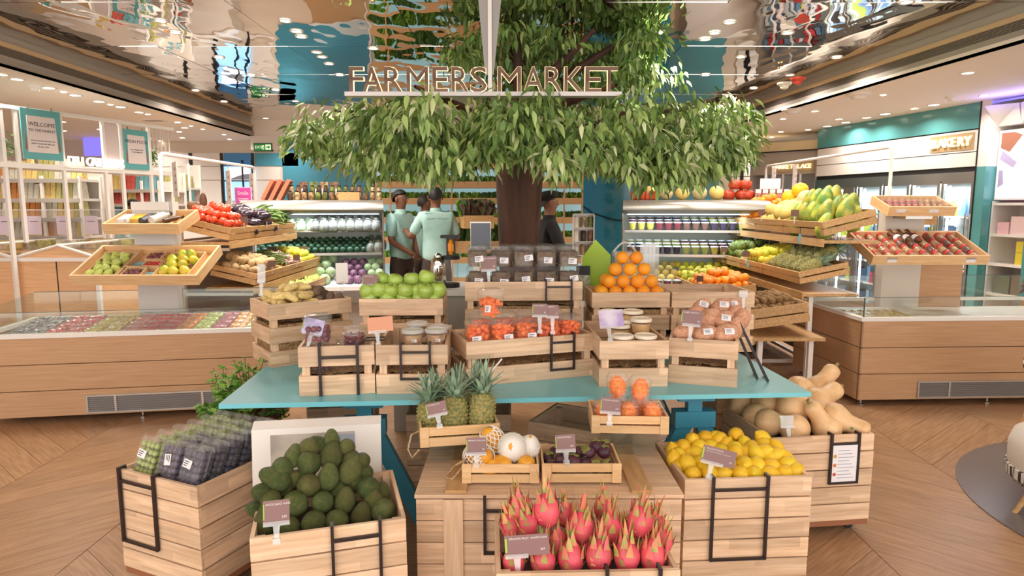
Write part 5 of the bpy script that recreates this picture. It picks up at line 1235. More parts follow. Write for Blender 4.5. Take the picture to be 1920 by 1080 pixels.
# ---------------- wooden tiered stands with sloping crates (each side)
def sl_crate(label,x,y0,y1,z,D_,H,face,tilt=14):
    """crate whose front (at x, height z of the front rim) faces the aisle; face=+1 looks to +x, -1 to -x"""
    W_=abs(y1-y0)-.006; rz=R(90) if face>0 else R(-90)
    M=Matrix.Translation((x,(y0+y1)/2,z-H))@Matrix.Rotation(rz,4,'Z')@Matrix.Rotation(R(tilt),4,'X')
    c=thing('display_crate',label,'crate',M=M); h=(H-.012)/2; t=.012
    for k in range(2):
        zz=h/2+k*(h+.012)
        for (a,b,l,r_) in ((0,t/2,W_,0),(0,D_-t/2,W_,math.pi),(-W_/2+t/2,D_/2,D_-2*t,-math.pi/2),(W_/2-t/2,D_/2,D_-2*t,math.pi/2)):
            obj('slat',MB().box(-l/2,-t/2,-h/2,l/2,t/2,h/2),M_stand,c,TM((a,b,zz),r_))
    for sx in (-1,1):
        for y in (t+.012,D_-t-.012): obj('corner_post',MB().box(-.012,-.012,0,.012,.012,H-.004),M_stand,c,TM((sx*(W_/2-t-.012),y,0)))
    obj('base_board',MB().box(-W_/2+t,t,.0,W_/2-t,D_-t,.008),M_stand,c)
    return c,W_
def stand(label,x1,y0,y1,shelves,xb,face):
    t=thing('tiered_stand',label,'stand',(0,0,0)); s=face
    for (x,z,d,ya,yb) in shelves:   # front x, top z, depth
        obj('shelf_board',MB().box(min(x,x-s*d),ya,z-.045,max(x,x-s*d),yb,z-.02),M_stand,t)
        obj('shelf_lip',MB().box(min(x,x+s*.014),ya,z-.075,max(x,x+s*.014),yb,z-.01),M_stand,t)
    for y in (y0+.06,y1-.06):
        obj('upright',MB().box(xb-.02,y-.02,0,xb+.02,y+.02,1.45),M_white,t)
        x=shelves[-1][0]-s*.06
        obj('leg',MB().box(x-.018,y-.018,0,x+.018,y+.018,shelves[-1][1]-.045),M_white,t)
        obj('foot_rail',MB().box(min(x,xb),y-.015,.03,max(x,xb),y+.015,.06),M_white,t)
        for (sx,z,d,ya,yb) in shelves[:-1]: obj('shelf_arm',MB().box(min(sx-s*.04,xb),y-.012,z-.10,max(sx-s*.04,xb),y+.012,z-.076),M_white,t)
    obj('foot_rail',MB().box(xb-.015,y0,.03,xb+.015,y1,.06),M_white,t)
    obj('back_board',MB().box(min(xb,xb-s*.02)+ (0),y0+.1,.10,max(xb,xb-s*.02),y1-.1,1.3),mat('stand_back',(150,140,134),.6),t)
    return t
# left stand faces +x, right faces -x
stand('wooden tiered vegetable stand behind the left counter',0,5.70,7.45,[(-2.46,1.30,.45,5.66,7.42),(-2.27,.90,.42,5.66,7.7),(-2.12,.70,.36,6.1,7.9)],-2.93,1)
stand('wooden tiered fruit stand beside the right counter',0,6.35,7.95,[(2.60,1.33,.45,5.42,7.9),(2.40,.90,.45,5.3,8.5),(1.88,.60,.55,4.95,7.5)],3.0,-1)
nt=bpy.data.objects['tiered_stand.001']
for x,y,z in ((1.96,5.05,.555),(2.36,5.05,.555),(2.5,5.4,.855)): obj('leg',MB().box(x-.018,y-.018,0,x+.018,y+.018,z),M_white,nt)
obj('foot_rail',MB().box(1.94,5.08,.03,1.98,6.4,.06),M_white,nt)
M_tomo=MATS['tomato_skin']
M_onion=mat('onion_pale',(222,222,170),.4,var=.08,noise_s=4,noise_c=(196,206,140)); oni_me=lobe([(.02,-.42),(.3,-.38),(.48,-.12),(.46,.14),(.24,.36),(.08,.5),(.04,.6)],12).mesh('onion',M_onion,True,80)
M_egg=mat('aubergine_skin',(46,32,46),.18,var=.2,coat=.5); egg_me=lobe([(.02,-.55),(.2,-.52),(.34,-.36),(.38,-.12),(.32,.14),(.22,.36),(.14,.5),(.04,.56)],14).mesh('aubergine',M_egg,True,80)
M_bean=mat('green_bean',(108,138,66),.5,var=.2,noise_s=4,noise_c=(84,116,50)); 
bean_me=MB().tube([(-.5,0,0),(-.2,.04,.02),(.2,.03,.02),(.5,-.05,0)],[.03,.05,.05,.02],5).mesh('green_bean',M_bean,True,80)
M_gar=mat('garlic_skin',(214,190,176),.5,var=.08,noise_s=10,noise_c=(180,130,120)); gar_me=lobe([(.02,-.4),(.34,-.36),(.48,-.1),(.38,.14),(.12,.34),(.05,.6)],10).mesh('garlic',M_gar,True,80)
M_ban=mat('banana_skin',(214,196,72),.45,var=.15,hue=.03,noise_s=5,noise_c=(176,178,70))
def banana_mesh(n=5):
    g=MB()
    for i in range(n):
        a=(i-(n-1)/2)*.28; pts=[Vector((.12*(i-(n-1)/2)*.5*k/5,-.5*math.cos(k/5*2)*.8,.42*math.sin(k/5*2.2)+.04*i)) for k in range(6)]
        g.tube(pts,[.04,.09,.11,.11,.08,.03],6)
    return g.mesh('banana_hand',M_ban,True,60)
ban_me=banana_mesh()
M_melon=mat('melon_skin',(206,196,116),.5,var=.08,noise_s=5,noise_c=(226,186,106),bump=.3,bump_s=40); melon_me=lobe(ell(.47,.52,9),16).mesh('melon',M_melon,True,80)
M_cant=mat('netted_melon',(196,190,140),.7,noise_s=30,noise_c=(222,196,150),bump=.6,bump_s=40); cant_me=lobe(ell(.5,.48,9),16).mesh('netted_melon',M_cant,True,80)
M_ymel=mat('yellow_melon',(246,190,40),.35); ym_me=lobe(ell(.46,.52,9),16).mesh('yellow_melon',M_ymel,True,80)
M_papa=mat('papaya_skin',(112,142,62),.4,var=.15,hue=.03,noise_s=2.5,noise_c=(206,192,74),noise_lo=.4,noise_hi=.7); papa_me=lobe([(.02,-.58),(.18,-.54),(.32,-.38),(.37,-.12),(.32,.16),(.22,.4),(.12,.54),(.03,.6)],16).mesh('papaya',M_papa,True,80)
M_lime=mat('lime_citrus',(196,204,64),.4,var=.15,hue=.03,noise_s=4,noise_c=(228,206,60)); lime_me=sph_me.mesh('green_citrus',M_lime,True,80)
M_avg=mat('green_round',(96,118,44),.4,var=.25,hue=.03,noise_s=4,noise_c=(130,142,60)); avg_me=gm_me.copy(); avg_me.name='green_round_fruit'; avg_me.materials.clear(); avg_me.materials.append(M_avg)
M_kiwi=mat('kiwi_skin',(150,114,70),.8,var=.12,noise_s=20,noise_c=(126,92,56)); kwi_me=lobe(ell(.42,.52,8),12).mesh('kiwi_fruit',M_kiwi,True,80)
M_mand=mat('mandarin_peel',(242,144,24),.4,var=.08,hue=.01,bump=.2,bump_s=150); man_me=lobe([(.02,-.38),(.3,-.38),(.48,-.2),(.5,.05),(.42,.28),(.2,.4),(.05,.37)],14).mesh('mandarin',M_mand,True,80)
def csl(label,x,y0,y1,z,D_,H,face,tilt,items):
    c,W_=sl_crate(label,x,y0,y1,z,D_,H,face,tilt)
    for it in items:
        me,nm,lab,grp,s,r,h,e,x0,x1,rot,sx=it[:12]
        o=fill(c,me,nm,'',grp,W_,D_,.01+r*.8,h,e,r,s,len(nm),x0=x0*W_ if x0 is not None else None,x1=x1*W_ if x1 is not None else None,sx=sx,rot=rot,cat=it[12] if len(it)>12 else 'vegetable',lim=it[13] if len(it)>13 else 90)
        if o:
            rank(o,lab,'',9)
    return c
V='vegetable';F='fruit'
SH='x'
def I(me,nm,lab,grp,s,r,h,e,x0=None,x1=None,rot='any',sx=1,cat=V,lim=90): return (me,nm,lab,grp,s,r,h,e,x0,x1,rot,sx,cat,lim,SH)
# left stand. local x runs with +y for face>0
csl('sloping crate of red tomatoes at near end of left stand',-2.47,5.68,6.16,1.405,.42,.11,1,13,[I(tom_me,'tomato','shiny red tomato on left stand','red tomatoes on the left stand',.074,.034,.13,.12,None,.34),I(oni_me,'onion','pale onion beside the tomatoes','pale onions on the left stand',.085,.04,.115,.08,.34,None)])
csl('sloping crate of black aubergines on the left stand',-2.47,6.17,6.85,1.405,.42,.11,1,13,[I(egg_me,'aubergine','glossy black aubergine on left stand','black aubergines on the left stand',.15,.048,.11,.14,None,None,'x',1.3)])
csl('sloping crate of stringy greens at far end of left stand',-2.47,6.86,7.4,1.405,.42,.11,1,13,[I(bean_me,'green_stalk','green stalk at far end of left stand','green stalks on the left stand',.24,.024,.11,.13,None,None,'lie',2.2,V,120)])
csl('sloping crate of potatoes on the middle shelf of left stand',-2.27,5.70,6.38,1.0,.40,.10,1,13,[I(pot_me,'potato','pale potato on left stand','potatoes on the left stand',.088,.040,.11,.10)])
csl('sloping crate of green beans on middle shelf of left stand',-2.27,6.39,7.0,1.0,.40,.10,1,13,[I(bean_me,'green_bean','green bean on left stand','green beans on the left stand',.13,.02,.10,.09,None,.0,'lie',2.4,V,90),I(gar_me,'garlic','garlic bulb on left stand','garlic bulbs on the left stand',.055,.026,.11,.06,.0,None)])
csl('sloping crate of yellow-green peppers on the left stand',-2.27,7.01,7.65,1.0,.40,.10,1,13,[I(lime_me,'pepper','yellow-green pepper on left stand','yellow-green peppers on the left stand',.07,.034,.10,.06)])
csl('low crate with flat green leaves on left stand bottom',-2.12,6.15,7.8,.80,.34,.09,1,10,[I(pear_me,'cucumber','green vegetable low on left stand','green vegetables low on the left stand',.09,.05,.07,.02,None,None,'any',1,V,30)])
# right stand (face -1: local x runs with -y)
csl('sloping crate of green papayas at near end of right stand',2.60,5.42,6.25,1.465,.45,.12,-1,14,[I(papa_me,'papaya','green-yellow papaya on right stand','papayas on the right stand',.20,.064,.14,.14,None,None,(.2,-.1,1),1,F)])
csl('sloping crate of pale round melons on the right stand',2.60,6.26,6.95,1.465,.45,.12,-1,14,[I(melon_me,'melon','pale round melon on right stand','pale melons on the right stand',.16,.07,.13,.14,None,None,'any',1,F)])
csl('sloping crate of orange fruit bunches on the right stand',2.60,6.96,7.45,1.465,.45,.12,-1,14,[I(man_me,'orange_fruit','orange fruit atop right stand','orange fruits on the right stand',.085,.038,.12,.19,None,None,'any',1,F)])
csl('sloping crate of green bananas at far end of right stand',2.60,7.46,7.9,1.465,.45,.12,-1,14,[I(ban_me,'banana_bunch','green banana bunch atop right stand','banana bunches on the right stand top',.13,.05,.12,.12,None,None,'any',1,F)])
for k,(px,py,Y,s,lb) in enumerate(((1480,370,6.9,.17,'bright yellow melon on the heap, left one'),(1500,356,6.8,.16,'bright yellow melon at the very top of heap'),(1512,374,6.6,.19,'netted melon lying below the top yellow melon'),(1525,384,6.4,.17,'netted melon beside the papayas'))):
    fruit(ym_me if k<2 else cant_me,'melon',lb,at(px,py,Y),s,(1.3,.3,k))
csl('sloping crate of pineapples on the right stand middle shelf',2.42,5.42,6.25,1.045,.42,.10,-1,12,[])
for k in range(9):
    t=build_pine(f'pineapple on right stand middle shelf, {ORD[k%5]} from front in {"lower" if k<5 else "upper"} row',30+k,True,'pineapples on the right stand') if k==0 else None
    y=5.50+(k%5)*.155+(.07 if k>4 else 0); M=Matrix.Translation((2.53+(.16 if k>4 else 0),y,1.075+(.10 if k>4 else 0)))@Matrix.Rotation(R(62),4,'Y')@Matrix.Rotation(k*1.1,4,'Z')@Matrix.Scale(.20,4)
    if t: t.matrix_basis=M; p0=t
    else: dup(p0,M,f'pineapple on right stand middle shelf, {ORD[k%5]} from front in {"lower" if k<5 else "upper"} row')
csl('sloping crate of yellow citrus on right stand middle shelf',2.42,6.26,6.85,1.045,.42,.10,-1,12,[I(lime_me,'citrus','yellow-green citrus on right stand','yellow citrus on the right stand',.085,.04,.11,.10,None,None,'any',1,F)])
csl('sloping crate of dark green fruit on right stand middle shelf',2.42,6.86,7.55,1.045,.42,.10,-1,12,[I(avg_me,'green_fruit','dark green fruit on right stand','dark green fruits on the right stand',.10,.045,.11,.12,None,None,'any',1,F)])
csl('sloping crate of yellow bananas on right stand middle shelf',2.42,7.56,8.3,1.045,.42,.10,-1,12,[I(ban_me,'banana_bunch','yellow banana bunch on right stand','banana bunches on the right stand middle shelf',.14,.055,.10,.08,None,None,'any',1,F)])
csl('low crate of brown kiwi fruit at near end of right stand',2.16,4.95,5.6,.835,.45,.16,-1,10,[I(kwi_me,'kiwi_fruit','brown kiwi fruit in the low right crate','kiwi fruits on the right stand',.062,.028,.15,.04,None,None,'any',1,F)]) if 0 else None
c,W_=sl_crate('low crate of brown kiwi fruit at near end of right stand',1.88,5.0,5.62,.79,.45,.15,-1,8)
o=fill(c,kwi_me,'kiwi_fruit','brown kiwi fruit heaped in the low right crate','kiwi fruits on the right stand',W_,.45,.05,.15,.05,.028,.062,3,cat=F,rot='any'); rank(o,'brown kiwi fruit in low right crate','',8)
csl('low crate of mandarins behind the empty crate on the right',1.88,6.1,6.9,.80,.45,.15,-1,8,[I(man_me,'mandarin','mandarin low on right stand','mandarins on the right stand',.078,.036,.15,.12,None,None,'any',1,F)])
csl('low crate of green bananas behind the mandarins',1.88,6.91,7.45,.80,.45,.15,-1,8,[I(ban_me,'banana_bunch','low green banana bunch beyond mandarins','banana bunches low on the right stand',.14,.06,.14,.06,None,None,'any',1,F)])
# rails with hanging boards
def rail(label,x,ya,yb,z,zl,zr):
    t=thing('sign_rail',label,'rail',(0,0,0)); r=.06
    pts=[(x,ya,zl)]+[(x,ya+r-r*math.cos(a),z-r+r*math.sin(a)) for a in [i*math.pi/8 for i in range(5)]]+[(x,yb-r+r*math.sin(a),z-r+r*math.cos(a)) for a in [i*math.pi/8 for i in range(5)]]+[(x,yb,zr)]
    obj('tube_frame',MB().tube(pts,.017,8),M_white,t,smooth=True); return t
rail('white tubular sign rail above the right stand',3.73,6.5,9.7,2.17,.0,.0); rail('white tubular sign rail above the left stand',-3.14,5.9,8.05,2.06,.0,.0)
M_bd=mat('hanging_board',(206,188,182),.6); 
for k,(x,y,z,w,h,lb) in enumerate(((-3.14,6.15,1.84,.26,.32,'pale hanging board nearest on the left rail'),(-3.14,7.3,1.80,.22,.36,'pale hanging board in the middle of left rail'),(-3.14,7.95,1.80,.2,.36,'pale hanging board farthest on the left rail'),(3.73,8.7,1.95,.2,.36,'pale hanging board nearer on the right rail'),(3.73,9.4,1.95,.2,.36,'pale hanging board farther on the right rail'))):
    t=thing('hanging_board',lb,'sign board',(x,y,z),R(-55 if x<0 else 55)); obj('board',MB().box(-w/2,-.006,-h/2,w/2,.006,h/2),M_bd,t)
    obj('hanger',MB().box(-.004,-.003,h/2,.004,.003,(2.06 if x<0 else 2.17)-z-.015),M_steel,t)
    for i in range(4): obj('icon',MB().lathe([(.014,0),(.014,.002)],7,TM((w*.18,-.0075,h*.3-i*h*.2),0,R(90))),M_dark,t)
M_cool2=mat('cool_tube2',(226,242,255),.5,emit=1.6)
# ---------------- right side: freezer wall, cabinet, pillar, light box, shelves
F0=Vector((4.88,10.6,0)); F1=Vector((5.48,7.78,0)); FL_=(F1-F0).length; frz=math.atan2(F1.y-F0.y,F1.x-F0.x)
# local x from far to near, local +y points away from the aisle
FM=TM(F0,frz)
T=thing('freezer_wall','long upright glass-door freezer under a teal and white fascia','freezer',M=FM)
dp=.75
B=lambda nm,a,m: obj(nm,MB().box(*a),m,T)
B('fascia_teal',(0,0,2.50,FL_,dp,2.80),M_teal); B('fascia_white',(0,.01,2.235,FL_,dp,2.485),M_white); B('fascia_white_lower',(0,.01,2.06,FL_,dp,2.225),M_white)
B('black_joint',(0,.02,2.00,FL_,dp,2.06),M_black); B('black_joint',(0,.015,2.485,FL_,dp,2.50),M_black); B('black_joint',(0,.015,2.225,FL_,dp,2.235),M_black)
B('top_frame',(0,.0,1.90,FL_,.06,2.0),M_steel); B('base_plinth',(0,.0,0,FL_,.06,.16),M_grey); B('back_liner',(0,dp-.03,.16,FL_,dp,1.9),M_liner); B('floor_liner',(0,.06,.1,FL_,dp,.16),M_liner)
nd=6; dw=FL_/nd; q=random.Random(5)
M_fg=[mat(f'frozen_{i}',c,.5,var=.1) for i,c in enumerate(((232,238,240),(120,160,196),(196,206,90),(206,70,76),(150,180,190),(90,110,140)))]
for i in range(nd):
    x0=i*dw; 
    d=obj('glass_door',MB().box(x0+.05,.005,.2,x0+dw-.05,.015,1.86),M_door,T)
    obj('door_frame',MB().box(x0+.012,-.01,.16,x0+.05,.03,1.9).box(x0+dw-.05,-.01,.16,x0+dw-.012,.03,1.9).box(x0+.05,-.01,1.86,x0+dw-.05,.03,1.9).box(x0+.05,-.01,.16,x0+dw-.05,.03,.2),M_steel,d)
    obj('handle',MB().box(x0+dw-.075,-.045,.8,x0+dw-.06,-.03,1.5).box(x0+dw-.075,-.03,.82,x0+dw-.06,.005,.84).box(x0+dw-.075,-.03,1.46,x0+dw-.06,.005,1.48),M_chrome,d)
    B('cool_light',(x0+.055,.05,.22,x0+.075,.075,1.84),M_cool2)
    for z in (.45,.78,1.11,1.44): B('shelf',(x0+.08,.12,z,x0+dw-.03,dp-.05,z+.02),M_white)
lamp_c=bpy.data.lights.new('freezer_light','AREA'); lamp_c.shape='RECTANGLE'; lamp_c.size=FL_*.9; lamp_c.size_y=.08; lamp_c.energy=170; lamp_c.color=(.86,.94,1)
lo=bpy.data.objects.new('freezer_light',lamp_c); COL.objects.link(lo); lo.matrix_basis=FM@TM((FL_/2,.12,1.87),0,0)
bx=[MB().box(-.5,-.5,0,.5,.5,1).mesh('packet',m) for m in M_fg]
names=['white','blue','yellow-green','red','pale green','dark blue']
for i in range(nd):
    for zi,z in enumerate((.16,.47,.80,1.13,1.46)):
        x=i*dw+.11
        kk=(i*5+zi*3)%6
        while x<(i+1)*dw-.08:
            w=.06; h=q.uniform(.14,.24); k2=kk if q.random()<.7 else q.randrange(6)
            t=tag(obj('frozen_packet',bx[k2],None,None,FM@Matrix.Translation((x+.025,.24+q.uniform(0,.04),z))@Matrix.Diagonal((w*.92,.2,h,1))),f'{names[k2]} frozen packet behind {ORD[nd-1-i]} freezer door from right, shelf {ORD[zi]} up, {ORD[int((x-i*dw)/.064)]} across','packet','frozen packets in the glass-door freezer'); x+=w+.004
# lit sign BAKERY-like lettering on the white fascia
M_warm=mat('lit_letter',(255,236,180),.5,emit=1.7)
sg=thing('lit_sign','small glowing yellow-white channel lettering on the freezer fascia','sign',M=FM@TM((FL_*.80,-.01,2.36))@UP)
me=text_mesh('BAKERY',.21,M_warm,.012)
for i,ch_ in enumerate('BAKERY'): obj('letter',text_mesh(ch_,.16,M_warm,.012),None,sg,TM((i*.095-.1,0,.0)))
obj('letter_backing',MB().box(-.12,-.10,-.018,.50,.10,-.013),mat('sign_backing',(176,150,112),.5),sg)
# cabinet with lit sign further back
C0=at(1403,400,11.6); C1=at(1530,400,10.75); T=thing('glass_cabinet','tall far glass-fronted cabinet with lit sign left of the freezer','cabinet',M=TM((C0.x,C0.y,0),math.atan2(C1.y-C0.y,C1.x-C0.x)))
cl_=math.hypot(C1.x-C0.x,C1.y-C0.y)
B('cabinet_frame',(0,0,2.42,cl_,.5,2.5),M_grey); B('header_panel',(0.05,.0,2.12,cl_-.05,.5,2.42),mat('header_glass',(176,168,158),.2)); B('side',(0,0,0,.05,.5,2.42),M_grey); B('side',(cl_-.05,0,0,cl_,.5,2.42),M_steel)
B('back',(.05,.46,.2,cl_-.05,.5,2.12),M_liner); B('base',(.05,0,0,cl_-.05,.46,.2),M_grey)
B('top_trim',(-.05,-.02,2.5,cl_+.02,.5,2.66),mat('cream_trim',(226,206,164),.5)); B('top_line',(-.06,-.03,2.49,cl_+.02,-.02,2.51),M_black)
for k in range(1,4): B('mullion',(cl_*k/4-.012,.0,.2,cl_*k/4+.012,.03,2.12),M_white)
for z in (.6,.95,1.30,1.65): B('shelf',(.05,.05,z,cl_-.05,.46,z+.02),M_white)
CM=T.matrix_basis
for zi,z in enumerate((.62,.97,1.32,1.67)):
    for k in range(16):
        h=q.uniform(.10,.2); c=q.randrange(6)
        tag(obj('shelf_package',bx[c],None,None,CM@Matrix.Translation((.10+k*.085+q.uniform(0,.01),.2,z))@Matrix.Diagonal((.07,.12,h,1))),f'{names[c]} package in the far glass cabinet, {["lowest","second","third","top"][zi]} shelf, {ORD[k]} from left','package','packages in the far glass cabinet')
sg=thing('lit_sign','long glowing warm-white lettering on the far glass cabinet','sign',M=CM@TM((cl_*.34,-.02,2.24))@UP)
for i,ch_ in enumerate('MARKETPLACE'): obj('letter',text_mesh(ch_,.10,M_warm,.012),None,sg,TM((i*cl_*.052,0,0)))
obj('letter_backing',MB().box(-.03,-.09,-.018,cl_*.60,.09,-.013),MATS['sign_backing'],sg)
# pillar right of the freezer + light box + shelves
N0=onz(1843,190,2.8); P_=FM@Vector((FL_+.01,0,0)); 
PMx=TM((P_.x,P_.y,0),frz)
struct('wall_pillar',MB().box(0,-.02,0,.12,.6,2.05),M_teal,None,PMx); struct('trim_3',MB().box(0,-.02,2.05,.12,.6,2.8),M_white,None,PMx); struct('trim_4',MB().box(-.012,-.03,0,-.002,.02,2.8),M_black,None,PMx)
LX=thing('light_box','tall glowing poster light box above shelves at far right','light box',M=PMx@TM((.13,.1,0)))
obj('case',MB().box(0,.02,1.66,.56,.12,2.45),M_white,LX); obj('lit_poster',MB().box(.03,-.0,1.68,.50,.019,2.43),mat('poster_light',(246,240,255),.4,emit=1.5,noise_s=2.2,noise_c=(250,250,255)),LX)
g=MB().prism([(.05,2.25),(.16,2.20),(.30,2.38),(.20,2.42),(.05,2.42)],.004,TM((0,-.002,0))@UP); obj('poster_picture',g,mat('poster_brown',(176,120,96),.5),LX)
g=MB().prism([(.05,2.12),(.22,2.02),(.26,2.08),(.08,2.22)],.004,TM((0,-.002,0))@UP).prism([(.05,1.80),(.12,1.84),(.10,2.0),(.05,2.0)],.004,TM((0,-.002,0))@UP); tag(obj('poster_shapes',g,mat('poster_lilac',(196,186,226),.5),LX))
obj('top_fold',MB().hexa([(-.02,.0,2.5),(.3,-.04,2.5),(.3,.1,2.5),(-.02,.1,2.5)],[(.02,-.25,2.72),(.3,-.1,2.72),(.3,.1,2.72),(.02,.1,2.72)]).hexa([(.3,-.04,2.5),(.6,0,2.5),(.6,.1,2.5),(.3,.1,2.5)],[(.32,-.1,2.72),(.7,-.25,2.72),(.7,.1,2.72),(.32,.1,2.72)]),mat('fold_white',(226,220,212),.6),LX)
SHF=thing('wall_shelving','white open shelves under the light box at far right','shelving',M=PMx@TM((.13,.1,0)))
obj('side',MB().box(0,0,0,.02,.4,1.65),M_white,SHF); obj('side',MB().box(.56,0,0,.58,.4,1.65),M_white,SHF); obj('back',MB().box(.02,.38,0,.56,.4,1.65),M_white,SHF)
for z in (.18,.55,.90,1.24,1.60): obj('shelf',MB().box(.02,0,z,.56,.38,z+.03),M_white,SHF)
SM_=SHF.matrix_basis
for k,(x,z,w,h,rgb,lb) in enumerate(((.05,1.27,.14,.13,(236,190,196),'pink box at left of the upper right shelf'),(.21,1.27,.17,.2,(236,206,206),'taller pale pink box on the upper right shelf'),(.40,1.27,.14,.07,(206,206,176),'low pale box at right of the upper right shelf'),(.30,.93,.12,.13,(226,206,60),'yellow box in lower left of yellow stack'),(.43,.93,.12,.13,(176,206,110),'green-yellow box in lower right of yellow stack'),(.30,1.07,.12,.12,(232,212,70),'yellow box in upper left of yellow stack'),(.43,1.07,.12,.12,(222,196,50),'yellow box in upper right of yellow stack'),(.06,.58,.2,.2,(120,120,100),'dark glassy box on the lower right shelf'),(.28,.58,.2,.22,(130,110,90),'brown box on the lower right shelf'),(.08,1.632,.38,.025,(110,70,96),'dark purple flat box on the top right shelf'))):
    t=thing('shelf_box',lb,'box',M=SM_@TM((x,.05,z))); m=mat(f'shelfbox_{k}',rgb,.5); obj('carton',MB().box(0,0,0,w,.2,h),m,t); obj('lid_flap',MB().box(.003,.003,h,w-.003,.197,h+.006),m,t)
struct('wall_pillar_near',MB().box(.72,-.1,0,1.1,.5,2.8),mat('pillar_teal',(78,150,150),.4),None,PMx)
struct('trim_5',MB().tube([(.0,-.0,2.77),(1.6,-.02,2.77)],.012,6),M_vio,None,PMx)
vl=bpy.data.lights.new('violet_cove_light','AREA'); vl.shape='RECTANGLE'; vl.size=1.2; vl.size_y=.05; vl.energy=4; vl.color=(.3,.25,1)
vo=bpy.data.objects.new('violet_cove_light',vl); COL.objects.link(vo); vo.matrix_basis=PMx@TM((.8,-.25,2.60),0,R(180))
# ---------------- far display coolers with curved tops
def cooler(name,label,px0,px1,Y,z0,rz,ledge,wd,items,mirror=1):
    a=at(px0,500,Y); T=thing(name,label,'display cooler',M=TM((a.x,Y,0),rz)); W_=wd
    global B
    B=lambda nm,aa,m: obj(nm,MB().box(*aa),m,T)
    B('base_body',(0,.08,.12,W_,1.1,.62),M_grey); B('bumper',(-.02,0,.52,W_+.02,.10,.66),M_steel); B('front_ledge',(0,.02,.66,W_,.16,.70),M_white); B('plinth',(.05,.15,0,W_-.05,1.05,.12),M_black)
    g=MB(); prof=[(1.1,.62),(1.1,1.62),(1.06,1.66),(.40,1.66),(.24,1.64),(.18,1.60),(.17,1.55),(.22,1.52),(.32,1.51),(1.04,1.52),(1.04,.62)]
    n=len(prof); vs=[(x,y,z) for x in (0,W_) for y,z in prof]
    g.add(vs,[(i,(i+1)%n,n+(i+1)%n,n+i) for i in range(n)]); g.box(0,1.04,.62,W_,1.1,1.62)
    obj('canopy',g,mat('canopy_grey',(150,146,140),.35,metal=.6),T,smooth=True,ang=50); B('inner_back',(.02,1.02,.66,W_-.02,1.035,1.52),M_liner)
    for x in (0,W_-.012):
        s=MB(); pr=[(.08,.66),(.12,1.0),(.24,1.52),(1.04,1.52),(1.04,.66)]; s.prism([(y,z) for y,z in pr],.012,TM((x,0,0))@Matrix(((0,0,1,0),(1,0,0,0),(0,1,0,0),(0,0,0,1)))); obj('end_glass',s,M_glass,T)
        obj('end_edge',MB().tube([(x+.006,.08,.66),(x+.006,.12,1.0),(x+.006,.24,1.52)],.010,6),M_steel,T)
    B('tube_light',(.05,.36,1.495,W_-.05,.39,1.505),M_cool2)
    for z,y in ((1.30,.62),(1.03,.50)): B('glass_shelf',(.03,y,z,W_-.03,1.02,z+.015),M_glass); B('price_rail',(.03,y-.02,z-.012,W_-.03,y,z+.018),M_steel)
    g=MB().hexa([(.02,.16,.66),(W_-.02,.16,.66),(W_-.02,1.02,.66),(.02,1.02,.66)],[(.02,.16,.68),(W_-.02,.16,.68),(W_-.02,1.02,.84),(.02,1.02,.84)]); obj('sloping_deck',g,M_liner,T)
    l=bpy.data.lights.new('cooler_light','AREA'); l.shape='RECTANGLE'; l.size=W_*.9; l.size_y=.06; l.energy=11; l.color=(.84,.94,1)
    o=bpy.data.objects.new('cooler_light',l); COL.objects.link(o); o.matrix_basis=T.matrix_basis@TM((W_/2,.5,1.50),0,0)
    return T
TL=cooler('display_cooler','curved-top chilled vegetable cooler left of the standing men',447,727,6.95,0,R(11),0,1.54,[])
TR=cooler('display_cooler','curved-top chilled fruit cooler right of the tree trunk',1166,1400,7.0,0,R(-9),0,1.55,[])
ga=at(1166,500,7.0)
def rowfill(T,me,nm,lab,grp,x0,x1,y,z,s,dx,rows=1,dz=0,dy=0,rot='any',cat='vegetable',seed=1):
    q=random.Random(seed); i=0; o=[]
    for r_ in range(rows):
        x=x0+(r_%2)*dx/2
        while x<x1:
            ro=(q.uniform(-1,1),q.uniform(-1,1),q.uniform(0,6)) if rot=='any' else rot
            o.append(fruit(me,nm,lab,T.matrix_basis@Vector((x,y+r_*dy,z+r_*dz)),s*q.uniform(.92,1.08) if isinstance(s,float) else s,ro,grp,cat)); x+=dx
    if o and isinstance(s,float): rank(o,lab,'in far cooler',5)
    return o
M_cuc=mat('dark_green_round',(44,84,60),.35,var=.25,coat=.2); dg_me=sph_me.mesh('green_squash',M_cuc,True,80)
M_cab=mat('cabbage_green',(196,216,180),.5,var=.08,noise_s=8,noise_c=(160,196,140)); cab_me=noisy(lobe(ell(.5,.46,8),12),.06,3).mesh('cabbage',M_cab,True,40)
M_rcab=mat('red_cabbage',(96,56,86),.45,var=.15,noise_s=6,noise_c=(150,110,140)); rc_me=cab_me.copy(); rc_me.materials.clear(); rc_me.materials.append(M_rcab)
rowfill(TL,dg_me,'green_squash','round dark green squash','dark green squashes in the left cooler',.10,1.35,.56,1.08,.078,.08,4,.035,.07)
rowfill(TL,cab_me,'cabbage','pale green cabbage','green cabbages in the left cooler',.50,.98,.30,.76,.13,.12,4,.07,.14)
rowfill(TL,rc_me,'red_cabbage','dark purple cabbage','purple cabbages in the left cooler',1.03,1.30,.30,.75,.11,.10,4,.055,.13)
rowfill(TL,cab_me,'leafy_head','small leafy green head','leafy heads in the left cooler',1.34,1.5,.30,.75,.10,.09,4,.06,.13,seed=4)
rowfill(TL,pear_me,'green_pear','green vegetable pack','green goods low in the left cooler',.08,.46,.32,.75,.09,.09,4,.045,.13)
M_bagg=mat('veg_bag',(150,160,130),.4,noise_s=14,noise_c=(80,60,96),noise_lo=.4,noise_hi=.6); M_bagg2=mat('veg_bag_green',(130,160,110),.4,noise_s=14,noise_c=(206,220,196))
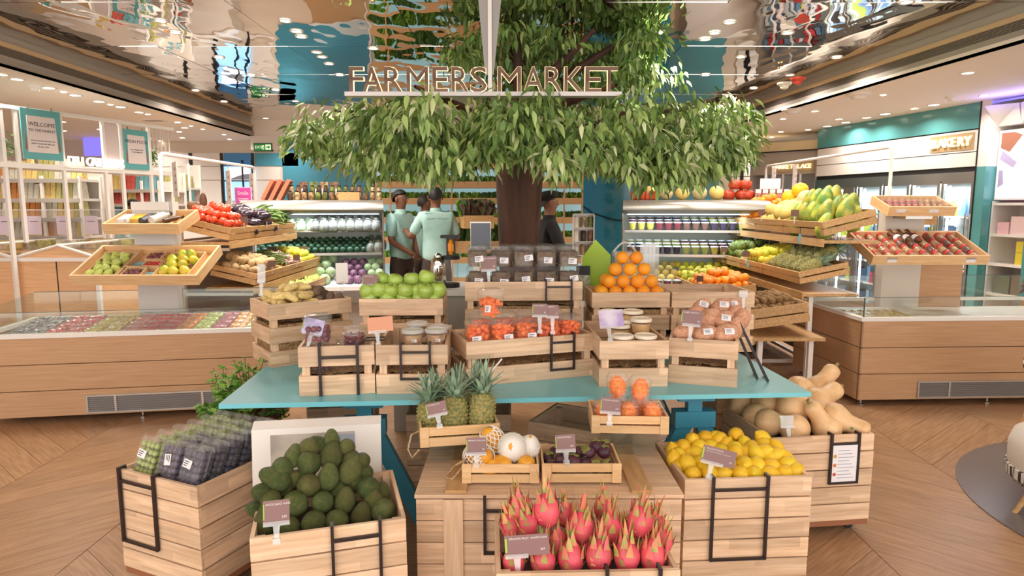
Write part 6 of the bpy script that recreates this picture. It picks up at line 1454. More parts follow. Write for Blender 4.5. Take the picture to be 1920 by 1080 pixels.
bag_me=noisy(MB().lathe([(.3,-.5),(.42,-.45),(.45,0),(.3,.4),(.12,.45),(.22,.6)],10),.05,3).mesh('veg_bag',M_bagg,True,60); bag2_me=bag_me.copy(); bag2_me.materials.clear(); bag2_me.materials.append(M_bagg2)
rowfill(TL,bag_me,'vegetable_bag','clear bag of purple greens','bagged greens in the left cooler',.75,1.5,.60,1.36,.14,.10,3,.02,.12,(-.3,0,0))
rowfill(TL,bag2_me,'vegetable_bag','clear bag of green leaves','bagged leaves in the left cooler',.15,.72,.64,1.36,.13,.11,2,.01,.14,(-.3,0,0))
rowfill(TL,bag_me,'vegetable_bag','clear bag of purple salad','bagged salad low in the left cooler',1.38,1.52,.56,1.10,.13,.09,3,.03,.12,(-.3,0,0))
M_cup=[mat(f'cup_{i}',c,.35,noise_s=20,noise_c=tuple(int(a*.7) for a in c)) for i,c in enumerate(((206,196,96),(130,60,70),(120,90,80),(70,60,84),(180,190,110)))]
cup_b=[MB().lathe([(.32,0),(.42,.45),(.46,.8),(.3,.9)],10).mesh('contents',m,True,50) for m in M_cup]; cup_l=MB().lathe([(.5,.82),(.5,.9),(.44,.95)],10).mesh('lid',mat('cup_lid',(206,214,226),.25),True,50)
def cups(T,x0,x1,y,z,n,tiers,k0,place):
    for tr_ in range(tiers):
        for i in range(n):
            x=x0+(x1-x0)*i/(n-1); k=(k0+i//3+tr_)%5; cn=['yellow','red','brown','dark blue','green'][k]
            t=thing('fruit_cup',f'lidded cup of {cn} fruit on {place} of right cooler, {ORD[i]} from left','cup',M=T.matrix_basis@TM((x,y+tr_*.11,z+tr_*.03),0,0,0,.095),group='fruit cups in the right cooler')
            obj('contents',cup_b[k],None,t); obj('lid',cup_l,None,t)
cups(TR,.12,1.45,.66,1.32,14,3,0,'the top shelf'); cups(TR,.10,1.45,.54,1.05,14,3,2,'the middle shelf')
rowfill(TR,melon_me,'melon','small pale yellow fruit','yellow fruits low in the right cooler',.1,.62,.30,.745,.09,.10,5,.04,.12,cat='fruit')
cups(TR,.30,.60,.2,.70,4,1,1,'the lower deck')
rowfill(TR,lime_me,'green_fruit','green fruit','green fruits low in the right cooler',.66,1.4,.30,.745,.085,.09,5,.04,.12,cat='fruit')
# goods on the cooler tops 
M_board=mat('terracotta_board',(196,116,84),.6)
for k in range(3): 
    t=tag(obj('cutting_board',MB().box(-.02,0,0,.02,.25,.26),M_board,None,TL.matrix_basis@TM((.17+k*.09,.6,1.663),0,0,R(28))),['left leaning terracotta board on left cooler top','middle leaning terracotta board on left cooler top','right leaning terracotta board on left cooler top'][k],'board')
q=random.Random(9); brn=[mat(f'small_goods_{i}',c,.5,noise_s=30,noise_c=tuple(int(a*.6) for a in c)) for i,c in enumerate(((150,104,70),(120,130,60),(176,140,96),(84,60,44),(206,176,130)))]
cn=['brown','green','tan','dark','pale']
for r_ in range(2):
    for i in range(14):
        k=q.randrange(5); t=thing('packaged_jar',f'small {cn[k]} jar on left cooler top, {ORD[i]} from left, {["front","rear"][r_]} row','jar',M=TL.matrix_basis@TM((.48+i*.078,.60+r_*.16,1.662+r_*.0)),group='small goods on the left cooler top')
        h=.09+.07*r_; obj('jar',MB().lathe([(.024,0),(.03,.01),(.03,h*.8),(.02,h)],9),brn[k],t,smooth=True); obj('cap',MB().lathe([(.021,h),(.021,h+.015)],9),M_dark,t)
for k in range(4):
    t=thing('snack_pouch',f'brown paper snack pouch at back of left cooler top, {ORD[k]} from left','package',M=TL.matrix_basis@TM((.60+k*.12,.9,1.662))); obj('pouch',MB().hexa([(-.045,-.02,0),(.045,-.02,0),(.045,.02,0),(-.045,.02,0)],[(-.05,-.004,.22),(.05,-.004,.22),(.05,.004,.22),(-.05,.004,.22)]),brn[k%3],t); obj('label',MB().box(-.03,-.0215,.06,.03,-.0195,.14),M_label,t)
t=thing('wooden_caddy','small wooden tray on left cooler top right part','tray',M=TL.matrix_basis@TM((1.15,.48,1.662))); obj('front',MB().box(-.12,0,0,.12,.012,.09),M_stand,t); obj('side',MB().box(-.12,.012,0,-.108,.14,.09),M_stand,t); obj('side',MB().box(.108,.012,0,.12,.14,.09),M_stand,t)
M_rp=mat('red_pumpkin',(196,74,34),.4,noise_s=6,noise_c=(160,50,26)); rp_me=MB().lathe([(.05,-.36),(.35,-.36),(.5,-.1),(.48,.14),(.3,.34),(.08,.3),(.06,.4)],14).mesh('red_pumpkin',M_rp,True,80)
for k,(x,z) in enumerate(((1.24,0),(1.385,0),(1.31,.115),(1.45,.0),(1.42,.115))): fruit(rp_me,'red_pumpkin',f'red-orange pumpkin on right cooler top, {ORD[k]} of the group from left' if 0 else ['red-orange pumpkin at lower left of group on right cooler','red-orange pumpkin at lower middle of group on right cooler','red-orange pumpkin in upper left of group on right cooler','red-orange pumpkin at lower right of group on right cooler','red-orange pumpkin in upper right of group on right cooler'][k],TR.matrix_basis@Vector((x-.05,.7,1.72+z)),.15,(0,0,k),None,'vegetable')
for k in range(5): fruit(cant_me if k%2 else melon_me,'melon',f'yellow-green melon half hidden by leaves on right cooler, {ORD[k]} from left',TR.matrix_basis@Vector((.30+k*.19,.7,1.74)),.17,(1,.3,k),None,'fruit')
for k in range(6): tag(obj('red_jar',MB().lathe([(.025,0),(.033,.01),(.033,.08),(.02,.1)],9),M_rp,None,TR.matrix_basis@TM((.12+k*.05,.55,1.662)),smooth=True),f'small red jar on left part of right cooler top, {ORD[k]} from left','jar')
for k in range(5):
    t=thing('snack_box',f'pink and brown snack box beside the red pumpkins, {ORD[k]} from left','package',M=TR.matrix_basis@TM((1.50+k*.075,.62,1.662)))
    obj('carton',MB().box(-.033,0,0,.033,.05,.12),mat('snack_pink',(196,140,130),.5,noise_s=20,noise_c=(110,70,60)),t); obj('label',MB().box(-.028,-.002,.075,.028,0,.115),M_label,t)
t=thing('white_card','wide white card above the snack boxes on right cooler','card',M=TR.matrix_basis@TM((1.64,.70,1.66))); obj('card',MB().box(-.11,0,.12,.11,.004,.24),M_label,t); obj('easel',MB().box(-.01,.004,0,.01,.02,.2),M_steel,t)
# magenta sign between window and aubergines
p=at(456,372,7.6); t=thing('magenta_sign','small magenta table sign with white script above the aubergines','sign',p); obj('panel',MB().box(-.088,0,-.06,.088,.006,.12),mat('magenta',(200,70,150),.4,emit=.1),t); obj('border',MB().box(-.10,.006,-.07,.10,.009,.13),mat('lilac',(206,190,226),.5),t); obj('lettering',text_mesh('Smile',.06,M_print,.0005,'CENTER'),None,t,TM((0,-.002,.06))@UP); obj('small_print',MB().box(-.06,-.001,-.01,.06,0,.0).box(-.05,-.001,-.03,.05,0,-.02),M_print,t)
obj('stem',MB().box(-.006,.001,-.30,.006,.006,-.07),M_steel,t)
# bakery shelf with bread beyond the tomatoes (wood top at far left middle)
t=thing('bread_counter','long wooden counter edge with loaves beyond the tomatoes','counter',(-4.35,9.0,0)); obj('counter_top',MB().box(-.45,0,1.46,1.1,.6,1.52),M_stand,t); obj('counter_body',MB().box(-.40,.03,0,1.05,.57,1.46),M_white,t)
for k,(x,c,s,lb) in enumerate(((-.15,(120,76,44),(.16,.16,.14),'dark round loaf on the far bread counter'),(.0,(110,70,46),(.10,.10,.26),'tall brown loaf on the far bread counter'),(.35,(226,150,70),(.36,.12,.10),'long golden bread on the far counter'),(.55,(232,180,110),(.12,.3,.1),'pale baguette resting on the golden bread'),(.8,(222,150,90),(.2,.14,.07),'low orange loaf at right of bread counter'))):
    fruit(lobe(ell(.5,.5,8),12).mesh('loaf',mat(f'crust_{k}',c,.6,noise_s=8,noise_c=tuple(int(a*.75) for a in c)),True,80),'loaf',lb,(-4.35+x,9.25,1.52+s[2]/2 if k!=3 else 1.64),s,(0,0.4 if k==3 else 0,0),None,'bread')
# ---------------- plant shelves at the back centre
Yp=11.2; a=at(700,360,Yp); b=at(1094,360,Yp); T=thing('plant_shelving','tall pale wooden shelving of lit trays of greens behind the tree','shelving',(a.x,Yp,0)); W_=b.x-a.x
M_pine=mat('pine_shelf',(226,184,134),.5); M_lb=mat('backlit_blue',(176,216,226),.5,emit=.45)
B=lambda nm,aa,m: obj(nm,MB().box(*aa),m,T)
B('back_panel',(0,.36,0,W_,.4,2.62),M_lb)
zs=[at(700,y,Yp).z for y in (340,371,407,444,482,520)]; zs=[at(700,303,Yp).z,at(700,270,Yp).z]+zs
for z in zs: B('shelf_front',(0.02,0,z-.11,W_-.02,.02,z),M_pine); B('shelf_board',(.02,.02,z-.11,W_-.02,.36,z-.09),M_pine)
for px in (700,732,847,940,1058,1092): x=at(px,360,Yp).x-a.x; B('upright',(x-.014,-.012,0,x+.014,-.001,2.62),M_white if px<720 else M_pine)
q=random.Random(12); M_mg=[mat('microgreen',(110,164,60),.5,var=.25,noise_s=20,noise_c=(150,196,84)),mat('dark_greens',(70,110,50),.5,var=.2,noise_s=20,noise_c=(100,140,70)),mat('purple_greens',(104,58,60),.5,noise_s=20,noise_c=(70,96,48))]
def greens(w,d,h,n,seed,sc=1):
    q2=random.Random(seed); g=MB()
    for i in range(n):
        x=q2.uniform(-w/2,w/2); y=q2.uniform(-d/2,d/2); hh=h*q2.uniform(.5,1.1); l=q2.uniform(.015,.03)*sc; a_=q2.uniform(0,3.14); dx=math.cos(a_)*l; dy=math.sin(a_)*l; t_=Vector((q2.uniform(-.03,.03),q2.uniform(-.03,.03),0))
        g.add([(x-dx*.2,y-dy*.2,0),(x+dx*.2,y+dy*.2,0),(x+dx+t_.x,y+dy+t_.y,hh*.8),(x+t_.x,y+t_.y,hh),(x-dx+t_.x,y-dy+t_.y,hh*.85)],[(0,1,2,4),(4,2,3)])
    return g
gm=[greens(.30,.2,.14,160,s).mesh('leaves',M_mg[0]) for s in (1,2)]+[greens(.3,.22,.14,160,3).mesh('leaves',M_mg[1])]
n=0
for si,z in enumerate(zs[2:7]):
    for i in range(10):
        x=.2+i*W_/10.0; k=(i*2+si)%3
        if abs(x+a.x-.15)<.25 and 0: continue
        t=thing('seedling_tray',f'tray of leafy seedlings on back shelf {["one","two","three","four","five"][si]} from the top, {ORD[i]} from left'.replace('back shelf one from the top','upper back shelf').replace('back shelf two from the top','second back shelf').replace('back shelf three from the top','third back shelf').replace('back shelf four from the top','fourth back shelf').replace('back shelf five from the top','fifth back shelf'),'plant tray',M=TM((a.x+x,Yp+.18,z-.088)),group='seedling trays on the back shelves')
        obj('tray',MB().box(-.13,-.10,0,.13,.10,.05),M_black,t); tag(obj('leaves',gm[k],None,t,TM((0,0,.05))),kind='stuff')
# planter of leafy greens in front (between the back and the tree): purple and green salad in sloping crate
def salad(px,py,Y,w,d,h,m1,label,rz=0):
    p=at(px,py,Y); t=thing('salad_planter',label,'planter',(p.x,Y,p.z),rz)
    obj('crate_front',MB().box(-w/2,0,-.14,w/2,.02,0),M_stand,t); obj('crate_side',MB().box(-w/2,.02,-.14,-w/2+.02,d,0),M_stand,t); obj('crate_side',MB().box(w/2-.02,.02,-.14,w/2,d,0),M_stand,t); obj('base',MB().box(-w/2,0,-.15,w/2,d,-.14),M_stand,t)
    obj('post',MB().box(-.04,d*.4,-p.z,.04,d*.6,-.15),M_white,t)
    for k,m in enumerate(m1): tag(obj('leaves',greens(w*.98,d*.5,h,420,k+5,2.0),m,t,TM((0,d*(.3+.4*k),-.02))),kind='stuff')
salad(898,404,7.6,.36,.4,.20,[M_mg[2],M_mg[0]],'sloping wooden planter of purple and green salad left of trunk',R(12))
salad(895,452,7.9,.55,.4,.22,[M_mg[1],M_mg[0]],'low planter of dark greens behind the grey panel',0)
t=thing('grey_panel','grey rectangular screen standing left of the tree trunk','screen',(at(901,430,5.2).x,5.2,0)); obj('panel',MB().box(-.077,0,1.25,.077,.015,1.46),mat('panel_grey',(118,124,138),.4),t); obj('frame',MB().box(-.082,.015,1.24,.082,.02,1.47),M_steel,t); obj('stand_pole',MB().box(-.01,.002,0,.01,.02,1.24),M_steel,t)
# juicer, steel flask on a back counter behind the apples
t=thing('back_counter','low counter carrying the steel flask and juicer behind apples','counter',(-.62,4.45,0)); obj('counter_top',MB().box(-.25,0,.98,.55,.5,1.02),M_white,t); obj('counter_body',MB().box(-.22,.03,0,.52,.47,.98),M_grey,t)
p=at(822,530,4.6); t=thing('steel_flask','shiny steel flask with domed lid behind the apples','flask',(p.x,4.6,1.02)); obj('body',MB().lathe([(.05,0),(.055,.01),(.055,.14),(.05,.19),(.03,.215)],18),M_chrome,t,smooth=True); obj('lid',MB().lathe([(.03,.215),(.028,.23),(.01,.245)],14),M_steel,t,smooth=True)
p=at(846,520,4.62); t=thing('juicer','black-topped glass juicer holding orange pieces','juicer',(p.x,4.62,1.02)); obj('glass_jar',MB().lathe([(.045,.03),(.055,.2)],16),M_plast,t,smooth=True); obj('base',MB().lathe([(.06,0),(.06,.03)],16),M_black,t); obj('collar',MB().lathe([(.062,.2),(.062,.225)],16),M_black,t); obj('top_plate',MB().box(-.07,-.04,.35,.07,.05,.37),M_black,t); obj('neck',MB().box(-.03,-.02,.225,-.015,.02,.35).box(.015,-.02,.225,.03,.02,.35),M_black,t); obj('orange_pieces',noisy(MB().lathe([(.02,.235),(.03,.26),(.03,.31),(.01,.34)],9),.01,30),M_mand,t)
# spice rack right of the man in black
Yr=6.1; a=at(1074,480,Yr); b=at(1115,402,Yr); t=thing('spice_rack','white three-tier rack of small round pots right of trunk','rack',(a.x,Yr,a.z)); w=b.x-a.x; h=b.z-a.z
obj('frame',MB().box(0,.0,0,.008,.08,h).box(w-.008,0,0,w,.08,h).box(0,.078,0,w,.082,h),M_white,t)
obj('rack_post',MB().box(w/2-.02,.02,-a.z,w/2+.02,.06,0),M_white,t)
for r_ in range(4): obj('tier',MB().box(.008,0,r_*h/3,w-.008,.078,r_*h/3+.006),M_white,t)
for r_ in range(3):
    for c in range(3): tag(obj('spice_pot',MB().lathe([(.024,0),(.026,.09),(.02,.1)],10),brn[(r_+c*2)%5] if c else M_lidc,None,t.matrix_basis@TM((w*(c+.5)/3,.04,r_*h/3+.008)),smooth=True),f'small round pot in the white rack, {["bottom","middle","top"][r_]} tier, {["left","middle","right"][c]}','pot','small pots in the white rack')
# counter-top items behind oranges: clear bin and arched handle
t=thing('clear_bin','clear plastic bin with pale arched handle behind the oranges','bin',(at(1175,480,4.9).x,4.9,1.05)); obj('tub',MB().box(-.09,0,0,.12,.004,.20).box(-.09,.14,0,.12,.144,.20).box(-.09,.004,0,-.086,.14,.20).box(.116,.004,0,.12,.14,.20),M_plast,t); obj('arched_handle',MB().tube([(-.09+.17*k/10,.06,.2+.07*math.sin(math.pi*k/10)) for k in range(11)],.008,6),M_white,t,smooth=True)
obj('stand_post',MB().box(-.09,.0,-1.05,.12,.14,-.001),M_grey,t)
t=thing('clear_sleeves','row of clear upright sleeves behind the orange stack','sleeves',(at(1215,500,4.8).x,4.8,1.02))
for k in range(4): obj('sleeve',MB().box(-.06+k*.035,k*.03,0,-.055+k*.035+.05,k*.03+.004,.30),M_plast2,t)
obj('holder',MB().box(-.07,-.01,-1.02,.12,.13,-.001),M_grey,t)
t=thing('apple_paper','small potted plant on the right stand ledge','plant',(2.25,8.05,.935)) if 0 else None
# ---------------- left shop area
M_bagc=[mat(f'snackbag_{i}',c,.4,var=.15,noise_s=22,noise_c=tuple(int(a*.75) for a in c)) for i,c in enumerate(((236,206,130),(226,150,80),(196,190,120),(206,90,80),(236,230,210),(120,176,186)))]
bagm=[MB().hexa([(-.5,-.3,0),(.5,-.3,0),(.5,.3,0),(-.5,.3,0)],[(-.46,-.1,1),(.46,-.1,1),(.46,.1,1),(-.46,.1,1)]).mesh('bag',m) for m in M_bagc]
bn=['cream','orange','olive','red','white','teal']
def shelf_unit(label,px0,px1,Y,zs,ncol,seed,cols,top=2.1,dpt=.4,nup=3,rz=0,place='',hh=(.16,.24)):
    a=at(px0,400,Y); b=at(px1,400,Y); W_=b.x-a.x; t=thing('shelving_unit',label,'shelving',(a.x,Y,0),rz); q=random.Random(seed)
    for k in range(nup+1):
        x=W_*k/nup; obj('upright',MB().box(x-.015,0,0,x+.015,.03,top),M_white,t); obj('upright',MB().box(x-.015,dpt-.03,0,x+.015,dpt,top),M_white,t)
    obj('back_panel',MB().box(0,dpt,0,W_,dpt+.01,top),M_wall,t)
    for z in zs: obj('shelf_board',MB().box(0,0,z-.03,W_,dpt,z),M_white,t); obj('price_strip',MB().box(0,-.008,z-.045,W_,0,z),M_grey,t)
    for zi,z in enumerate(zs):
        for i in range(ncol):
            k=cols[(i//3+zi)%len(cols)]; w=W_/ncol*.9; h=q.uniform(*hh)
            o=tag(obj('snack_bag',bagm[k],None,None,t.matrix_basis@Matrix.Translation((W_*(i+.5)/ncol,.12,z))@Matrix.Diagonal((w,.18,h,1))),f'{bn[k]} bag on {place} shelf {["lowest","second lowest","middle","second highest","highest"][zi]} row, {ORD[i]} from left'.replace('shelf lowest','shelves, lowest').replace('shelf second','shelves, second').replace('shelf middle','shelves, middle').replace('shelf highest','shelves, highest'),'bag','bags on the '+place+' shelves')
    return t
zA=[at(60,y,7.4).z for y in (478,443,408,372,335)]
shelf_unit('white shelving full of snack bags at the far left edge',-60,152,7.4,zA,20,1,[4,0,2,4,0,1],top=1.93,place='far left')
zB=[at(250,y,9.4).z for y in (460,435,410,382,355)]
shelf_unit('white shelving of coloured packets left of the upper tray',203,300,9.4,zB,12,2,[3,5,5,3,0],top=1.95,place='second left')
zC=[at(345,y,10.4).z for y in (440,420,400,378,352)]
shelf_unit('narrow tall shelving of bottles beside the white wall panels',326,358,10.4,zC,5,3,[5,2,5,3],top=2.25,nup=1,place='narrow rear')
shelf_unit('white shelving of packs behind the left rail',300,326,9.9,zB,4,4,[0,2,1],top=2.1,nup=1,place='slim left')
# white column panel
a=at(148,400,8.0); b=at(206,400,8.0); struct('wall_panel_left',MB().box(a.x,8.0,0,b.x,8.1,2.0),M_wall)
a=at(156,270,11.9); struct('trim_6',MB().box(a.x,11.9,at(0,292,11.9).z,at(196,270,11.9).x,11.95,at(0,256,11.9).z),M_vio)
# header frame: from near (px0) to far (px300)
H0=Vector((-4.9,5.75,0)); H1=Vector((-4.13,8.1,0)); hl=(H1-H0).length; hrz=math.atan2(H1.y-H0.y,H1.x-H0.x); HM=TM(H0,hrz)
def gx(px):
    d=ray(px,300); m=d.x/d.y; return ((m*H0.y-H0.x)/((H1.x-H0.x)-m*(H1.y-H0.y)))*hl
def gz(px,py):
    t=gx(px)/hl; Y=H0.y+(H1.y-H0.y)*t; return at(px,py,Y).z
T=thing('display_gantry','long white open frame gantry carrying signs and plants on left','gantry',M=HM)
for z,h in ((1.955,.05),(2.50,.035)): obj('rail_beam',MB().box(0,-.02,z,hl,.02,z+h),M_white,T)
obj('rail_beam',MB().box(0,.30,1.955,hl,.34,2.0),M_white,T); obj('shelf_board',MB().box(0,.02,1.955,hl,.30,1.97),M_white,T)
for x in [gx(p) for p in (8,35,118,196,228,281)]: obj('post',MB().box(x-.016,-.016,0 if x<gx(10) or x>gx(270) else 1.24,x+.016,.016,2.5),M_white,T)
def gsign(x0,x1,z0,z1,label,lines):
    t=thing('framed_sign',label,'sign',M=HM@TM((x0,-.028,z0))); w=x1-x0; h=z1-z0
    obj('teal_frame',MB().box(0,-.012,0,w,0,h),mat('sign_teal',(96,166,168),.4),t); obj('paper',MB().prism([(w*.12,h*.14),(w*.88,h*.14),(w*.84,h*.86),(w*.14,h*.86)],.003,TM((0,-.012,0))@UP),mat('sign_paper',(222,208,204),.6),t)
    for s_ in (w*.08,w*.92): obj('leaf_motif',MB().prism([(s_-.008,h*.18),(s_+.012,h*.2),(s_,h*.6)],.002,TM((0,-.0125,0))@UP),M_plinth,t)
    for i,(tx,zz,sz) in enumerate(lines): obj('lettering',text_mesh(tx,sz,M_ink,.0008,'CENTER'),None,t,TM((w/2,-.016,h*zz))@UP)
    for x in (w*.2,w*.8): obj('hook',MB().box(x-.006,-.004,h,x+.006,.006,h+.03),M_steel,t)
gsign(gx(40),gx(114),gz(76,300),gz(76,206),'large teal-framed welcome sign on the left gantry',[('WELCOME','.'and .70,.055),('TO THE MARKET',.58,.035),('fresh every day from the farm',.38,.02),('picked and packed with care',.32,.02),('for your table',.26,.02)])
gsign(gx(230),gx(275),gz(252,318),gz(252,244),'smaller teal-framed sign farther along the left gantry',[('FRESH FOOD',.70,.05),('good things to eat',.5,.022),('every single day',.44,.022)])
obj('blank_panel',MB().box(gx(195),-.012,2.0,gx(224),0,2.48),mat('panel_pink',(216,200,196),.6),T)
sg=thing('lit_sign','glowing white channel lettering along the left gantry header','sign',M=HM@TM((gx(121),-.04,2.05))@UP)
for i,ch_ in enumerate('DELICATESSENS'): obj('letter',text_mesh(ch_,.13,mat('lit_white',(255,246,236),.5,emit=1.6),.010),None,sg,TM((i*(gx(226)-gx(121))/13,0,0)))
obj('letter_backing',MB().box(-.02,-.07,-.018,gx(226)-gx(121),-.055,-.013),M_white,sg)
for k,(x,lb,py) in enumerate(((gx(12),'trailing plant in a white pot at near end of gantry',0),(gx(290),'small plant in a white pot at far end of gantry',0))):
    t=thing('potted_plant',lb,'plant',M=HM@TM((x,.14,1.97))); obj('pot',MB().lathe([(.07,0),(.09,.15),(.08,.15),(.07,.12)],14),M_white,t,smooth=True)
    q2=random.Random(k); lf=MB()
    for i in range(160):
        a_=q2.uniform(0,6.28); r_=q2.uniform(0,.16); M=TM((r_*math.cos(a_),r_*math.sin(a_),.17+q2.uniform(-.10,.14)*(1 if r_>.1 else .5)+.03),a_,q2.uniform(-.6,.6),q2.uniform(-.6,.8),.05)
        lf.add([(-.5,0,0),(0,-.4,.1),(.9,0,-.1),(0,.4,.1)],[(0,1,2),(0,2,3)],M)
    tag(obj('foliage',lf,M_mg[1],t),kind='stuff')
t=thing('globe_lamp','small warm globe lamp on the far end of the gantry','lamp',M=HM@TM((gx(281),.10,1.97))); obj('stem',MB().box(-.006,-.006,0,.006,.006,.08),M_steel,t); obj('globe',MB().lathe([(r_,z+.13) for r_,z in ell(.055,.055,8)],14),mat('globe_glow',(255,220,140),.5,emit=3),t,smooth=True)
t=thing('hanging_rack','group of thin white rods hanging over the left rail','rack',(at(303,270,10.4).x,10.4,2.80))
for k in range(5): obj('rod',MB().box(-.13+k*.06,-.006,-.36,-.118+k*.06,.006,0),M_white,t)
obj('rod_bar',MB().box(-.14,-.008,-.375,.13,.008,-.36),M_white,t)
# bulk bins with gabled white frames
M_binw=wood('bin_wood',(214,164,118),(232,186,140),blocks=False,var=.05,grain=(.8,18,18))
T=thing('bulk_bin','low wooden bulk bin with gabled white frames behind left counter','bin',(-5.6,6.25,0))
obj('front_board',MB().box(0,0,.02,1.20,.02,1.08),M_binw,T); obj('front_board',MB().box(1.215,0,.02,1.60,.02,1.08),M_binw,T); obj('side_board',MB().box(1.58,.02,.02,1.60,1.4,1.08),M_binw,T); obj('corner_gap',MB().box(1.20,.004,.02,1.215,.02,1.08),M_void,T)
obj('frame_bar',MB().box(0,-.02,1.065,1.60,.02,1.10),M_white,T); obj('frame_bar',MB().box(1.585,.02,1.065,1.62,1.4,1.10),M_white,T)
for x0 in (.0,.82):
    obj('gable_bar',MB().tube([(x0-.02,.0,1.10),(x0+.42,.0,1.22),(x0+.80,.0,1.10)],.015,6),M_white,T); obj('ridge_bar',MB().tube([(x0+.42,.0,1.22),(x0+.42,1.3,1.22)],.014,6),M_white,T)
    obj('end_board',MB().prism([(x0,1.10),(x0+.78,1.10),(x0+.41,1.21)],.012,TM((0,.02,0))@UP),M_binw,T); obj('slope_glass',MB().quad((x0+.42,0,1.22),(x0+.8,0,1.10),(x0+.8,1.3,1.10),(x0+.42,1.3,1.22)),M_glass,T)
obj('post',MB().box(1.585,-.02,.02,1.62,.015,1.10),M_white,T); obj('bin_lid',MB().box(.0,.3,1.10,1.6,1.35,1.12),M_stand,T)
# acrylic dispensers with lilac cards
M_lil=mat('lilac_card',(206,190,206),.5)
for k in range(6):
    x=-5.42+k*.275; y=7.0+k*.05
    t=thing('dispenser',f'clear bulk dispenser with a lilac card in left row, {ORD[k]} from left','dispenser',(x,y,1.125))
    obj('box',MB().box(-.12,0,0,.12,.004,.42).box(-.12,.25,0,.12,.254,.42).box(-.12,.004,0,-.116,.25,.42).box(.116,.004,0,.12,.25,.42),M_door,t); obj('lid',MB().box(-.125,-.01,.42,.125,.26,.432),M_plast2,t); obj('card',MB().box(-.07,-.012,.16,.07,-.004,.36),M_lil,t)
    obj('card_lines',MB().box(-.04,-.014,.30,.04,-.012,.306),M_ink,t); obj('contents',MB().box(-.11,.01,.004,.11,.24,.10),bagm[k%3*2].materials[0],t)
obj_=thing('dispenser_counter','wooden counter under the row of clear dispensers','counter',(-5.6,6.98,0)); obj('counter_top',MB().box(.0,0,1.121,1.75,.6,1.124),M_stand,obj_); obj('counter_body',MB().box(.0,.68,0,1.75,.75,1.12),M_binw,obj_)
# ---------------- pouf and striped chair at the right edge
T=thing('round_pouf','round white pouf with a striped hem and wooden legs at right edge','pouf',(2.99,3.20,0))
obj('cushion',MB().lathe([(.05,.17),(.33,.17),(.355,.22),(.36,.34),(.34,.40),(.28,.43),(.02,.44)],36),mat('pouf_white',(226,218,208),.8,bump=.3,bump_s=200),T,smooth=True,ang=60)
obj('striped_hem',MB().lathe([(.34,.15),(.364,.18),(.366,.23),(.35,.235)],36,cap=False),mat('hem_dark',(60,54,54),.8,noise_s=60,noise_c=(220,214,206),noise_lo=.48,noise_hi=.52,stretch=(1,1,.05)),T,smooth=True)
for k in range(4):
    a=k*math.pi/2+math.pi*.97; c,s=math.cos(a),math.sin(a); obj('leg',MB().tube([(c*.26,s*.26,.175),(c*.36,s*.36,.0)],[.017,.012],10),M_stand,T,smooth=True)
T=thing('striped_chair','chair with black and white striped padded back at the right edge','chair',(3.86,4.35,0))
for k in range(9): obj('stripe',MB().lathe([(.28+.012*math.sin(k*1.1),-.013),(.30,0),(.28,.013)],24,TM((0,0,.47+k*.027)),cap=False) if 0 else MB().tube([(.27*math.cos(t),.27*math.sin(t),.47+k*.027) for t in [math.pi*.55+i*math.pi*.9/10 for i in range(11)]],.0165,7),M_white if k%2 else M_black,T,smooth=True)
obj('seat',MB().lathe([(.05,.40),(.26,.40),(.28,.43),(.26,.46),(.05,.465)],24),M_plinth,T,smooth=True)
for k in range(4): a=k*math.pi/2+.8; obj('leg',MB().tube([(math.cos(a)*.2,math.sin(a)*.2,.40),(math.cos(a)*.26,math.sin(a)*.26,0)],[.016,.011],8),M_stand,T)
# ---------------- hanging FARMERS MARKET sign
YS=4.3; zt=at(960,181,YS).z; xb0=at(648,177,YS).x; xb1=at(1165,177,YS).x
T=thing('hanging_sign','hanging metal FARMERS MARKET letter sign in front of the tree','sign',(0,YS,zt))
obj('base_bar',MB().box(xb0,-.03,0,xb1,.05,.026),mat('bar_white',(226,218,216),.35),T)
obj('hanger_rod',MB().box(at(915,100,YS).x,0,.026,at(922,100,YS).x,.022,3.07-zt),M_white,T)
xa=at(915,100,YS).x; g=MB(); g.hexa([(xa-.02,.03,.14),(xa+.035,.03,.14),(xa+.035,.034,.14),(xa-.02,.034,.14)],[(xa-.075,.03,.75),(xa+.10,.03,.75),(xa+.10,.034,.75),(xa-.075,.034,.75)]); obj('hanger_plate',g,mat('hanger_grey',(130,124,120),.3,metal=.6),T)
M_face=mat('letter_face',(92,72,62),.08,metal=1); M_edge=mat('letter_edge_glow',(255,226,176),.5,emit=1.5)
def outline(ch_,size):
    cu=bpy.data.curves.new('l','FONT'); cu.body=ch_; cu.size=size; cu.fill_mode='NONE' if 0 else 'FRONT'; cu.extrude=.014; cu.resolution_u=3; cu.fill_mode='NONE'; cu.bevel_depth=.0015; cu.bevel_resolution=0
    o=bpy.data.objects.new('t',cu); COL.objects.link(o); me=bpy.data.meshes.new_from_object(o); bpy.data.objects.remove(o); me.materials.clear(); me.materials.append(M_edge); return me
h=at(960,127,YS).z-at(960,174,YS).z
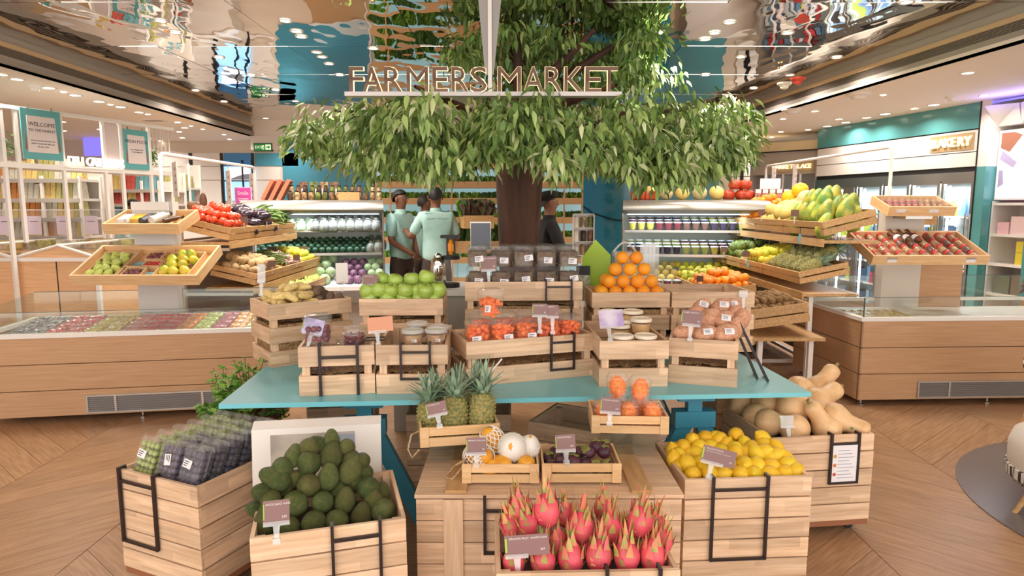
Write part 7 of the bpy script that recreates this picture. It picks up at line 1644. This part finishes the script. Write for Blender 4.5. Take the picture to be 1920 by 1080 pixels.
for ch_,p0,p1 in (('F',655,682),('A',680,716),('R',721,754),('M',763,803),('E',811,840),('R',847,879),('S',882,913),('M',933,977),('A',982,1018),('R',1022,1054),('K',1058,1093),('E',1097,1127),('T',1126,1158)):
    me=text_mesh(ch_,.2,M_face,.006); ol=outline(ch_,.2)
    xs=[v.co.x for v in me.vertices]; ys=[v.co.y for v in me.vertices]; ox=[v.co.x for v in ol.vertices]; oy=[v.co.y for v in ol.vertices]
    x0=at(p0,150,YS).x; x1=at(p1,150,YS).x; sx=(x1-x0)/(max(xs)-min(xs)); sy=h/(max(ys)-min(ys))
    L=thing  # noqa
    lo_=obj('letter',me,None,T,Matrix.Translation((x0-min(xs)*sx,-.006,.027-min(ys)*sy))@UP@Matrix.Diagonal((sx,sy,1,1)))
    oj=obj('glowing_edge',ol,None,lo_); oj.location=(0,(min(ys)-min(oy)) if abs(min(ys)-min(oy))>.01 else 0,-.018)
# ---------------- the tree
M_bark=mat('bark',(88,56,42),.75,noise_s=7,noise_c=(58,36,30),stretch=(1,1,.12),bump=.6,bump_s=14)
TX,TY=.055,5.6
T=thing('indoor_tree','large leafy indoor tree with dark trunk rising to the mirror ceiling','tree',(TX,TY,0))
g=MB(); n=22; rings=[]
for k in range(24):
    z=k*.1; r_=.165+.05*max(0,(z-1.2)/1.1)+(.06*math.exp(-z*6)); 
    for i in range(n):
        a=2*math.pi*i/n; rr2=r_*(1+.10*noise.noise(Vector((math.cos(a)*2,math.sin(a)*2,z*.35)))+.03*math.sin(a*7+z*1.3)); g.v.append((rr2*math.cos(a)-.02*z*0,rr2*math.sin(a),z))
for k in range(23):
    for i in range(n): g.f.append((k*n+i,k*n+(i+1)%n,(k+1)*n+(i+1)%n,(k+1)*n+i))
obj('trunk',g,M_bark,T,smooth=True,ang=80)
q=random.Random(21); M_lf=[mat('leaf_dark',(90,120,60),.5,noise_s=6,noise_c=(120,152,78)),mat('leaf_mid',(138,170,88),.45,noise_s=6,noise_c=(168,192,114)),mat('leaf_pale',(186,200,136),.45,noise_s=6,noise_c=(208,216,168))]
LV=[(0,0,0),(.28,-.165,.03),(.60,-.12,.0),(1,0,-.14),(.60,.12,.0),(.28,.165,.03),(.3,0,-.035),(.62,0,-.05)]; LF=[(0,1,6),(1,2,7,6),(2,3,7),(0,6,5),(6,7,4,5),(7,3,4)]
lme=[]
for m in M_lf: lme.append(MB().add(LV,LF).mesh('leaf',m,True,80))
lf=MB(); mi=[]; cand=[]
br=MB()
def spray(c,size,nl,droop=.5,dark=0):
    """a drooping spray of leaves round a twig"""
    tone=q.choice((0,0,1,1,1,2)) if not dark else 0
    for _ in range(nl):
        d=Vector((q.gauss(0,1),q.gauss(0,1),q.gauss(0,.62))); d=d.normalized()*q.random()**.45
        p=c+Vector((d.x*size,d.y*size,d.z*size*.8-droop*size*(d.x*d.x+d.y*d.y)*.5))
        yaw=math.atan2(d.y,d.x)+q.uniform(-.9,.9); pit=R(q.uniform(15,85)); rol=q.uniform(-.7,.7); s=q.uniform(.08,.125)
        M=Matrix.Translation(p)@Matrix.Rotation(yaw,4,'Z')@Matrix.Rotation(pit,4,'Y')@Matrix.Rotation(rol,4,'X')@Matrix.Scale(s,4)
        up=d.z; rnd=q.random()
        k=2 if rnd<(.04,.14,.50)[tone] else (0 if rnd>(.35,.75,.95)[tone] else 1)
        cand.append((M,k,(p+Vector((TX,TY,0))).y-p.z*.2))
def limb(a,b,r0,r1,sag=.12):
    m=a.lerp(b,.55)+Vector((0,0,sag)); br.tube([a,a.lerp(m,.5)+Vector((0,0,sag*.3)),m,b],[r0,r0*.75,(r0+r1)/2,r1],7)
bot=[(545,300),(600,325),(650,350),(740,345),(840,362),(900,330),(960,300),(1020,345),(1080,335),(1180,365),(1300,368),(1360,345),(1410,300)]
top=[(545,235),(600,200),(650,185),(740,180),(840,180),(960,185),(1080,185),(1180,185),(1250,185),(1330,178),(1400,190),(1420,230)]
def interp(L,x):
    if x<=L[0][0]: return L[0][1]
    for (a,b),(c,d) in zip(L,L[1:]):
        if x<=c: return b+(d-b)*(x-a)/(c-a)
    return L[-1][1]
for k in range(220):
    px=q.uniform(565,1395); u=(px-980)/430; half=math.sqrt(max(.02,1-u*u))
    Y=TY+q.uniform(-1,1)*1.75*half*(1 if q.random()<.5 else -.9 if 0 else 1)
    if q.random()<.45: Y=TY-1.75*half*q.uniform(.55,1)
    t_=interp(top,px)+14; b_=interp(bot,px)-48
    py=q.uniform(t_,b_) if q.random()<.7 else b_-q.uniform(0,20)
    p=at(px,py,Y)-Vector((TX,TY,0)); 
    spray(p,q.uniform(.13,.22),q.randrange(36,52),.6)
for (px,py,Y) in [(600,225,5.2),(660,215,4.8),(1330,205,5.0),(1385,215,5.3),(1380,250,5.4),(1200,205,4.4),(1020,215,4.2),(780,215,4.5),(1100,240,4.3),(900,240,4.3),(1250,195,4.6)]:
    spray(at(px,py,Y)-Vector((TX,TY,0)),.25,70)
for k in range(46):
    px=q.uniform(860,1240); py=q.uniform(-10,180); Y=q.uniform(5.1,6.3)
    p=at(px,py,Y)-Vector((TX,TY,0)); p.z=min(p.z,2.98)
    if px<950 and py>110: continue
    spray(p,q.uniform(.16,.24),46,.3,dark=1)
for k in range(30):
    px=q.uniform(880,1250); p=at(px,60,q.uniform(5.6,6.6))-Vector((TX,TY,0)); p.z=q.uniform(2.5,2.98); spray(p,.22,40,.3,dark=1)
base=Vector((0,0,1.95))
for k in range(14):
    a=k*2*math.pi/14+.2; e=Vector((math.cos(a)*1.5,math.sin(a)*1.4,2.25+.12*math.sin(k*3))); limb(base+Vector((math.cos(a)*.08,math.sin(a)*.08,.05*(k%3))),e,.05,.012)
for k in range(5): a=k*1.3; limb(Vector((0,0,2.2)),Vector((.35+math.cos(a)*.5,math.sin(a)*.4,2.95)),.06,.02,.1)
obj('limbs',br,M_bark,T,smooth=True,ang=80) if 0 else None
# each limb its own part
nl=len(br.v)//28
for k in range(nl):
    g=MB(); g.v=br.v[k*28:(k+1)*28]; n7=7
    g.f=[(j*7+i,j*7+(i+1)%7,(j+1)*7+(i+1)%7,(j+1)*7+i) for j in range(3) for i in range(7)]; obj('limb',g,M_bark,T,smooth=True,ang=80)
cand.sort(key=lambda c:c[2])
vis=[c for c in cand if c[2]<TY-.9]; stepk=max(1,len(vis)//290); pick=set(id(c) for c in vis[::stepk][:290])
for c in cand:
    if id(c) in pick: obj('leaf',lme[c[1]],None,T,c[0])
    else: lf.add(LV,LF,c[0]); mi+= [c[1]]*6
me=lf.mesh('leaves',M_lf,True,80); me.polygons.foreach_set('material_index',mi); o=obj('leaves',me,None,T); tag(o,kind='stuff')
# ---------------- people
M_skin=mat('skin_brown',(132,88,66),.5,sss=.1); M_hair=mat('hair_black',(26,22,22),.6); M_shirt=mat('shirt_pale_teal',(176,212,206),.7,noise_s=4,noise_c=(150,190,186),bump=.4,bump_s=9); M_trous=mat('trousers_brown',(64,48,42),.8); M_bl=mat('chef_black',(24,22,24),.8); M_shoe=mat('shoe_black',(30,28,28),.5)
def skin(name,verts,edges,m,par,root=0,lv=2):
    me=bpy.data.meshes.new(name); me.from_pydata([v[:3] for v in verts],edges,[]); me.materials.append(m)
    o=bpy.data.objects.new(name,me); COL.objects.link(o); o.parent=par
    md=o.modifiers.new('skin','SKIN'); md.use_smooth_shade=True
    if not me.skin_vertices: me.skin_vertices.new() if hasattr(me.skin_vertices,'new') else None
    for i,v in enumerate(verts):
        sv=me.skin_vertices[0].data[i]; r=v[3]; sv.radius=(r,v[4] if len(v)>4 else r); sv.use_root=(i==root)
    s=o.modifiers.new('sub','SUBSURF'); s.levels=lv; s.render_levels=lv
    return o
def hand(V,E,wi,w,d,side,curl=.5):
    """palm and five fingers from wrist index wi at w, pointing along d"""
    d=d.normalized(); up=Vector((0,-1,0)) if abs(d.y)<.8 else Vector((0,0,1)); s=d.cross(up).normalized()*side; nrm=s.cross(d).normalized()*side
    p=w+d*.045; V.append((*p,.030,.018)); E.append((wi,len(V)-1)); pi=len(V)-1
    for k,(o_,l) in enumerate(((-.027,.062),(-.009,.072),(.009,.068),(.027,.052))):
        a=p+d*.04+s*o_; V.append((*a,.0095)); E.append((pi,len(V)-1)); b=a+(d*.8+nrm*curl*.5)*l*.55; V.append((*b,.0085)); E.append((len(V)-2,len(V)-1)); c=b+(d*.5+nrm*curl)*l*.45; V.append((*c,.007)); E.append((len(V)-2,len(V)-1))
    a=w+d*.025-s*.032; V.append((*a,.011)); E.append((pi,len(V)-1)); b=a+(d*.7-s*.5+nrm*.3)*.04; V.append((*b,.009)); E.append((len(V)-2,len(V)-1))
def person(label,loc,rz,H,arms,top,bottom,headrot=0,hat=None,glasses=False,apron=None,lean=0,sleeve=1.0,short=False):
    T=thing('person',label,'person',loc,rz); k=H/1.72
    S=lambda x,y,z:Vector((x*k,(y)*k,z*k))
    V=[];E=[]
    def v(p,r,r2=None,fr=None):
        V.append((*p,r*k,(r2 or r)*k)); 
        if fr is not None: E.append((fr,len(V)-1))
        return len(V)-1
    pel=v(S(0,0,.93),.125,.10); sp=v(S(0,.0,1.12),.125,.095,pel); chs=v(S(0,0,1.30),.145,.105,sp); sh0=v(S(0,.01,1.42),.085,.07,chs); nk=v(S(0,.0,1.50),.052,.052,sh0)
    hr=Vector((math.sin(headrot)*.02,-math.cos(headrot)*.02,0)); h1=v(S(hr.x*.8,hr.y*.8,1.575),.066,.075,nk); h2=v(S(0,0,1.635),.077,.092,h1); h3=v(S(0,.005,1.685),.062,.075,h2)
    shv=[];sleeves=[]
    for side in (-1,1):
        s_=v(S(side*.165,.01,1.40),.058,.055,chs)
        e_,w_=arms[0 if side<0 else 1]; ep=Vector(e_)*k; wp=Vector(w_)*k
        ei=v(ep,.043/1,.043,s_); wi=v(wp,.028,.030,ei); hand(V,E,wi,wp,wp-ep,side)
        sleeves.append((S(side*.165,.01,1.40),ep,wp))
        hp=v(S(side*.09,0,.87),.088,.085,pel); kn=v(S(side*.10,-.01,.49),.058,.06,hp); an=v(S(side*.10,.02,.09),.038,.042,kn); to=v(S(side*.105,-.11,.035),.035,.028,an)
    skin('body',V,E,M_skin,T,0)
    # clothes
    V2=[];E2=[]
    def c(p,r,r2,fr=None):
        V2.append((*p,r*k,r2*k)); 
        if fr is not None: E2.append((fr,len(V2)-1))
        return len(V2)-1
    z9=c(S(0,0,.86),.17,.13); a=c(S(0,0,.98),.178,.135,z9); b=c(S(0,0,1.15),.165,.125,a); d=c(S(0,0,1.31),.18,.13,b); e=c(S(0,.01,1.43),.11,.085,d); c(S(0,.01,1.475),.066,.066,e)
    for side,(sp_,ep,wp) in zip((-1,1),sleeves):
        s_=c(sp_,.078,.074,d); q_=c(sp_.lerp(ep,.9 if short else 1),.062,.062,s_)
        if not short: c(ep.lerp(wp,.55),.05,.05,q_)
    skin('shirt',V2,E2,top,T,0)
    V2=[];E2=[]; a=c(S(0,0,1.10),.13,.10); b=c(S(0,0,.93),.15,.12,a)
    for side in (-1,1):
        h_=c(S(side*.095,0,.84),.105,.10,b); n_=c(S(side*.102,-.005,.49),.078,.078,h_); c(S(side*.102,.015,.10),.062,.066,n_)
    skin('trousers',V2,E2,bottom,T,0)
    for side in (-1,1): obj('shoe',MB().lathe([(.02,-.14),(.045,-.10),(.05,.02),(.045,.10),(.02,.12)],12,TM(S(side*.105,-.03,.045),0,R(-90),0,(1,1,1))@Matrix.Diagonal((1,.85,1,1))),M_shoe,T,smooth=True)
    # head details
    HM_=Matrix.Translation(S(0,0,1.63))@Matrix.Rotation(headrot,4,'Z')
    hd=[]
    hair=MB(); nn=16; 
    for j in range(6):
        t=j/5*1.35
        for i in range(nn):
            aa=2*math.pi*i/nn; fr_=max(0,-math.sin(aa)); tt=t/1.35*(1.15-.15*fr_+.95*max(0,math.sin(aa))); hair.v.append(((.088*math.sin(tt)*math.cos(aa))*k,(.005+.103*math.sin(tt)*math.sin(aa))*k,(.105*math.cos(tt)+.005)*k))
    for j in range(5):
        for i in range(nn): hair.f.append((j*nn+i,(j+1)*nn+i,(j+1)*nn+(i+1)%nn,j*nn+(i+1)%nn))
    if not hat: obj('hair',hair,M_hair,T,HM_,smooth=True,ang=80)
    else:
        obj('beret',MB().lathe([(.085,.02),(.105,.03),(.135,.065),(.13,.09),(.08,.11),(.01,.115)],20,TM((0,.02,0),0,R(-10),R(12),k)),M_bl,T,HM_,smooth=True,ang=80); obj('hair',hair,M_hair,T,HM_@TM((0,.004,-.015)),smooth=True)
    obj('nose',MB().hexa([(-.014*k,-.092*k,-.035*k),(.014*k,-.092*k,-.035*k),(.012*k,-.06*k,-.035*k),(-.012*k,-.06*k,-.035*k)],[(-.006*k,-.09*k,.008*k),(.006*k,-.09*k,.008*k),(.008*k,-.06*k,.01*k),(-.008*k,-.06*k,.01*k)]).add([(0,-.112*k,-.03*k),(-.013*k,-.092*k,-.035*k),(.013*k,-.092*k,-.035*k),(0,-.09*k,.0)],[(0,1,2),(0,3,1),(0,2,3)]),M_skin,T,HM_)
    for s_ in (-1,1):
        obj('ear',MB().lathe([(.004,-.026),(.016,-.014),(.018,.008),(.012,.024),(.004,.028)],8,TM((s_*.082*k,.008*k,-.015*k),0,0,0,(.5*k,.9*k,k))),M_skin,T,HM_,smooth=True)
        obj('eye',MB().lathe([(.003,-.008),(.009,-.004),(.010,0),(.009,.004),(.003,.008)],8,TM((s_*.030*k,-.083*k,.002*k),0,0,0,(1.3*k,.6*k,.7*k))),M_label,T,HM_,smooth=True)
        obj('pupil',MB().lathe([(.004,0),(.004,.003)],8,TM((s_*.030*k,-.0885*k,.002*k),0,R(90),0,k)),M_hair,T,HM_)
        obj('eyebrow',MB().box(s_*.03*k-.014*k,-.087*k,.016*k,s_*.03*k+.014*k,-.079*k,.021*k),M_hair,T,HM_)
    obj('mouth',MB().box(-.019*k,-.086*k,-.056*k,.019*k,-.078*k,-.049*k),mat('lips',(112,62,52),.5),T,HM_)
    if glasses:
        g=MB()
        for s_ in (-1,1): g.tube([(s_*.031*k+.02*k*math.cos(a_),-.096*k,.002*k+.015*k*math.sin(a_)) for a_ in [i*math.pi/6 for i in range(13)]],.0018,4,cap=False); g.tube([(s_*.05*k,-.096*k,.006*k),(s_*.082*k,0,.006*k)],.0018,4)
        g.tube([(-.011*k,-.096*k,.004*k),(.011*k,-.096*k,.004*k)],.0018,4); obj('glasses',g,M_black,T,HM_)
    obj('collar',MB().lathe([(.072*k,1.445*k),(.062*k,1.50*k)],16,cap=False),top,T,smooth=True)
    return T
DOWN=(((-.235,.02,1.13),(-.24,-.03,.87)),((.235,.02,1.13),(.24,-.03,.87)))
CLASP=(((-.22,-.02,1.12),(-.05,-.20,.97)),((.22,-.02,1.12),(.05,-.20,.97)))
FWD=(((-.23,-.08,1.14),(-.14,-.33,1.15)),((.23,-.08,1.14),(.14,-.33,1.15)))
def pxp(px,Y): d=ray(px,400); return d.x/d.y*Y
person('man in glasses and pale teal shirt standing sideways, hands clasped',(pxp(751,8.2),8.2,0),R(62),1.78,CLASP,M_shirt,M_trous,R(8),glasses=True,short=True)
P2=person('man in pale teal shirt seen from behind, printed back',(pxp(817,7.8),7.8,0),R(196),1.80,(((-.26,-.02,1.15),(-.2,-.24,1.12)),((.28,-.03,1.17),(.30,-.28,1.22))),M_shirt,M_trous,R(-15),short=True)
obj('back_print',text_mesh('HAPPY TO HELP',.035,mat('print_teal',(96,130,132),.6),.0008,'CENTER'),None,P2,TM((0,.148,1.44),math.pi)@UP)
person('dark-haired man hidden between the two men in teal shirts',(pxp(797,8.7),8.7,0),R(150),1.72,DOWN,M_shirt,M_trous,R(-20),short=True)
person('man in black jacket and black beret behind the trunk',(pxp(1030,6.9),6.9,0),R(100),1.72,FWD,M_bl,M_bl,R(0),hat=1)
person('dark-haired person in white and teal behind the left tray',(pxp(218,7.4),7.75,0),R(70),1.66,DOWN,M_white if 0 else M_shirt,M_trous,R(10),short=True)
person('person in pale teal sleeve at the far right edge',(5.30,6.42,0),R(200),1.70,(((-.30,-.10,1.20),(-.34,-.30,1.08)),((.235,.02,1.13),(.24,-.03,.87))),M_shirt,M_trous,0,short=True)
# ---------------- small tags
M_tt=mat('teal_tag',(120,186,200),.4)
for px,py,Y,lb in ((1475,448,5.85,'teal leaf-shaped tag hanging on the melon crate'),(1393,495,6.6,'teal leaf-shaped tag hanging on the green fruit crate')):
    p=at(px,py,Y); p.x=2.585 if py<460 else 2.405
    t=thing('teal_tag',lb,'tag',M=TM(p,R(-70))); obj('tag_leaf',MB().prism([(-.022,0),(0,-.05),(.022,0),(.012,.045),(-.012,.045)],.003,UP),M_tt,t); obj('string',MB().box(-.0015,-.002,.045,.0015,0,.11),M_dark,t)
M_brn=mat('small_brown_card',(116,84,76),.4)
k=0
for x,y,z,lb in ((-2.44,5.95,1.47,'small card among the red tomatoes'),(-2.44,6.50,1.47,'small card in front of the aubergines'),(-2.24,6.05,1.06,'small card among the pale potatoes'),(-2.24,6.75,1.06,'small card beside the garlic'),(2.57,5.95,1.53,'small card among the green papayas'),(2.57,6.75,1.53,'small card among the pale melons'),(2.38,6.6,1.11,'small card among the yellow citrus'),(2.38,7.3,1.11,'small card among the dark green fruit'),(1.86,6.4,.88,'small card among the mandarins')):
    t=thing('price_sign',lb+', turned to the aisle','price sign',M=TM((x,y,z),R(40 if x<0 else -40))); obj('card',MB().box(-.035,0,-.03,.035,.002,.03),M_brn,t); obj('stem',MB().box(-.006,-.001,-.09,.006,.003,-.03),M_plast2,t)
for x,lb in ((.62,'dark price tag on the left cooler shelf above the dark squashes'),(.28,'dark price tag at left of the left cooler shelf')):
    t=thing('price_sign',lb,'price sign',M=TL.matrix_basis@TM((x,.44,1.10))); obj('card',MB().box(-.05,0,-.02,.05,.003,.03),M_brn,t); obj('stem',MB().box(-.004,.003,-.07,.004,.006,-.02),M_plast2,t)
